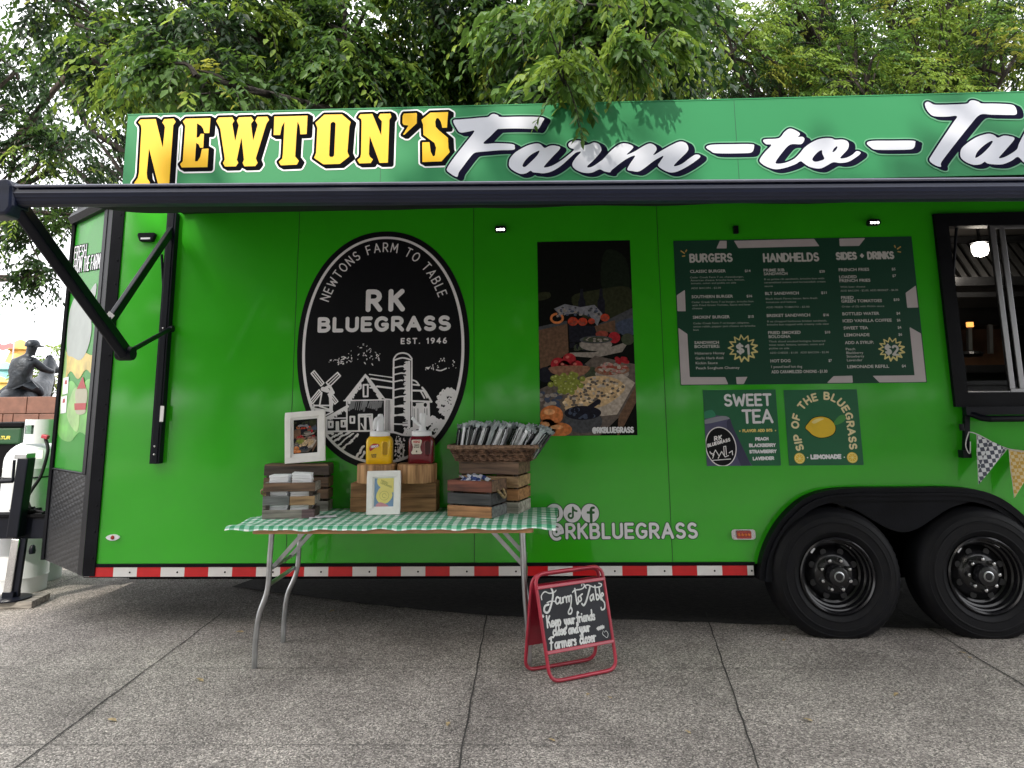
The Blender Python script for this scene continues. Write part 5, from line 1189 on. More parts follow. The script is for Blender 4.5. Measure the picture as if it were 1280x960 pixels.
# ------------------------------------------------------------------ things on the table
WOODS = {}
def wd(k, c, c2, axis='X', **kw):
    if k not in WOODS: WOODS[k] = wood(k, c, c2, axis, **kw)
    return WOODS[k]
wd('wood_grey', (0.166, 0.147, 0.128), (0.346, 0.314, 0.275)); wd('wood_brown', (0.096, 0.058, 0.036), (0.218, 0.128, 0.079)); wd('wood_dark', (0.045, 0.033, 0.028), (0.109, 0.079, 0.064)); wd('wood_tan', (0.282, 0.160, 0.077), (0.538, 0.346, 0.179)); wd('wood_orange', (0.282, 0.122, 0.045), (0.538, 0.256, 0.109)); wd('wood_red', (0.109, 0.028, 0.015), (0.243, 0.070, 0.038)); wd('wood_char', (0.023, 0.023, 0.026), (0.070, 0.068, 0.070)); wd('wood_pale', (0.307, 0.269, 0.230), (0.512, 0.461, 0.397)); wd('wood_plum', (0.102, 0.058, 0.064), (0.192, 0.128, 0.134)); wd('wood_slate', (0.102, 0.109, 0.109), (0.218, 0.224, 0.218))
def rotz(a): return Matrix.Rotation(a, 3, 'Z')
def slat_box(name, label, cat, c, ang, w, d, h, front, side, top_open=True, gap=.010, th=.012, post=True, ragged=0.0):
    """slatted crate: front-left corner of the base at c, front edge running at angle ang"""
    t = thing(name, label, cat, c); t.rotation_euler = (0, 0, ang)
    def part(nm, mb, mats, **k):
        me_off = MB(); me_off.v = [(a + c[0], b + c[1], e + c[2]) for a, b, e in mb.v]; me_off.f = mb.f; me_off.m = mb.m
        return me_off.build(nm, mats, t, **k)
    r = random.Random(hash(name) % 97 + int(w * 1000)); n = len(front); sh = (h - gap * (n - 1)) / n
    def face(mats, fn):
        mb = MB(); 
        for i, segs in enumerate(mats):
            z0 = h - (i + 1) * sh - i * gap
            for (a, b, mi) in segs:
                q = r.uniform(-ragged, ragged); fn(mb, a, b, z0 + q * .3, z0 + sh + q * .3, mi, r.uniform(-ragged, ragged))
        return mb
    ms = list(WOODS.values()); ix = {k: i for i, k in enumerate(WOODS)}
    conv = lambda F: [[(0, 1, ix[s])] if isinstance(s, str) else [(a, b, ix[k]) for a, b, k in s] for s in F]
    part('front_slats', face(conv(front), lambda mb, a, b, z0, z1, m, q: mb.bb(a * w + (.0008 if a else 0), b * w - (.0008 if b < 1 else 0) + q, 0, th, z0, z1, m)), ms, bevel=.0025)
    part('side_slats', face(conv(side), lambda mb, a, b, z0, z1, m, q: mb.bb(w - th, w, th + .001, d, z0, z1, m)), ms, bevel=.0025)
    part('side_slats', face(conv(side), lambda mb, a, b, z0, z1, m, q: mb.bb(0, th, th + .001, d, z0, z1, m)), ms, bevel=.0025)
    part('back_slats', face(conv(front), lambda mb, a, b, z0, z1, m, q: mb.bb(a * w + th + .001, b * w - th - .001, d - th, d - .001, z0, z1, m)), ms)
    mb = MB(); mb.bb(th + .001, w - th - .001, th + .001, d - th - .001, .004, .014); part('base_board', mb, WOODS['wood_dark'])
    if post:
        for x, y in ((th + .001, th + .001), (w - th - .021, th + .001), (th + .001, d - th - .021), (w - th - .021, d - th - .021)): part('corner_post', MB().bb(x, x + .02, y, y + .02, .015, h - .004), WOODS['wood_dark'])
    return t, part
def gp(px, py, z=TT): 
    q = on_level(px, py, z); return Vector((q.x, q.y, z))
# the two crates on the left
a = gp(327, 649); b = gp(394, 647.5); ang = math.atan2(b.y - a.y, b.x - a.x) * .7
cr1, pt1 = slat_box('pallet_crate', 'short grey weathered slat crate holding white napkins at the left front of the table', 'crate', a, ang, .298, .155, .200,
    [[(0, 1, 'wood_brown')], [(0, .52, 'wood_slate'), (.52, 1, 'wood_tan')], [(0, .76, 'wood_grey'), (.76, 1, 'wood_plum')]], ['wood_grey', 'wood_grey', 'wood_dark'], gap=.026, th=.014, ragged=.004)
mb = MB(); mb.tube(cr([(-.002, .04, .165), (-.022, .05, .155), (-.026, .07, .135), (-.004, .09, .125)], 4), .006, 8); pt1('rope_handle', mb, wd('rope', (.30, .20, .09), (.45, .33, .17)), smooth=60)
box2, pt2 = slat_box('wine_crate', 'tall dark brown slat crate standing behind the napkin crate', 'crate', Vector((-1.725, -.135, TT)), R(2), .405, .125, .275,
    ['wood_dark', 'wood_brown', 'wood_brown', 'wood_grey'], ['wood_dark', 'wood_brown', 'wood_brown', 'wood_grey'], gap=.013, ragged=.002)
MB().bb(-1.722, -1.325, -.132, -.014, TT + .272, TT + .284).build('crate_lid', WOODS['wood_brown'], box2).matrix_parent_inverse = Matrix.Identity(4)
# napkin stacks inside the crate
mk('napkin', (.88, .89, .92), rough=.8, var=.03, scale=20, bump=.3, bscale=30)
def napkins(lbl, ofs, w, z1, tilt):
    c = a + rotz(ang) @ Vector((ofs, .075, 0)); t = MB(); rr = random.Random(int(ofs * 1000))
    n = 16; z = .016
    for i in range(n):
        zz_ = .016 + (z1 - .016) * i / n; dz = (z1 - .016) / n * .92
        x0 = rr.uniform(-.003, .003); y0 = rr.uniform(-.003, .003)
        rot = rotz(ang + rr.uniform(-.03, .03) + (tilt * .12 if i > 11 else 0)) @ Matrix.Rotation(tilt * .06 * (i > 12), 3, 'Y')
        t.box((c.x + x0, c.y + y0, TT + zz_ + dz / 2), (w, .095, dz), rot)
    o = t.build('napkin_stack', M['napkin'], None, bevel=.002); return tag(o, lbl, 'napkins')
napkins('flat stack of white paper napkins in the left half of the grey crate', .080, .108, .243, 0)
napkins('ruffled stack of white paper napkins in the right half of the grey crate', .208, .112, .252, 1)
q0 = gp(386, 651); q1 = gp(420, 643)
mb = MB(); c = (q0 + q1) / 2; vs = []
for j in range(5):
    for i in range(7): vs.append(c + rotz(.35) @ Vector(((i / 6 - .5) * .155, (j / 4 - .5) * .085, .003 + .004 * abs(math.sin(i * 1.7 + j)))))
mb.add(vs, [(j * 7 + i, j * 7 + i + 1, (j + 1) * 7 + i + 1, (j + 1) * 7 + i) for j in range(4) for i in range(6)]); tag(mb.build('paper_slip', M['napkin'], None, smooth=60), 'single loose white paper slip lying flat on the gingham cloth', 'paper')

# white frame with the printed food picture, leaning on the tall crate
mk('frame_white', (.88, .86, .83), rough=.45, var=.04, scale=20, bump=.1, bscale=80); mk('mat_board', (.90, .89, .87), rough=.7, var=.02)
def picture_frame(label, bl, w, h, lean, roll, border, yaw=0.0):
    t = thing('picture_frame', label, 'picture frame', bl)
    M3 = rotz(yaw) @ Matrix.Rotation(-lean, 3, 'X') @ Matrix.Rotation(roll, 3, 'Y')
    F = lambda u, v, d=0.0: Vector(bl) + M3 @ Vector((u, -d, v))
    mb = MB(); b_ = border
    for (x0, x1, z0, z1) in ((0, w, 0, b_), (0, w, h - b_, h), (0, b_, b_, h - b_), (w - b_, w, b_, h - b_)):
        vs = [F(x, z, d) for x in (x0, x1) for d in (0, .018) for z in (z0, z1)]
        mb.add(vs, [(0, 1, 3, 2), (4, 6, 7, 5), (0, 4, 5, 1), (2, 3, 7, 6), (0, 2, 6, 4), (1, 5, 7, 3)])
    mb.build('frame', M['frame_white'], t, bevel=.003)
    return t, F
fr1, F1 = picture_frame('larger cream picture frame with a dark food photograph, propped on the tall crate', Vector((-1.600, -.108, TT + .2845)), .255, .316, .10, R(-4), .036)
w_, h_ = .255, .316; mb = MB(); mb.add([F1(.03, .03, .004), F1(w_ - .03, .03, .004), F1(w_ - .03, h_ - .03, .004), F1(.03, h_ - .03, .004)], [(0, 1, 2, 3)]); mb.build('mat_board', M['mat_board'], fr1)
ix0, ix1, iz0, iz1 = .052, w_ - .052, .056, h_ - .050
mb = MB(); mb.add([F1(ix0, iz0, .005), F1(ix1, iz0, .005), F1(ix1, iz1, .005), F1(ix0, iz1, .005)], [(0, 1, 2, 3)], FI['bg'])
food_art(mb, lambda u, v: (ix0 + (u - 50) / 435 * (ix1 - ix0), iz1 - (v - 230) / 690 * (iz1 - iz0)), lambda l: (lambda x, z: F1(min(max(x, ix0), ix1), min(max(z, iz0), iz1), .0056 + l * .0005)), .0022, (ix1 - ix0) / 470)
mb.build('photo_print', [FC[k] for k in FK], fr1)
mb = MB(); mb.add([F1(.08, .10, -.001), F1(.17, .10, -.001), F1(.17, .26, -.001), F1(.08, .26, -.001)], [(0, 1, 2, 3)])
mb.bar(F1(.125, .24, -.004), F1(.06, .005, -.05), .05, .004, up=(0, 1, 0)); mb.build('easel_back', M['letter_black'], fr1)

# risers: two blocks and two laminated rounds
wd('wood_block', (0.256, 0.122, 0.049), (0.461, 0.243, 0.109)); wd('wood_round', (0.384, 0.186, 0.070), (0.666, 0.371, 0.166), 'Z')
BX0, BX1 = gp(438, 640).x, gp(546, 639).x; BH = .172
def block(lbl, x0, x1):
    t = thing('riser_block', lbl, 'wooden riser', ((x0 + x1) / 2, -.10, TT), 'square wooden riser blocks')
    MB().bb(x0, x1, -.172, -.02, TT, TT + BH * .49).build('lower_board', WOODS['wood_block'], t, bevel=.003)
    MB().bb(x0 + .001, x1 - .001, -.171, -.021, TT + BH * .497, TT + BH).build('upper_board', WOODS['wood_block'], t, bevel=.003)
block('square wooden riser block under the mustard, behind the small frame', BX0, -.905); block('square wooden riser block under the ketchup jug, its right side in the open', -.900, BX1)
RZ = TT + BH + .001; RR = .122; RHH = .112
def rnd(lbl, cx):
    t = MB(); t.lathe([(RR - .004, 0), (RR, .004), (RR, RHH - .005), (RR - .005, RHH)], (cx, -.135, RZ), 48)
    o = t.build('riser_round', WOODS['wood_round'], None, smooth=35); tag(o, lbl, 'wooden riser', 'round laminated wood risers'); return o
m1 = at(471.5, 590, -.135).x; m2 = at(521.5, 590, -.135).x
m2 = max(m2, m1 + 2 * RR + .002)
rnd('round laminated wooden riser carrying the yellow mustard jug', m1); rnd('round laminated wooden riser carrying the dark red ketchup jug', m2)
mk('mustard', (.86, .52, .004), rough=.32, var=.04, coat=.4); mk('ketchup', (.145, .006, .014), rough=.25, var=.08, coat=.5); mk('pump_white', (.90, .90, .92), rough=.35, var=.02); mk('label_cream', (.74, .66, .56), rough=.5)
def jug(name, label, cx, m, kind):
    z0 = RZ + RHH + .001; cy = -.145; t = thing(name, label, 'condiment jug', (cx, cy, z0))
    w, d, h = .158, .098, .172
    # body with an opening for the grip on the right
    def sec(z, s): return [Vector((cx + x * s, cy + y * s, z0 + z)) for x, y in rrect(-w / 2, -d / 2, w / 2, d / 2, .022, 4)]
    mb = MB(); levels = [(0, .94), (.006, 1.0), (h - .040, 1.0), (h - .022, .95), (h - .008, .78), (h, .60)]; n = len(sec(0, 1)); vs = []
    for z, s in levels: vs += sec(z, s)
    fs = [(i * n + k, i * n + (k + 1) % n, (i + 1) * n + (k + 1) % n, (i + 1) * n + k) for i in range(len(levels) - 1) for k in range(n)] + [tuple(range(n))[::-1], tuple((len(levels) - 1) * n + k for k in range(n))]
    mb.add(vs, fs); body = mb.build('jug_body', m, t, smooth=40)
    # raised grip rim and recess
    gx = cx + .045; q = rrect(gx - .019, z0 + .048, gx + .019, z0 + .138, .017, 5)
    MB().tube([(x, cy - d / 2 - .000, z) for x, z in q], .0045, 8, closed=True).build('grip', m, body, smooth=60)
    MB().prism(rrect(gx - .015, z0 + .053, gx + .015, z0 + .133, .013, 5), lambda u, v: (u, cy - d / 2 - .0012, v), (0, .001, 0)).build('grip_recess', solid('recess_' + kind, (.42, .23, .003) if kind == 'm' else (.05, .003, .006)), body)
    cp = MB(); cp.lathe([(.060, 0), (.062, .004), (.062, .026), (.056, .031)], (cx, cy, z0 + h - .006), 28); cap = cp.build('screw_cap', M['pump_white'], t, smooth=40)
    zc = z0 + h + .024; pp = MB()
    if kind == 'm':
        pp.lathe([(.024, 0), (.022, .045), (.024, .05), (.021, .085), (.014, .104), (.004, .106)], (cx, cy, zc), 18)
        pp.tube(cr([(cx + .004, cy, zc + .082), (cx - .02, cy - .035, zc + .072), (cx - .024, cy - .05, zc + .03), (cx - .02, cy - .05, zc + .012)], 5), [.012] * 15 + [.009], 10)
    else:
        pp.lathe([(.026, 0), (.020, .02), (.017, .05), (.019, .055), (.019, .100), (.015, .108), (.004, .109)], (cx + .004, cy, zc), 18)
        pp.tube(cr([(cx + .0, cy, zc + .028), (cx - .03, cy - .03, zc + .05), (cx - .048, cy - .04, zc + .074), (cx - .056, cy - .045, zc + .078)], 5), .010, 10)
    pp.build('pump', M['pump_white'], cap, smooth=45)
    yf = cy - d / 2; f = lambda l: (lambda x, z: (x, yf - .0008 - .0006 * l, z)); lb = MB(); bx = cx - .023; bz = z0 + .098
    if kind == 'm':
        q = cr([(bx - .030, bz + .004), (bx - .006, bz + .024), (bx + .026, bz + .022), (bx + .030, bz + .008), (bx + .006, bz + .000), (bx - .024, bz - .020)], 4, True)
        Art(*bounds(q, g=.01), .0012).poly(q).fill(lb, f(1), 0)
        A = Art(*bounds(q, g=.01), .0008); pen(A, "FRENCH'S", bx - .020, bz - .002, bx + .024, .013, .0014, gap=.2, slope=.16); A.fill(lb, f(2), 1)
        A = Art(bx - .04, bz - .06, bx + .04, bz - .02, .0008); pen(A, 'CLASSIC', bx - .017, bz - .046, bx + .015, .008, .0009, gap=.25); pen(A, 'YELLOW', bx - .014, bz - .058, bx + .012, .007, .0008, gap=.25); A.fill(lb, f(2), 2)
    else:
        q = [(bx - .032, bz + .040), (bx - .026, bz + .046), (bx + .026, bz + .046), (bx + .032, bz + .040), (bx + .030, bz + .028), (bx + .022, bz + .002), (bx + .026, bz - .018), (bx + .034, bz - .030), (bx + .028, bz - .040), (bx - .028, bz - .040), (bx - .034, bz - .030), (bx - .026, bz - .018), (bx - .022, bz + .002), (bx - .030, bz + .028)]
        Art(*bounds(q, g=.01), .0012).poly(q).fill(lb, f(1), 3)
        A = Art(*bounds(q, g=.01), .0008); pen(A, 'HEINZ', bx - .020, bz + .028, bx + .020, .011, .0014, gap=.2); A.fill(lb, f(2), 0)
        A = Art(*bounds(q, g=.01), .0008); pen(A, 'TOMATO', bx - .015, bz + .010, bx + .015, .007, .0009, gap=.2); pen(A, 'KETCHUP', bx - .016, bz - .002, bx + .016, .007, .0009, gap=.2); A.ell(bx, bz - .024, .005, .006); A.fill(lb, f(2), 2)
        bw = MB(); 
    lb.build('jug_label', [solid('label_red', (.50, .02, .03)), M['white_vinyl'], solid('label_dark', (.10, .08, .05)), M['label_cream']], body)
jug('mustard_jug', 'yellow plastic mustard jug with white pump on the left round riser', at(472.5, 570, -.19).x, M['mustard'], 'm')
jug('ketchup_jug', 'dark red plastic ketchup jug with white pump on the right round riser', at(525.5, 570, -.19).x, M['ketchup'], 'k')

# small leaning frame with a lemon print
bl = gp(458.5, 643.5); br = gp(499.5, 644)
fr2, F2 = picture_frame('smaller white picture frame with a blue and yellow lemon print leaning on the riser blocks', bl, .203, .252, .09, R(-1), .035, yaw=math.atan2(br.y - bl.y, br.x - bl.x) * .6)
w_, h_ = .203, .252; mb = MB()
mb.add([F2(.03, .03, .004), F2(w_ - .03, .03, .004), F2(w_ - .03, h_ - .03, .004), F2(.03, h_ - .03, .004)], [(0, 1, 2, 3)]); mb.build('mat_board', M['mat_board'], fr2)
x0, x1, z0, z1 = .044, w_ - .042, .046, h_ - .044; mb = MB(); f = lambda l: (lambda x, z: F2(min(max(x, x0), x1), min(max(z, z0), z1), .005 + .0006 * l))
mb.add([F2(x0, z0, .005), F2(x1, z0, .005), F2(x1, z1, .005), F2(x0, z1, .005)], [(0, 1, 2, 3)], 0)
for pts, m, l in (([(.06, .20), (.09, .225), (.165, .225), (.165, .13), (.12, .14), (.07, .165)], 1, 1), ([(.055, .10), (.08, .155), (.13, .15), (.155, .11), (.13, .07), (.085, .062)], 1, 1.5), ([(.055, .046), (.075, .070), (.11, .062), (.13, .046)], 3, 1.6)):
    q = cr(pts, 4, True); Art(*bounds(q, g=.01), .0015).poly(q).fill(mb, f(l), m)
A = Art(x0, z0, x1, z1, .001); pen(A, 'FRESH', .085, .19, .125, .010, .0012, slope=-.4); pen(A, 'LEMONADE', .082, .178, .15, .010, .0012, slope=-.4); A.stroke(arc(.105, .108, .012, .012, 0, 300, 12), .0014); A.stroke(arc(.105, .108, .028, .026, 0, 360, 20), .001); A.fill(mb, f(2.4), 2)
mb.build('lemon_print', [solid('print_blue', (.20, .33, .52)), solid('print_lemon', (.80, .70, .22)), solid('print_olive', (.45, .42, .12)), solid('print_pink', (.60, .28, .32))], fr2)

# crates on the right
a2 = gp(559, 645); b2 = gp(614, 648.5); ang2 = math.atan2(b2.y - a2.y, b2.x - a2.x); L2 = (b2 - a2).length
cr2, pt_ = slat_box('rope_handled_crate', 'small dark three slat crate with a rope handle, filled with small packets', 'crate', a2, ang2, L2, .225, .205, ['wood_red', 'wood_char', 'wood_orange'], ['wood_brown', 'wood_char', 'wood_slate'], gap=.009, ragged=.0025)
mb = MB(); mb.tube(cr([(L2 + .002, .075, .150), (L2 + .024, .085, .125), (L2 + .030, .11, .105), (L2 + .022, .14, .12), (L2 + .002, .15, .150)], 5), .0085, 10); pt_('rope_handle', mb, WOODS['rope'], smooth=60)
mk('packet_white', (.72, .74, .80), rough=.35, var=.05, coat=.3); mk('packet_blue', (.05, .09, .28), rough=.35, var=.2, coat=.3)
rp = random.Random(5)
pk = None
for i in range(16):
    loc = a2 + rotz(ang2) @ Vector((rp.uniform(.05, L2 - .05), rp.uniform(.045, .185), 0)); z = TT + .165 + rp.uniform(.005, .040) + .015 * math.exp(-((loc.x - a2.x - .17) / .06) ** 2)
    if pk is None:
        mb = MB(); vs = []
        for x, t in ((-.040, .001), (-.034, .003), (-.015, .008), (.015, .008), (.034, .003), (.040, .001)):
            for s in (-1, 1): vs += [(x, s * .016, 0), (x, s * .010, t), (x, s * .010, -t)]
        fs = []
        for k in range(5):
            o = k * 6; n_ = o + 6
            fs += [(o + 1, o + 4, n_ + 4, n_ + 1), (o + 2, n_ + 2, n_ + 5, o + 5), (o, o + 1, n_ + 1, n_), (o, n_, n_ + 2, o + 2), (o + 3, n_ + 3, n_ + 4, o + 4), (o + 3, o + 5, n_ + 5, n_ + 3)]
        mb.add(vs, fs, 0); 
        for k in range(len(mb.f)): mb.m[k] = 1 if 12 <= k < 18 else 0
        pk = mb.build('sauce_packet', [M['packet_white'], M['packet_blue']], None, smooth=40); o = pk
        tag(o, 'white and blue sauce packet lying loose in the small dark crate', 'packet', 'sauce packets in the small crate')
    else: o = pk.copy(); COL.objects.link(o)
    o.location = (loc.x, loc.y, z); o.rotation_euler = (rp.uniform(-.6, .6), rp.uniform(-.6, .6), rp.uniform(0, 6.28))
MB().bb(a2.x, a2.x, 0, 0, 0, 0) if False else None
cx2 = a2 + rotz(ang2) @ Vector((L2 / 2, .11, 0)); mb = MB(); mb.box((cx2.x, cx2.y, TT + .16), (L2 - .04, .18, .02), rotz(ang2)); mb.build('packet_tray', WOODS['wood_dark'], cr2).matrix_parent_inverse = Matrix.Identity(4)
ang3 = -R(17); h3 = .288
fc = gp(648.5, 642.5)                                # near corner of the tall crate
wl3 = .385; a3 = fc - rotz(ang3) @ Vector((wl3, 0, 0))
dl3 = .235
cr3, pt3 = slat_box('apple_crate', 'large brown four slat crate carrying the wicker basket', 'crate', a3, ang3, wl3, dl3, h3, ['wood_brown', 'wood_tan', 'wood_orange', 'wood_pale'], ['wood_brown', 'wood_tan', 'wood_orange', 'wood_pale'], gap=.010, ragged=.002)
MB().box(tuple(a3 + rotz(ang3) @ Vector((wl3 / 2, dl3 / 2, h3 + .005))), (wl3 + .002, dl3 + .002, .010), rotz(ang3)).build('crate_lid', WOODS['wood_brown'], cr3)
def unrot(o, t):      # mesh was written in place: undo the crate's own turn
    o.rotation_euler = (0, 0, -t.rotation_euler[2])
for o in list(cr3.children):
    if o.name.startswith('crate_lid'): unrot(o, cr3)
for o in list(cr2.children):
    if o.name.startswith('packet_tray'): unrot(o, cr2)
for o in list(box2.children):
    if o.name.startswith('crate_lid'): unrot(o, box2)
# wicker basket
def wicker():
    m = mat('wicker', (.11, .050, .026), rough=.6, var=.5, scale=40, col2=(.30, .165, .10)); n = m.node_tree.nodes; l = m.node_tree.links
    tc = n.new('ShaderNodeTexCoord'); w1 = n.new('ShaderNodeTexWave'); w1.inputs['Scale'].default_value = 22; w1.inputs['Distortion'].default_value = 1.5; w1.bands_direction = 'Z'
    w2 = n.new('ShaderNodeTexWave'); w2.inputs['Scale'].default_value = 16; w2.bands_direction = 'DIAGONAL'; w2.inputs['Distortion'].default_value = 1
    l.new(tc.outputs['Object'], w1.inputs[0]); l.new(tc.outputs['Object'], w2.inputs[0]); mu = n.new('ShaderNodeMath'); mu.operation = 'MULTIPLY'; l.new(w1.outputs['Fac'], mu.inputs[0]); l.new(w2.outputs['Fac'], mu.inputs[1])
    b = n.new('ShaderNodeBump'); b.inputs['Strength'].default_value = 1; b.inputs['Distance'].default_value = .012; l.new(mu.outputs[0], b.inputs['Height']); l.new(b.outputs[0], n['Principled BSDF'].inputs['Normal']); return m
M['wicker'] = wicker(); mk('wicker_rim', (.20, .11, .065), rough=.6, var=.4, scale=60, col2=(.36, .22, .14), bump=.8, bscale=60)
bc = a3 + rotz(ang3) @ Vector((wl3 / 2 + .01, dl3 / 2 - .005, h3 + .011)); ba = -R(9)
bk = thing('wicker_basket', 'brown woven wicker basket on top of the large crate', 'basket', bc)
def brow(s, z, w0=.46, d0=.26): return [bc + rotz(ba) @ Vector((x * s, y * s, z)) for x, y in rrect(-w0 / 2, -d0 / 2, w0 / 2, d0 / 2, .05, 5)]
lv = [(0, 1.0), (.03, 1.05), (.06, 1.12), (.088, 1.20)]; vs = []; n = len(brow(1, 0))
for z, s in lv: vs += brow(s, z)
for z, s in lv[::-1]: vs += brow(s - .05, z + .004)
fs = [(i * n + k, i * n + (k + 1) % n, (i + 1) * n + (k + 1) % n, (i + 1) * n + k) for i in range(2 * len(lv) - 1) for k in range(n)] + [tuple(range(n))[::-1], tuple((2 * len(lv) - 1) * n + k for k in range(n))]
MB().add(vs, fs).build('weave', M['wicker'], bk, smooth=50)
mb = MB(); mb.tube(brow(1.20, .090), .010, 8, closed=True); mb.tube([p + Vector((0, 0, .004 * (-1) ** i)) for i, p in enumerate(brow(1.215, .083))], .007, 8, closed=True); mb.build('rim', M['wicker_rim'], bk, smooth=60)
# stays of the weave, seen on the outer face
mb = MB(); N_ = 64
p_lo = brow(1.005, .002); p_hi = brow(1.195, .086)
for i in range(N_):
    t = i / N_ * n; k = int(t); u = t - k; A_ = p_lo[k].lerp(p_lo[(k + 1) % n], u); B_ = p_hi[k].lerp(p_hi[(k + 1) % n], u); mb.tube([A_, A_.lerp(B_, .5), B_], .0032, 5)
for j in range(9):
    z = .006 + j * .0095; s = 1.006 + .19 * (z / .088) ** 1.15; q = []
    base = brow(s, z)
    for i in range(N_ * 2):
        t = i / (N_ * 2) * n; k = int(t); u = t - k; p = base[k].lerp(base[(k + 1) % n], u); d = (p - bc); d.z = 0; d.normalize(); q.append(p + d * (.0035 if (i + j) % 2 else -.001))
    mb.tube(q, .0042, 5, closed=True)
mb.build('willow_rods', M['wicker'], bk, smooth=60)
# wrapped cutlery packets
mk('film_dark', (.018, .022, .030), rough=.18, var=.3, coat=.7); mk('film_clear', (.42, .47, .49), rough=.15, var=.2, coat=.7); mk('film_white', (.66, .68, .70), rough=.25, var=.1, coat=.5)
def packet(mi):
    t = thing('cutlery_packet', '', 'cutlery packet')
    mb = MB(); vs = []; m_ = []
    prof = [(0, .011, .003), (.02, .014, .006), (.06, .0155, .0085), (.11, .013, .006), (.15, .0145, .0075), (.185, .012, .003)]
    for z, w, d in prof: vs += [(-w, -d * .3, z), (-w * .4, -d, z), (w * .4, -d, z), (w, -d * .3, z), (w, d * .3, z), (w * .4, d, z), (-w * .4, d, z), (-w, d * .3, z)]
    fs = [(i * 8 + k, i * 8 + (k + 1) % 8, (i + 1) * 8 + (k + 1) % 8, (i + 1) * 8 + k) for i in range(5) for k in range(8)] + [tuple(range(8))[::-1], tuple(40 + k for k in range(8))]
    mb.add(vs, fs); mb.build('sleeve', M[mi], t, smooth=50)
    c = MB(); c.add([(-.017, .001, .183), (-.006, -.004, .186), (.006, .003, .184), (.017, -.002, .185), (.021, .006, .208), (.007, -.006, .212), (-.007, .007, .206), (-.020, -.003, .210)], [(0, 1, 6, 7), (1, 2, 5, 6), (2, 3, 4, 5)])
    c.build('crimped_end', M['film_clear'], t)
    n_ = MB(); n_.bar((-.006, -.0095, .01), (-.004, -.0085, .17), .005, .0012, up=(0, -1, 0)); n_.build('napkin_strip', M['film_white' if mi != 'film_white' else 'film_dark'], t)
    return t
protos = [packet(k) for k in ('film_dark', 'film_white', 'film_clear', 'film_dark')]
rp = random.Random(21); used = set(); cnt_ = 0
for row in range(4):
    for i in range(23):
        k = rp.choice((0, 0, 3, 1, 2)); src = protos[k]
        if k not in used: o = src; used.add(k)
        else: o = copy_tree(src)
        u = (i + rp.uniform(-.3, .3)) / 22 - .5; v = row / 3 - .5
        p = bc + rotz(ba) @ Vector((u * .46 + .0, v * .20, .028 + rp.uniform(-.012, .010) - .030 * abs(u) ** 2 * 4 * .25))
        o.location = p; o.rotation_euler = (rp.uniform(-.12, .10) + .10 * (v < 0) * -1, .36 + u * .46 + rp.uniform(-.12, .12), rp.uniform(-.7, .7) + ba)
        tag(o, 'clear wrapped cutlery packet standing on end in the wicker basket', 'cutlery packet', 'cutlery packets in the wicker basket')
        cnt_ += 1
for k, pz in enumerate(protos):
    if k not in used: 
        for ch in list(pz.children): bpy.data.objects.remove(ch)
        bpy.data.objects.remove(pz)

# ------------------------------------------------------------------ chalkboard A-frame sign
mk('red_paint', (.36, .018, .040), rough=.35, var=.12, scale=8, coat=.3); mk('chalkboard', (.018, .020, .026), rough=.7, var=.25, scale=4); mk('chalk', (.62, .63, .62), rough=.9, var=.15, scale=60)
fl_ = on_level(688, 853, .012); fr_ = on_level(771.5, 836, .012); rl = on_level(656, 838, .012); rr_ = on_level(744, 823, .012)
mid = (fl_ + rl) / 2; ap_l = at(668, 718, mid.y - .02); midr = (fr_ + rr_) / 2; ap_r = on_plane(752, 707, fl_, (fr_ - fl_).cross(ap_l - fl_).normalized())
sg = thing('sandwich_board', 'red tube framed A sign with a hand lettered chalkboard on the paving', 'sandwich board', ((fl_ + fr_ + rl + rr_) / 4).to_tuple()[:2] + (0,))
def loop(bl, br, tr, tl, r, n=5):
    P = [Vector(p) for p in (bl, br, tr, tl)]; out = []
    for i in range(4):
        p = P[i]; a = (P[i - 1] - p).normalized(); b = (P[(i + 1) % 4] - p).normalized()
        for k in range(n + 1):
            t = k / n; out.append(p + a * r * (1 - t) ** 2 + b * r * t ** 2)
    return out
dn = Vector((0, 0, -.012)); hi = Vector((0, 0, 0))
Fl = MB().tube(loop(fl_, fr_, ap_r, ap_l, .06), .0095, 12, closed=True).build('front_frame', M['red_paint'], sg, smooth=60)
bk_ = Vector((-.012, .03, -.012))
Rl = MB().tube(loop(rl, rr_, ap_r + bk_, ap_l + bk_, .06), .0095, 12, closed=True).build('rear_frame', M['red_paint'], sg, smooth=60)
def fpt(u, v): return fl_.lerp(fr_, u).lerp(ap_l.lerp(ap_r, u), v)
def fp(u, v, d=0.0):
    n = (fr_ - fl_).cross(ap_l - fl_).normalized(); n = n if n.y < 0 else -n
    return fpt(u, v) + n * d
v0, v1, u0, u1 = .262, .868, .012, .988
mb = MB(); vs = [fp(u, v, d) for u in (u0, u1) for d in (-.006, .002) for v in (v0, v1)]
mb.add(vs, [(0, 1, 3, 2), (4, 6, 7, 5), (0, 4, 5, 1), (2, 3, 7, 6), (0, 2, 6, 4), (1, 5, 7, 3)]); bd = mb.build('chalkboard', M['chalkboard'], sg)
for v_ in (v0, v1): MB().bar(fp(0, v_, .002), fp(1, v_, .002), .018, .02, up=(0, -1, .3)).build('rail', M['red_paint'], Fl, bevel=.003)
def rpnt(u, v): return rl.lerp(rr_, u).lerp((ap_l + bk_).lerp(ap_r + bk_, u), v)
mb = MB(); vs = [rpnt(u, v) + Vector((0, d, 0)) for u in (.012, .988) for d in (-.003, .003) for v in (.26, .9)]
mb.add(vs, [(0, 1, 3, 2), (4, 6, 7, 5), (0, 4, 5, 1), (2, 3, 7, 6), (0, 2, 6, 4), (1, 5, 7, 3)]); mb.build('rear_panel', M['red_paint'], sg)
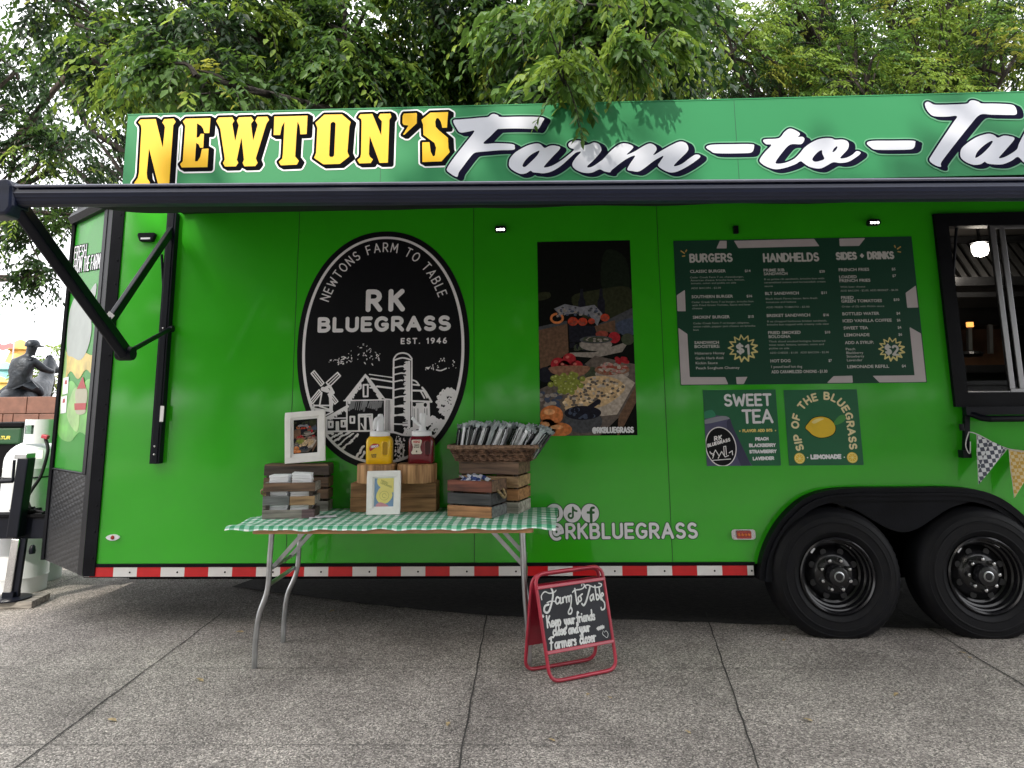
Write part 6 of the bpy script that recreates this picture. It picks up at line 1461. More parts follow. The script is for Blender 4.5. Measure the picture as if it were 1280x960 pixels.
# chalk lettering in board units (photo tracing, then laid on the board's own plane)
nb = (fr_ - fl_).cross(ap_l - fl_).normalized(); nb = nb if nb.y < 0 else -nb
eu = (fr_ - fl_).normalized(); ev = nb.cross(eu); ev = ev if ev.z > 0 else -ev
def cz(pts):
    o = []
    for p in pts:
        q = on_plane(630 + p[0] / 5.335, 690 + p[1] / 5.335, fl_, nb) - fl_; o.append((q.dot(eu), q.dot(ev)))
    return o
fb = lambda u, v: fl_ + eu * u + ev * v + nb * .0035
B = bounds(cz([(215, 200), (700, 200), (200, 670), (700, 660)]), g=.02); A = Art(*B, .0015)
def ck(pts, r=.0042, n=6): A.stroke(cz(cr(pts, n)), r)
# "Farm to Table" with flourishes
ck([(250,318),(248,290),(270,265),(300,275),(330,270),(345,255)], .003); ck([(312,240),(325,275),(318,330),(300,390),(282,405),(266,390),(272,360),(295,350)], .0052); ck([(285,338),(310,328),(345,330)], .003)
ck([(370,310),(352,300),(342,325),(350,345),(366,335),(374,305),(374,340),(384,338)], .0042); ck([(388,305),(392,335),(392,310),(404,298),(410,302)], .004); ck([(412,300),(416,335),(416,305),(428,295),(432,330),(433,300),(446,290),(446,330),(440,370),(428,395),(430,412),(444,410),(452,390),(446,370)], .004)
ck([(455,268),(470,255),(510,248),(530,235),(532,215),(518,210),(516,225)], .0032); ck([(470,245),(478,300),(486,345),(494,335)], .0045); ck([(505,292),(492,305),(500,330),(514,318),(508,292),(520,280)], .004)
ck([(545,240),(540,225),(560,220),(600,235),(640,230),(648,215),(630,208)], .0032); ck([(572,228),(562,270),(545,330),(530,355),(518,345)], .005); ck([(585,285),(572,300),(578,325),(592,305),(592,280),(598,318)], .004); ck([(604,225),(612,290),(618,318),(632,305),(622,282),(614,290)], .004); ck([(632,240),(640,300),(646,318)], .004); ck([(648,300),(660,285),(652,272),(645,295),(655,320),(668,340),(668,375),(650,385),(645,370)], .004)
def hand(s, x0, y0, x1, y1, h, r=.0043):
    p = cz([(x0, y0), (x1, y1)]); hh = h / 5.335 * PX * .82
    pen(A, s, p[0][0], p[0][1], p[1][0], hh, r, HW, .12, slope=(p[1][1] - p[0][1]) / (p[1][0] - p[0][0]), curve=True)
hand('Keep', 286, 504, 380, 488, 34); hand('your', 402, 485, 472, 474, 30); hand('friends', 484, 470, 606, 450, 32)
hand('close', 326, 558, 412, 548, 32); hand('and', 430, 545, 492, 536, 30); hand('your', 502, 536, 572, 526, 30)
hand('Farmers', 305, 650, 482, 618, 34); hand('closer', 505, 614, 612, 594, 34)
for c in ((252, 428), (642, 505), (628, 510), (655, 500)):
    for k in range(4): t = PI * k / 4; ck([(c[0] - 12 * math.cos(t), c[1] - 12 * math.sin(t)), (c[0] + 12 * math.cos(t), c[1] + 12 * math.sin(t))], .0022, 1)
ck([(660,525),(655,545),(668,560),(685,570),(692,545),(678,525),(668,535)], .0013)
mb = MB(); A.fill(mb, fb); mb.build('chalk_lettering', M['chalk'], bd)

# ------------------------------------------------------------------ bunting at the serving window
mk('string', (.6, .6, .58), rough=.8)
def check_mat(name, c1, c2, s):
    m = bpy.data.materials.new(name); m.use_nodes = True; n = m.node_tree.nodes; l = m.node_tree.links
    tc = n.new('ShaderNodeTexCoord'); ck_ = n.new('ShaderNodeTexChecker'); ck_.inputs['Scale'].default_value = s; ck_.inputs['Color1'].default_value = (*c1, 1); ck_.inputs['Color2'].default_value = (*c2, 1)
    mp = n.new('ShaderNodeMapping'); mp.inputs['Location'].default_value = (.003, .5, .003); mp.inputs['Rotation'].default_value = (0, .1, 0); mp.inputs['Scale'].default_value = (1, .001, 1); l.new(tc.outputs['Object'], mp.inputs[0]); l.new(mp.outputs[0], ck_.inputs[0])
    l.new(ck_.outputs[0], n['Principled BSDF'].inputs['Base Color']); n['Principled BSDF'].inputs['Roughness'].default_value = .8; return m
M['check_black'] = check_mat('check_black', (.72, .74, .76), (.07, .08, .11), 42); M['check_yellow'] = check_mat('check_yellow', (.74, .60, .34), (.62, .38, .07), 50); M['check_green'] = check_mat('check_green', (.7, .74, .7), (.05, .3, .12), 42)
YB = -.105
bt = thing('bunting', 'string of gingham pennants hanging under the serving window', 'bunting', at(1212, 540, YB))
sp_ = [at(1211, 540, YB), at(1222, 543, YB), at(1260, 561, YB), at(1300, 566, YB), at(1345, 560, YB), at(1390, 548, YB), at(1440, 540, YB)]
mb = MB(); mb.tube(cr([tuple(p) for p in sp_], 5), .003, 6); mb.tube(cr([tuple(at(1211, 540, YB)), tuple(at(1207, 556, YB)), tuple(at(1212, 567, YB)), tuple(at(1213, 552, YB))], 5), .003, 6); mb.build('cord', M['string'], bt)
for (p, q, r_, k) in (((1221, 543), (1259, 561), (1223, 605), 'check_black'), ((1261, 561), (1301, 566), (1267.5, 622), 'check_yellow'), ((1303, 566), (1344, 561), (1318, 622), 'check_green'), ((1346, 560), (1390, 549), (1364, 612), 'check_black')):
    P3 = [at(*p, YB), at(*q, YB), at(*r_, YB)]; vs = []; nn = 8
    idx = {}
    for i in range(nn + 1):
        for j in range(nn + 1 - i):
            w = P3[0] * (1 - (i + j) / nn) + P3[1] * (i / nn) + P3[2] * (j / nn); w = w + Vector((0, .008 * math.sin(i * .9 + j * .5), 0)); idx[(i, j)] = len(vs); vs.append(w)
    fs = []
    for i in range(nn):
        for j in range(nn - i):
            fs.append((idx[(i, j)], idx[(i + 1, j)], idx[(i, j + 1)]))
            if i + j < nn - 1: fs.append((idx[(i + 1, j)], idx[(i + 1, j + 1)], idx[(i, j + 1)]))
    mb = MB(); mb.add(vs, fs); pn = mb.build('pennant', M[k], bt, smooth=60)
    MB().tube([P3[0], P3[1], P3[2]], .0025, 5, closed=True).build('hem', M['string'], pn)

# ------------------------------------------------------------------ propane cylinder, jack and the stand at the trailer tongue
mk('tank_white', (.66, .68, .70), rough=.35, var=.06, scale=5, coat=.2, bump=.03, bscale=20)
TC = at(33.5, 640, 1.05); TC = Vector((TC.x, 1.05, 0)); tr0 = .187
tk = thing('propane_cylinder', 'tall white propane cylinder standing at the front of the trailer', 'gas cylinder', TC)
zs = at(33, 577, 1.05 - .0).z; ztop = at(33, 551, 1.05).z
mb = MB(); prof = [(tr0 - .012, 0.0), (tr0 - .006, .002), (tr0 - .006, .10), (tr0, .11), (tr0 + .003, .118), (tr0, .126), (tr0, zs - .05), (tr0 + .002, zs - .045), (tr0, zs - .04), (tr0, zs)]
for k in range(1, 8): t = k / 7 * PI / 2; prof.append((tr0 * math.cos(t) * .999 + .001, zs + (ztop - zs) * math.sin(t)))
mb.lathe(prof, TC, 48); mb.build('tank_shell', M['tank_white'], tk, smooth=40)
mb = MB(); zc0 = at(44, 549, 1.05).z; zc1 = at(44, 524, 1.05).z; rc = .115; cxx = TC + Vector((.055, 0, 0)); P = 40; vs = []
for r_ in (rc, rc - .005):
    for k in range(P + 1):
        a = R(180) + R(215) * k / P - R(15); vs += [(cxx.x + r_ * math.cos(a), cxx.y + r_ * math.sin(a), zc0 - .03), (cxx.x + r_ * math.cos(a), cxx.y + r_ * math.sin(a), zc0 + (zc1 - zc0) * .28), (cxx.x + r_ * math.cos(a), cxx.y + r_ * math.sin(a), zc0 + (zc1 - zc0) * .72), (cxx.x + r_ * math.cos(a), cxx.y + r_ * math.sin(a), zc1)]
fs = []
for lay in (0, 1):
    o = lay * (P + 1) * 4
    for k in range(P):
        for q in range(3):
            if q == 1 and 12 <= k <= 20: continue
            fs.append((o + k * 4 + q, o + (k + 1) * 4 + q, o + (k + 1) * 4 + q + 1, o + k * 4 + q + 1))
for k in range(P): fs.append((k * 4 + 3, (k + 1) * 4 + 3, (P + 1) * 4 + (k + 1) * 4 + 3, (P + 1) * 4 + k * 4 + 3))
mb.add(vs, fs); mb.build('collar', M['tank_white'], tk, smooth=40)
mb = MB(); mb.lathe([(.025, 0), (.025, .05), (.018, .055), (.018, .08), (.03, .085), (.03, .10)], cxx + Vector((0, 0, ztop - .02)), 14); vl = mb.build('valve', M['galvanised'], tk, smooth=40)
v = at(53, 545, .88); MB().bar(v, v + Vector((.05, 0, -.012)), .035, .03).build('regulator', solid('valve_red', (.35, .03, .05)), vl, bevel=.006)
mb = MB(); mb.tube(cr([tuple(at(57, 549, .90)), tuple(at(60, 562, .87)), tuple(at(56, 580, .86)), tuple(at(50, 597, .84)), tuple(at(40, 612, .82)), tuple(at(34, 625, .80)), tuple(at(40, 640, .80))], 6), .013, 8); mb.build('gas_hose', M['rubber'], tk, smooth=60)
MB().bb(at(46, 571, .86).x, at(54, 571, .86).x, .852, .858, at(50, 573, .86).z, at(50, 563, .86).z).build('warning_label', M['tape_white'], tk)
mb = MB(); mb.tube([(TC.x + tr0 * 1.012 * math.cos(t), TC.y + tr0 * 1.012 * math.sin(t), at(30, 598, .86).z) for t in np.linspace(0, 2 * PI, 33)[:-1]], .006, 6, closed=True); mb.build('strap', M['rubber'], tk)
# second cylinder partly hidden behind the hose side
T2 = at(62, 640, 1.42); T2 = Vector((T2.x - .02, 1.42, 0)); tk2 = thing('propane_cylinder', 'white propane cylinder half hidden between its twin and the trailer nose', 'gas cylinder', T2)
MB().lathe([(.14, 0), (.145, .01), (.15, .9), (.14, 1.0), (.10, 1.07), (.05, 1.09), (.01, 1.095)], T2, 32).build('tank_shell', M['tank_white'], tk2, smooth=40)
# tongue jack
J = on_level(14, 744, .05); JX, JY = J.x + .03, J.y
jk = thing('tongue_jack', 'black trailer tongue jack with silver leg and crank', 'trailer jack', (JX, JY, 0))
pz = lambda py, Y=JY: at(20, py, Y).z
bx0, bx1 = at(0, 660, JY).x - .5, at(62, 660, JY).x
mb = MB(); mb.bb(bx0, bx1, JY - .05, JY + .05, pz(672), pz(645)); mb.build('coupler_beam', M['black_steel'], jk, bevel=.006)
mb = MB(); mb.bb(bx0, bx1, JY - .07, JY + .06, pz(645), pz(641.5)); mb.bb(at(40, 650, JY).x, bx1 + .02, JY + .0, JY + .9, pz(660), pz(648)); mb.build('tongue_frame', M['dark_chassis'], jk)
x0 = at(20, 610, JY - .06).x; x1 = at(36.5, 610, JY - .06).x
mb = MB(); mb.bar(((x0 + x1) / 2 + .005, JY - .09, pz(668)), ((x0 + x1) / 2 + .03, JY - .09, pz(571)), .085, .085); mb.build('jack_post', M['black_steel'], jk, bevel=.008)
MB().bb((x0 + x1) / 2 - .035, (x0 + x1) / 2 + .06, JY - .135, JY - .04, pz(572), pz(566)).build('jack_cap', M['galvanised'], jk, bevel=.004)
xs_ = at(15, 700, JY - .09).x; mb = MB(); mb.bar((xs_ + .005, JY - .09, .07), (xs_ + .03, JY - .09, pz(670)), .06, .06); mb.build('jack_leg', M['chrome'], jk, bevel=.006)
MB().bar((xs_ + .055, JY - .09, .06), (xs_ + .075, JY - .09, pz(670)), .025, .04).build('leg_rail', M['black_steel'], jk)
mb = MB(); mb.bar((xs_ - .02, JY - .09, .075), (xs_ + .06, JY - .09, .075), .08, .05); mb.lathe([(.13, 0), (.13, .008), (.02, .02)], (xs_ + .02, JY - .09, .049), 20); mb.build('foot_plate', M['black_steel'], jk)
mb = MB(); c0 = at(16, 601, JY - .12); mb.tube([at(0, 603, JY - .12) + Vector((-.2, 0, 0)), c0], .016, 8); mb.tube([c0, at(18, 575, JY - .12)], .010, 8); mb.build('crank', M['black_steel'], jk, smooth=50)
MB().lathe([(.02, 0), (.024, .02), (.018, .05), (.01, .06)], at(40, 692, JY - .05), 12).build('hook', M['black_steel'], jk, smooth=50)
mb = MB(); rc_ = random.Random(2)
for i in range(7):
    p = [tuple(at(rc_.uniform(12, 55), rc_.uniform(634, 643), JY + rc_.uniform(-.06, .06))) for _ in range(5)]; mb.tube(cr(p, 5), .009, 6)
mb.build('coiled_cable', M['rubber'], jk, smooth=60)
wa = on_level(2, 749, 0); wb_ = on_level(42, 747, 0)
tag(MB().box(((xs_ + .02), JY - .06, .024), (.38, .24, .046), rotz(.12)).build('wood_block', WOODS['wood_grey'], None, bevel=.004), 'flat grey timber block on the paving under the jack foot', 'wood block')

# ------------------------------------------------------------------ far left: plinth, statue, cooler, carnival shapes
mk('plinth_stone', (.17, .075, .050), rough=.55, var=.18, scale=8, bump=.1); mk('bronze', (.022, .027, .034), rough=.42, metal=.5, var=.5, scale=5, bump=.4, bscale=9, bdist=.05)
PY = 10.0; pa = at(-60, 497, PY); pb = at(72, 497, PY); zp = pa.z
pl_ = thing('stone_plinth', 'red brown stone block plinth below the bronze rider', 'plinth', ((pa.x + pb.x) / 2, PY + .8, 0))
xs2 = [pa.x, at(-20, 500, PY).x, at(34, 500, PY).x, pb.x]
for i in range(3): MB().bb(xs2[i] + .006, xs2[i + 1] - .006, PY, PY + 1.6, zp - .34, zp).build('stone_block', M['plinth_stone'], pl_, bevel=.01)
xs2 = [pa.x, at(5, 500, PY).x, at(18, 500, PY).x, at(50, 500, PY).x, pb.x]
for i in range(4): MB().bb(xs2[i] + .006, xs2[i + 1] - .006, PY + .01, PY + 1.6, zp - .70, zp - .35).build('stone_block', M['plinth_stone'], pl_, bevel=.01)
MB().bb(pa.x, pb.x, PY + .02, PY + 1.6, 0, zp - .71).build('plinth_base', solid('plinth_dark', (.03, .028, .027)), pl_)
def skin(name, pts, edges, rad, m, parent=None):
    me = bpy.data.meshes.new(name); off = root_of(parent).location if parent else Vector((0, 0, 0))
    me.from_pydata([tuple(Vector(p) - off) for p in pts], edges, []); me.materials.append(m)
    o = bpy.data.objects.new(name, me); COL.objects.link(o); o.parent = parent
    md = o.modifiers.new('skin', 'SKIN'); md.use_smooth_shade = True
    for i, r in enumerate(rad): me.skin_vertices[0].data[i].radius = r if isinstance(r, tuple) else (r, r)
    me.skin_vertices[0].data[0].use_root = True
    s = o.modifiers.new('sub', 'SUBSURF'); s.levels = 2; s.render_levels = 2; return o
st_ = thing('rider_statue', 'dark bronze statue of a cap wearing rider seen from behind on a horse', 'statue', at(32, 490, PY + .8))
yb = PY + .75; ap = lambda px, py, dy=0.0: at(px, py, yb + dy)
rider = skin('rider', [ap(27, 486), ap(27, 474), ap(27, 462), ap(34, 449), ap(38, 443), ap(40, 434), ap(42, 429.5), ap(18, 453), ap(14.5, 463), ap(17, 474, .2), ap(44, 453), ap(54, 461, .15), ap(64, 464.5, .35), ap(68, 465, .4), ap(40, 484, .1), ap(50, 488, .3), ap(51, 497, .3), ap(14, 486, -.1), ap(8, 497, -.1)],
     [(0, 1), (1, 2), (2, 3), (3, 4), (4, 5), (5, 6), (2, 7), (7, 8), (8, 9), (2, 10), (10, 11), (11, 12), (12, 13), (0, 14), (14, 15), (15, 16), (0, 17), (17, 18)],
     [.25, .19, .24, .17, .075, .125, .10, .11, .085, .06, .11, .085, .06, .05, .15, .11, .08, .15, .10], M['bronze'], st_)
mb = MB(); hc = ap(40.5, 433); mb.lathe([(.145, 0), (.15, .03), (.135, .09), (.09, .14), (.01, .155)], hc, 20); mb.prism([(-.02, -.02), (.16, -.01), (.16, .02), (-.02, .03)], lambda u, v: (hc.x + u + .05, hc.y - .08, hc.z + v), (0, .16, 0)); mb.build('cap', M['bronze'], rider, smooth=40)
mb = MB(); q = [ap(16, 476), ap(38, 474), ap(47, 484, -.1), ap(40, 487, -.2), ap(28, 482, -.24), ap(14, 488, -.22), ap(-6, 492, -.2), ap(4, 484, -.1)]; mb.add(q + [p + Vector((0, .06, -.02)) for p in q], [tuple(range(8)), tuple(range(8, 16))[::-1]] + [(i, (i + 1) % 8, (i + 1) % 8 + 8, i + 8) for i in range(8)]); mb.build('coat_tails', M['bronze'], rider, smooth=40)
skin('horse', [ap(20, 500, -.3), ap(35, 498, .3), ap(48, 490, .8), ap(56, 478, 1.1), ap(60, 462, 1.3), ap(62, 452, 1.35), ap(66, 458, 1.55), ap(72, 466, 1.7), ap(60, 444, 1.4), ap(62.5, 443, 1.42), ap(-4, 500, -.5), ap(10, 512, -.5), ap(45, 512, .8)],
     [(0, 1), (1, 2), (2, 3), (3, 4), (4, 5), (5, 6), (6, 7), (5, 8), (5, 9), (0, 10), (0, 11), (2, 12)], [.36, .33, .30, .20, .16, .13, .11, .075, .035, .035, .16, .18, .15], M['bronze'], st_)
# green cooler on a cart, seen beside the cylinder
gy = 3.2; a = at(-30, 556, gy); b = at(27, 534, gy)
gc = thing('storage_chest', 'dark green storage chest with yellow lettering behind the cylinder', 'chest', ((a.x + b.x) / 2, gy, 0))
MB().bb(a.x, b.x, gy, gy + .6, a.z, b.z).build('chest_body', solid('chest_green', (.010, .062, .020)), gc, bevel=.02)
MB().bb(a.x - .02, b.x + .02, gy - .02, gy + .62, b.z, b.z + .05).build('chest_lid', M['dark_chassis'], gc, bevel=.012)
MB().bb(a.x, b.x + .05, gy + .02, gy + .6, 0, a.z - .002).build('chest_stand', M['dark_chassis'], gc)
p = at(-8, 548.5, gy - .003); q = at(12, 547.5, gy - .003); A = Art(p.x - .02, p.z - .03, q.x + .03, p.z + .07, .002); pen(A, 'NATUR', p.x, p.z - .004, q.x, .030, .0048, gap=.15, skew=.15); mb = MB(); A.fill(mb, lambda x, z: (x, gy - .003, z)); mb.build('chest_lettering', solid('letter_gold', (.62, .50, .08)), gc)
# carnival inflatables far off
for nm, lbl, px, py0, py1, Yd, col, w in (('inflatable_tower', 'pale teal inflatable tower far off at the left edge', 5, 452, 520, 42, (.22, .50, .47), 1.1), ('inflatable_tower', 'orange yellow inflatable tower far off beside the rider', 26, 424, 520, 45, (.75, .42, .10), 1.0), ('inflatable_tower', 'small yellow inflatable tower below the pale teal one', -2, 470, 520, 38, (.72, .50, .12), .9)):
    p = at(px, py0, Yd); t = thing(nm, lbl, 'inflatable', (p.x, Yd, 0)); h = p.z
    MB().lathe([(w, 0), (w * 1.1, .4), (w, h * .4), (w * .9, h * .7), (w * .55, h * .86), (w * .75, h * .88), (.35 * w, h * .97), (.05, h)], (p.x, Yd, 0), 20).build('tower_body', solid('inflate_%d' % px, col, .5), t, smooth=50)
    mb = MB()
    for k in range(6): aa = k * PI / 3; mb.tube([(p.x + w * 1.05 * math.cos(aa), Yd + w * 1.05 * math.sin(aa), .2), (p.x + w * .9 * math.cos(aa), Yd + w * .9 * math.sin(aa), h * .7)], .12, 8)
    mb.build('seam_tube', solid('inflate_trim', (.6, .2, .25)), t, smooth=50)
p = at(-12, 432, 44); q = at(17, 436, 44)
bn = thing('carnival_banner', 'thin red and pale festival banner line above the inflatables', 'banner', (p.x, 44, 0)); mb = MB(); vs = []
for i in range(13): t = i / 12; c = p.lerp(q, t) + Vector((0, 0, .12 * math.sin(t * 9))); vs += [c + Vector((0, 0, .35 * (1 - .3 * t))), c - Vector((0, 0, .1))]
mb.add(vs, [(2 * i, 2 * i + 1, 2 * i + 3, 2 * i + 2) for i in range(12)]); mb.build('streamer', solid('banner_red', (.62, .16, .16)), bn)
MB().tube([(p.x, 44, 0), (p.x, 44, p.z + .4)], .05, 6).build('pole', M['galvanised'], bn); MB().tube([(q.x, 44, 0), (q.x, 44, q.z + .4)], .05, 6).build('pole', M['galvanised'], bn)
MB().tube([at(57, 458, 22), Vector((at(57, 458, 22).x, 22, 0))], .06, 8).build('flag_pole', M['white_vinyl'], None); tag(bpy.data.objects['flag_pole'], 'slim white pole standing beyond the bronze rider', 'pole')
# ------------------------------------------------------------------ trees
def leaf_mat(name, c, c2, trans):
    m = mat(name, c, rough=.45, var=.35, scale=1.6, col2=c2, spec=.4); n = m.node_tree.nodes; l = m.node_tree.links
    b = n['Principled BSDF']; out = n['Material Output']
    tr_ = n.new('ShaderNodeBsdfTranslucent'); mx = n.new('ShaderNodeMixShader'); mx.inputs[0].default_value = trans
    crn = [x for x in n if x.type == 'VALTORGB'][0]
    hs = n.new('ShaderNodeHueSaturation'); hs.inputs['Value'].default_value = 1.5; hs.inputs['Hue'].default_value = .485; l.new(crn.outputs[0], hs.inputs['Color']); l.new(hs.outputs[0], tr_.inputs['Color'])
    l.new(b.outputs[0], mx.inputs[1]); l.new(tr_.outputs[0], mx.inputs[2]); l.new(mx.outputs[0], out.inputs['Surface']); return m
LM = {'deep': leaf_mat('leaf_deep', (.014, .042, .012), (.030, .074, .020), .30), 'mid': leaf_mat('leaf_mid', (.050, .130, .022), (.100, .200, .034), .40), 'light': leaf_mat('leaf_light', (.140, .260, .030), (.240, .350, .055), .46), 'yellow': leaf_mat('leaf_yellow', (.210, .265, .030), (.310, .330, .055), .44), 'rust': leaf_mat('leaf_rust', (.20, .045, .022), (.28, .08, .03), .3)}
mk('bark', (.030, .024, .020), rough=.9, var=.45, scale=10, bump=.8, bscale=22, bdist=.03, stretch=(1, 1, .35))
mk('bark_pale', (.075, .058, .048), rough=.9, var=.45, scale=10, bump=.8, bscale=22, bdist=.03, stretch=(1, 1, .35))
def leaves_object(name, P, D, Nn, size, mid_, mats, parent, aspect=.46):
    """each leaf: a folded pointed blade of four triangles"""
    N = len(P); D = D / np.linalg.norm(D, axis=1, keepdims=True)
    Sd = np.cross(D, Nn); Sd /= np.maximum(np.linalg.norm(Sd, axis=1, keepdims=True), 1e-6); Up = np.cross(Sd, D)
    s = size[:, None]
    v = np.empty((N, 6, 3))
    v[:, 0] = P; v[:, 1] = P + D * s * .38 + Sd * s * aspect * .5 + Up * s * .07; v[:, 2] = P + D * s * .72 + Sd * s * aspect * .34 + Up * s * .02
    v[:, 3] = P + D * s - Up * s * .10; v[:, 4] = P + D * s * .72 - Sd * s * aspect * .34 + Up * s * .02; v[:, 5] = P + D * s * .38 - Sd * s * aspect * .5 + Up * s * .07
    quads = np.array([[0, 1, 2, 3], [0, 3, 4, 5]])
    f = (np.arange(N)[:, None, None] * 6 + quads[None]).reshape(-1)
    me = bpy.data.meshes.new(name)
    me.vertices.add(N * 6); me.vertices.foreach_set('co', (v - np.array(root_of(parent).location)).reshape(-1).astype(np.float32))
    me.loops.add(N * 8); me.loops.foreach_set('vertex_index', f.astype(np.int32))
    me.polygons.add(N * 2); me.polygons.foreach_set('loop_start', np.arange(0, N * 8, 4, dtype=np.int32)); me.polygons.foreach_set('loop_total', np.full(N * 2, 4, dtype=np.int32))
    for m in mats: me.materials.append(m)
    me.polygons.foreach_set('material_index', np.repeat(mid_, 2).astype(np.int32))
    me.update(calc_edges=True); me.validate()
    o = bpy.data.objects.new(name, me); COL.objects.link(o); o.parent = parent; return o
def tree(name, label, base, fork, trunk_r, blobs, leaf=.09, per=12, mats=('deep', 'mid', 'light'), probs=(.4, .45, .15), seed=1, droop=.5, dens=1.0, bark='bark', twig=True, group=None, limb_r=.085, aspect=.46, sl=1.0):
    """trunk from base to the fork, a limb to each blob (centre, radii, sprays), twigs spreading inside it, leaves along the twigs"""
    r = np.random.default_rng(seed); q = random.Random(seed); t = thing(name, label, 'tree', base, group)
    base = Vector(base); fork = Vector(fork); tm = MB()
    pts = [base.lerp(fork, i / 6) + Vector((q.uniform(-.06, .06), q.uniform(-.06, .06), 0)) * (0 < i < 6) for i in range(7)]
    tm.tube(pts, [trunk_r * (1.25 if i == 0 else 1 - .45 * i / 6) for i in range(7)], 12)
    Ps, Ds, Ns, Sz, Mi = [], [], [], [], []
    for (c, rad, ns) in blobs:
        c = Vector(c); rad = rad if isinstance(rad, tuple) else (rad,) * 3
        st = fork if q.random() < .6 else pts[4]
        d = c - st; mid1 = st + d * .35 + Vector((q.uniform(-.3, .3), q.uniform(-.3, .3), .18 * d.length * q.uniform(.3, 1))); mid2 = st + d * .7 + Vector((q.uniform(-.3, .3), q.uniform(-.3, .3), .1 * d.length * q.uniform(-.2, .8)))
        path = cr([tuple(st), tuple(mid1), tuple(mid2), tuple(c)], 5); L = len(path)
        tm.tube(path, [limb_r * (1 - .78 * i / (L - 1)) for i in range(L)], 8)
        nsub = max(4, int(ns / 14))
        for k in range(nsub):
            i0 = q.randrange(L // 2, L); s0 = Vector(path[i0])
            u = Vector((q.gauss(0, 1), q.gauss(0, 1), q.gauss(.15, .8))).normalized(); e = c + Vector((u.x * rad[0], u.y * rad[1], u.z * rad[2])) * q.uniform(.45, .95)
            m_ = s0.lerp(e, .5) + Vector((q.uniform(-.15, .15), q.uniform(-.15, .15), q.uniform(0, .3))) * rad[0]
            sp = cr([tuple(s0), tuple(m_), tuple(e)], 4); n_ = len(sp)
            tm.tube(sp, [max(.005, limb_r * .30 * (1 - .8 * i / (n_ - 1))) for i in range(n_)], 5, cap=False)
            base_m = r.choice(len(mats), p=probs)
            for h in range(int(ns / nsub * dens)):
                p0 = Vector(sp[q.randrange(n_ // 3, n_)]) + Vector((q.gauss(0, .10), q.gauss(0, .10), q.gauss(0, .10))) * rad[0]
                o_ = (p0 - c); o_.z *= .5
                d0 = (o_.normalized() * .8 + Vector((q.gauss(0, .6), q.gauss(0, .6), q.gauss(-.05, .4)))).normalized()
                ln_ = sl * q.uniform(.26, .52) * (leaf / .09) ** .5; g = droop * q.uniform(.5, 1.3)
                ts_ = np.linspace(.12, 1, per) + r.uniform(-.03, .03, per)
                P = np.array(p0)[None] + np.array(d0)[None] * (ts_ * ln_)[:, None]; P[:, 2] -= g * (ts_ ** 2) * ln_
                tan = np.array(d0)[None] + np.array([[0, 0, -2 * g]]) * ts_[:, None]; tan /= np.linalg.norm(tan, axis=1, keepdims=True)
                side = np.cross(tan, np.array([[0, 0, 1.0]])); side /= np.maximum(np.linalg.norm(side, axis=1, keepdims=True), 1e-3)
                sg_ = np.where(np.arange(per) % 2, 1, -1)[:, None]
                dd = tan * .55 + side * sg_ * r.uniform(.45, .95, (per, 1)) + np.array([[0, 0, -.38]]) + r.normal(0, .18, (per, 3))
                nn = np.array([[0, 0, 1.0]]) + r.normal(0, .45, (per, 3))
                Ps.append(P); Ds.append(dd); Ns.append(nn); Sz.append(leaf * r.uniform(.65, 1.25, per)); Mi.append(np.full(per, base_m if q.random() < .72 else r.choice(len(mats), p=probs)))
                if twig and h % 2 == 0:
                    tm.tube([tuple(P[0]), tuple(P[per // 2]), tuple(P[-1])], [.0045, .0035, .0015], 3, cap=False)
    tm.build('trunk', M[bark], t, smooth=60)
    P = np.concatenate(Ps); leaves_object('crown', P, np.concatenate(Ds), np.concatenate(Ns), np.concatenate(Sz), np.concatenate(Mi), [LM[k] for k in mats], t, aspect)
    return t, len(P)
def bl(px, py, Y, r, n): c = at(px, py, Y); return (tuple(c), r, n)
nl = 0
# the big tree whose hanging boughs reach over the trailer
A_ = [bl(95, 30, 4.2, .75, 80), bl(115, 75, 3.9, .35, 30), bl(180, 60, 3.8, .8, 100), bl(270, 40, 3.4, .85, 130), bl(245, 95, 2.2, .40, 60), bl(290, 110, 3.0, .45, 50), bl(100, 130, 5, .6, 45), bl(350, 90, 4.6, .9, 130), bl(430, 40, 3.6, .95, 170), bl(440, 110, 3.8, .8, 140), bl(520, 90, 4.6, .95, 170), bl(590, 40, 4.2, .95, 160), bl(620, 105, 5.0, .9, 120), bl(690, 40, 2.2, .75, 170), bl(770, 60, 1.6, .7, 190), bl(700, 110, .9, .35, 80), bl(790, 20, 2.6, .9, 170), bl(840, 60, 2.6, .6, 120), bl(560, -40, 4.2, 1.2, 130), bl(300, -40, 4.2, 1.3, 150), bl(700, -60, 3.4, 1.2, 150), bl(150, -60, 5, 1.2, 100), bl(30, -20, 5, .9, 60), bl(420, 130, 6.2, 1.0, 110)]
_, n = tree('broad_tree', 'large leafy tree rising behind the trailer, its drooping boughs hanging over the sign', (-.6, 6.4, 0), (-.4, 6.0, 4.4), .30, A_, leaf=.118, per=12, dens=2.3, mats=('deep', 'mid', 'light', 'yellow'), probs=(.30, .40, .285, .015), seed=4, droop=.75, limb_r=.12, bark='bark'); nl += n
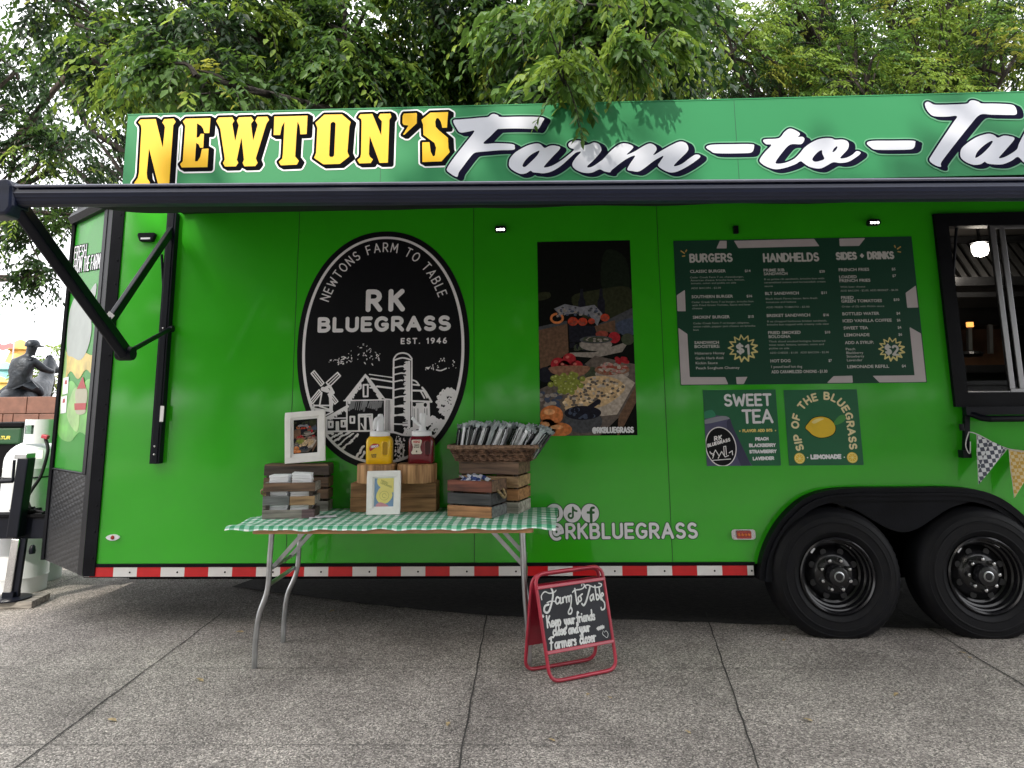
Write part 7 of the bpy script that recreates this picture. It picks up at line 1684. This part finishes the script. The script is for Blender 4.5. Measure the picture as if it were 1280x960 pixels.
# long hanging sprays in front of the sign belong to the same kind of bough; a low overhead branch of its own tree
S_ = [((at(699, 92, -.28).x, -.28, at(699, 92, -.28).z), (.06, .05, .20), 34), ((at(700, 52, -.26).x, -.26, at(700, 52, -.26).z), (.16, .10, .16), 40), ((at(778, 62, -.22).x, -.22, at(778, 62, -.22).z), (.13, .08, .10), 40), ((at(802, 50, -.20).x, -.20, at(802, 50, -.20).z), (.14, .10, .12), 40), ((at(730, 60, .2).x, .2, at(730, 5, .2).z), (.40, .3, .30), 50), ((at(810, 90, .4).x, .4, at(815, 40, .4).z), (.3, .25, .25), 40)]
_, n = tree('overhanging_tree', 'slender tree behind the trailer whose light green sprays dangle in front of the sign', (1.1, 3.4, 0), (1.0, 3.1, 4.9), .12, S_, leaf=.078, per=13, mats=('mid', 'light', 'yellow'), probs=(.40, .56, .04), seed=9, droop=1.0, limb_r=.03, sl=.55); nl += n
# finer, yellower trees on the right
B_ = [bl(900, 60, 7, 1.3, 190), bl(960, 110, 7.5, 1.2, 170), bl(1000, 30, 7.6, 1.4, 200), bl(1060, 90, 7.2, 1.3, 200), bl(1110, 30, 8, 1.5, 210), bl(1150, 95, 7.6, 1.2, 180), bl(1220, 40, 8, 1.5, 210), bl(1255, 95, 7.4, 1.2, 170), bl(1320, 60, 8, 1.5, 150), bl(1000, -50, 8, 1.8, 150), bl(1200, -60, 8, 1.9, 150), bl(870, 110, 8.4, 1.0, 130), bl(840, 0, 8.0, 1.3, 150)]
_, n = tree('fine_leaved_tree', 'fine leaved yellow green tree with long dark slanting limbs behind the right half', (8.6, 9.5, 0), (8.0, 9.2, 4.2), .26, B_, leaf=.085, per=13, mats=('deep', 'mid', 'light', 'yellow'), probs=(.16, .36, .41, .07), seed=12, dens=2.2, droop=.35, limb_r=.12, bark='bark', aspect=.40); nl += n
# airy dark tree on the left with bright gaps of sky
C_ = [bl(20, 90, 7.5, 1.1, 85), bl(90, 190, 8, 1.0, 70), bl(20, 190, 7.5, .9, 75), bl(60, 300, 7.8, .75, 60), bl(105, 270, 8.2, .8, 60), bl(5, 260, 7, .6, 40), bl(140, 60, 8, 1.2, 90), bl(50, 345, 7.6, .38, 34), bl(-60, 150, 7.6, 1.4, 80), bl(-40, 20, 8, 1.6, 90), bl(-10, 370, 6.8, .35, 20)]
_, n = tree('airy_tree', 'thin dark tree at the left with bright sky between its leaves', (-13.2, 8.6, 0), (-11.6, 8.3, 5.0), .24, C_, leaf=.10, per=12, mats=('deep', 'mid', 'light'), probs=(.66, .30, .04), seed=23, dens=1.9, droop=.6, limb_r=.11, bark='bark_pale'); nl += n
# backdrop trees that close the gaps behind
D_ = [bl(350, 100, 11, 1.3, 80), bl(450, 90, 12, 1.9, 120), bl(560, 110, 12, 1.7, 110), bl(680, 100, 12, 1.8, 120), bl(780, 90, 12, 1.9, 130), bl(860, 60, 13, 2.0, 130)]
_, n = tree('dark_tree', 'dark dense tree farthest back behind the middle of the trailer', (1.5, 13, 0), (1.2, 12.6, 4.0), .3, D_, leaf=.16, per=12, mats=('deep', 'mid', 'yellow'), probs=(.60, .30, .10), seed=31, dens=2.2, droop=.4, limb_r=.12, twig=False); nl += n
D2 = [bl(940, 90, 13, 1.9, 120), bl(1040, 70, 13, 2.0, 130), bl(1150, 100, 13, 1.9, 130), bl(1270, 70, 13, 2.1, 130), bl(1060, 10, 14, 2.2, 120), bl(1230, 10, 14, 2.2, 120)]
_, n = tree('dark_tree', 'dark dense tree farthest back behind the right end of the trailer', (9, 14, 0), (9, 13.6, 4.0), .3, D2, leaf=.15, per=12, mats=('deep', 'mid', 'yellow'), probs=(.45, .40, .15), seed=33, dens=2.2, droop=.4, limb_r=.12, twig=False); nl += n
D0 = [bl(60, 50, 11, 1.3, 70), bl(160, 100, 11, 1.2, 80), bl(230, 60, 10.5, 1.2, 90), bl(110, 160, 11, 1.0, 60), bl(30, 140, 11, 1.0, 50), bl(200, 140, 11, .9, 60)]
_, n = tree('dark_tree', 'dark loosely leaved tree farthest back above the left end of the trailer', (-8.5, 11.6, 0), (-8.2, 11.2, 4.6), .26, D0, leaf=.125, per=12, dens=2.2, mats=('deep', 'mid'), probs=(.75, .25), seed=37, droop=.5, limb_r=.11); nl += n
# small yellowing tree beyond the statue
c = at(62, 470, 20)
_, n = tree('yellowing_tree', 'small yellowing tree beyond the bronze rider', (c.x, 20, 0), (c.x, 20, 1.6), .10, [bl(58, 470, 20, .9, 60), bl(70, 445, 20.5, .8, 50), bl(76, 490, 20, .9, 50)], leaf=.13, per=10, mats=('mid', 'light', 'yellow'), probs=(.25, .35, .40), seed=41, droop=.3, limb_r=.05, twig=False); nl += n
# unseen trees added on the camera's side of the plaza (they keep the paving in shade and show in the glossy side)
for i, (x, y, top, sd) in enumerate(((-17.5, -14.3, 12.5, 51), (-7.5, -12.3, 12.5, 52), (-3.4, -12.3, 12.4, 53), (.7, -12.3, 12.4, 54), (5.0, -12.6, 9.5, 55), (9.4, -12.6, 9.5, 56))):
    t = thing('shade_tree', ('tall columnar shade tree across the plaza, far left', 'tall columnar shade tree across the plaza, left of the viewer', 'tall columnar shade tree across the plaza, just left behind the viewer', 'tall columnar shade tree across the plaza, just right behind the viewer', 'lower columnar shade tree across the plaza, right of the viewer', 'lower columnar shade tree across the plaza, far right')[i], 'tree', (x, y, 0), 'shade trees across the plaza')
    r = np.random.default_rng(sd); N = 9500; zz0 = 1.7
    P = np.stack([x + r.uniform(-2.35, 2.35, N), y + r.uniform(-1.0, 1.0, N) , r.uniform(zz0, top, N)], 1)
    P[:, 2] += r.uniform(-.2, 1.6, N) * r.random(N) * (P[:, 2] < 4) + .12 * np.sin(P[:, 0] * 5 + sd) * (P[:, 2] > top - .5); P[:, 1] += .5 * np.sin(P[:, 0] * 1.7 + P[:, 2] * 1.3 + sd)
    nl += N
    leaves_object('crown', P, r.normal(0, 1, (N, 3)) + np.array([[0, 0, -.5]]), r.normal(0, 1, (N, 3)) + np.array([[0, -.6, .4]]), r.uniform(.26, .46, N), r.choice(3, N, p=(.45, .45, .10)), [LM['deep'], LM['mid'], LM['light']], t, .62)
    mb = MB(); mb.tube([(x, y, 0), (x + .03, y, 2), (x - .04, y, 6), (x, y, top - 1)], [.24, .20, .13, .03], 10)
    for k in range(14): z = 2.4 + k * .55; a = k * 2.4; mb.tube([(x, y, z), (x + 1.7 * math.cos(a), y + .8 * math.sin(a), z + 1.0)], [.06, .015], 5)
    mb.build('trunk', M['bark'], t, smooth=60)
# unseen hedges added: one darkens the side's reflections, one the ground under the trailer
def added_hedge(lbl, x0, x1, y, h, w, seed):
    t = thing('hedge', lbl, 'hedge', ((x0 + x1) / 2, y, 0)); r = np.random.default_rng(seed); N = int((x1 - x0) * h * 170)
    P = np.stack([r.uniform(x0, x1, N), y + r.uniform(-w / 2, w / 2, N), r.uniform(.02, h, N)], 1)
    P[:, 2] += .06 * np.sin(P[:, 0] * 3.1) * P[:, 2] / h
    leaves_object('foliage', P, r.normal(0, 1, (N, 3)) + np.array([[0, 0, .3]]), r.normal(0, 1, (N, 3)), r.uniform(.12, .22, N), r.integers(0, 2, N), [LM['deep'], LM['mid']], t, .6)
    mb = MB()
    for x in np.arange(x0 + .4, x1, .9): mb.tube([(x, y, 0), (x + .05, y, h * .8)], .03, 5)
    mb.build('stem', M['bark'], t)
added_hedge('long clipped hedge on the near side of the plaza under the shade trees', -9.5, 13, -14.6, 3.4, .9, 3)
added_hedge('low clipped hedge directly behind the trailer', -2.6, 6.5, 3.3, 1.1, .7, 4)
# a few fallen leaves on the paving
rf = random.Random(8); lf = None
for k, (px, py) in enumerate(((1203, 816), (1212, 822), (735, 868), (762, 872), (415, 764), (300, 790), (1120, 868), (560, 905), (860, 915), (250, 850), (980, 800), (1010, 900), (140, 900), (690, 925))):
    p = on_level(px, py, .006)
    if lf is None:
        mb = MB(); mb.add([(0, -.024, 0), (.011, -.008, .004), (.009, .010, .005), (0, .026, .002), (-.009, .010, .006), (-.011, -.008, .003), (0, 0, .0015)], [(0, 1, 6), (1, 2, 6), (2, 3, 6), (3, 4, 6), (4, 5, 6), (5, 0, 6)])
        lf = mb.build('fallen_leaf', mk('dry_leaf', (.36, .27, .14), rough=.8, var=.4, scale=40), None, smooth=60); o = lf
        tag(o, 'small dry tan leaf fallen on the paving', 'leaf', 'fallen leaves on the paving')
    else: o = lf.copy(); COL.objects.link(o)
    o.location = p; o.rotation_euler = (rf.uniform(-.15, .15), rf.uniform(-.15, .15), rf.uniform(0, 6.28)); o.scale = (rf.uniform(.6, 1.1),) * 3
print('leaves', nl)
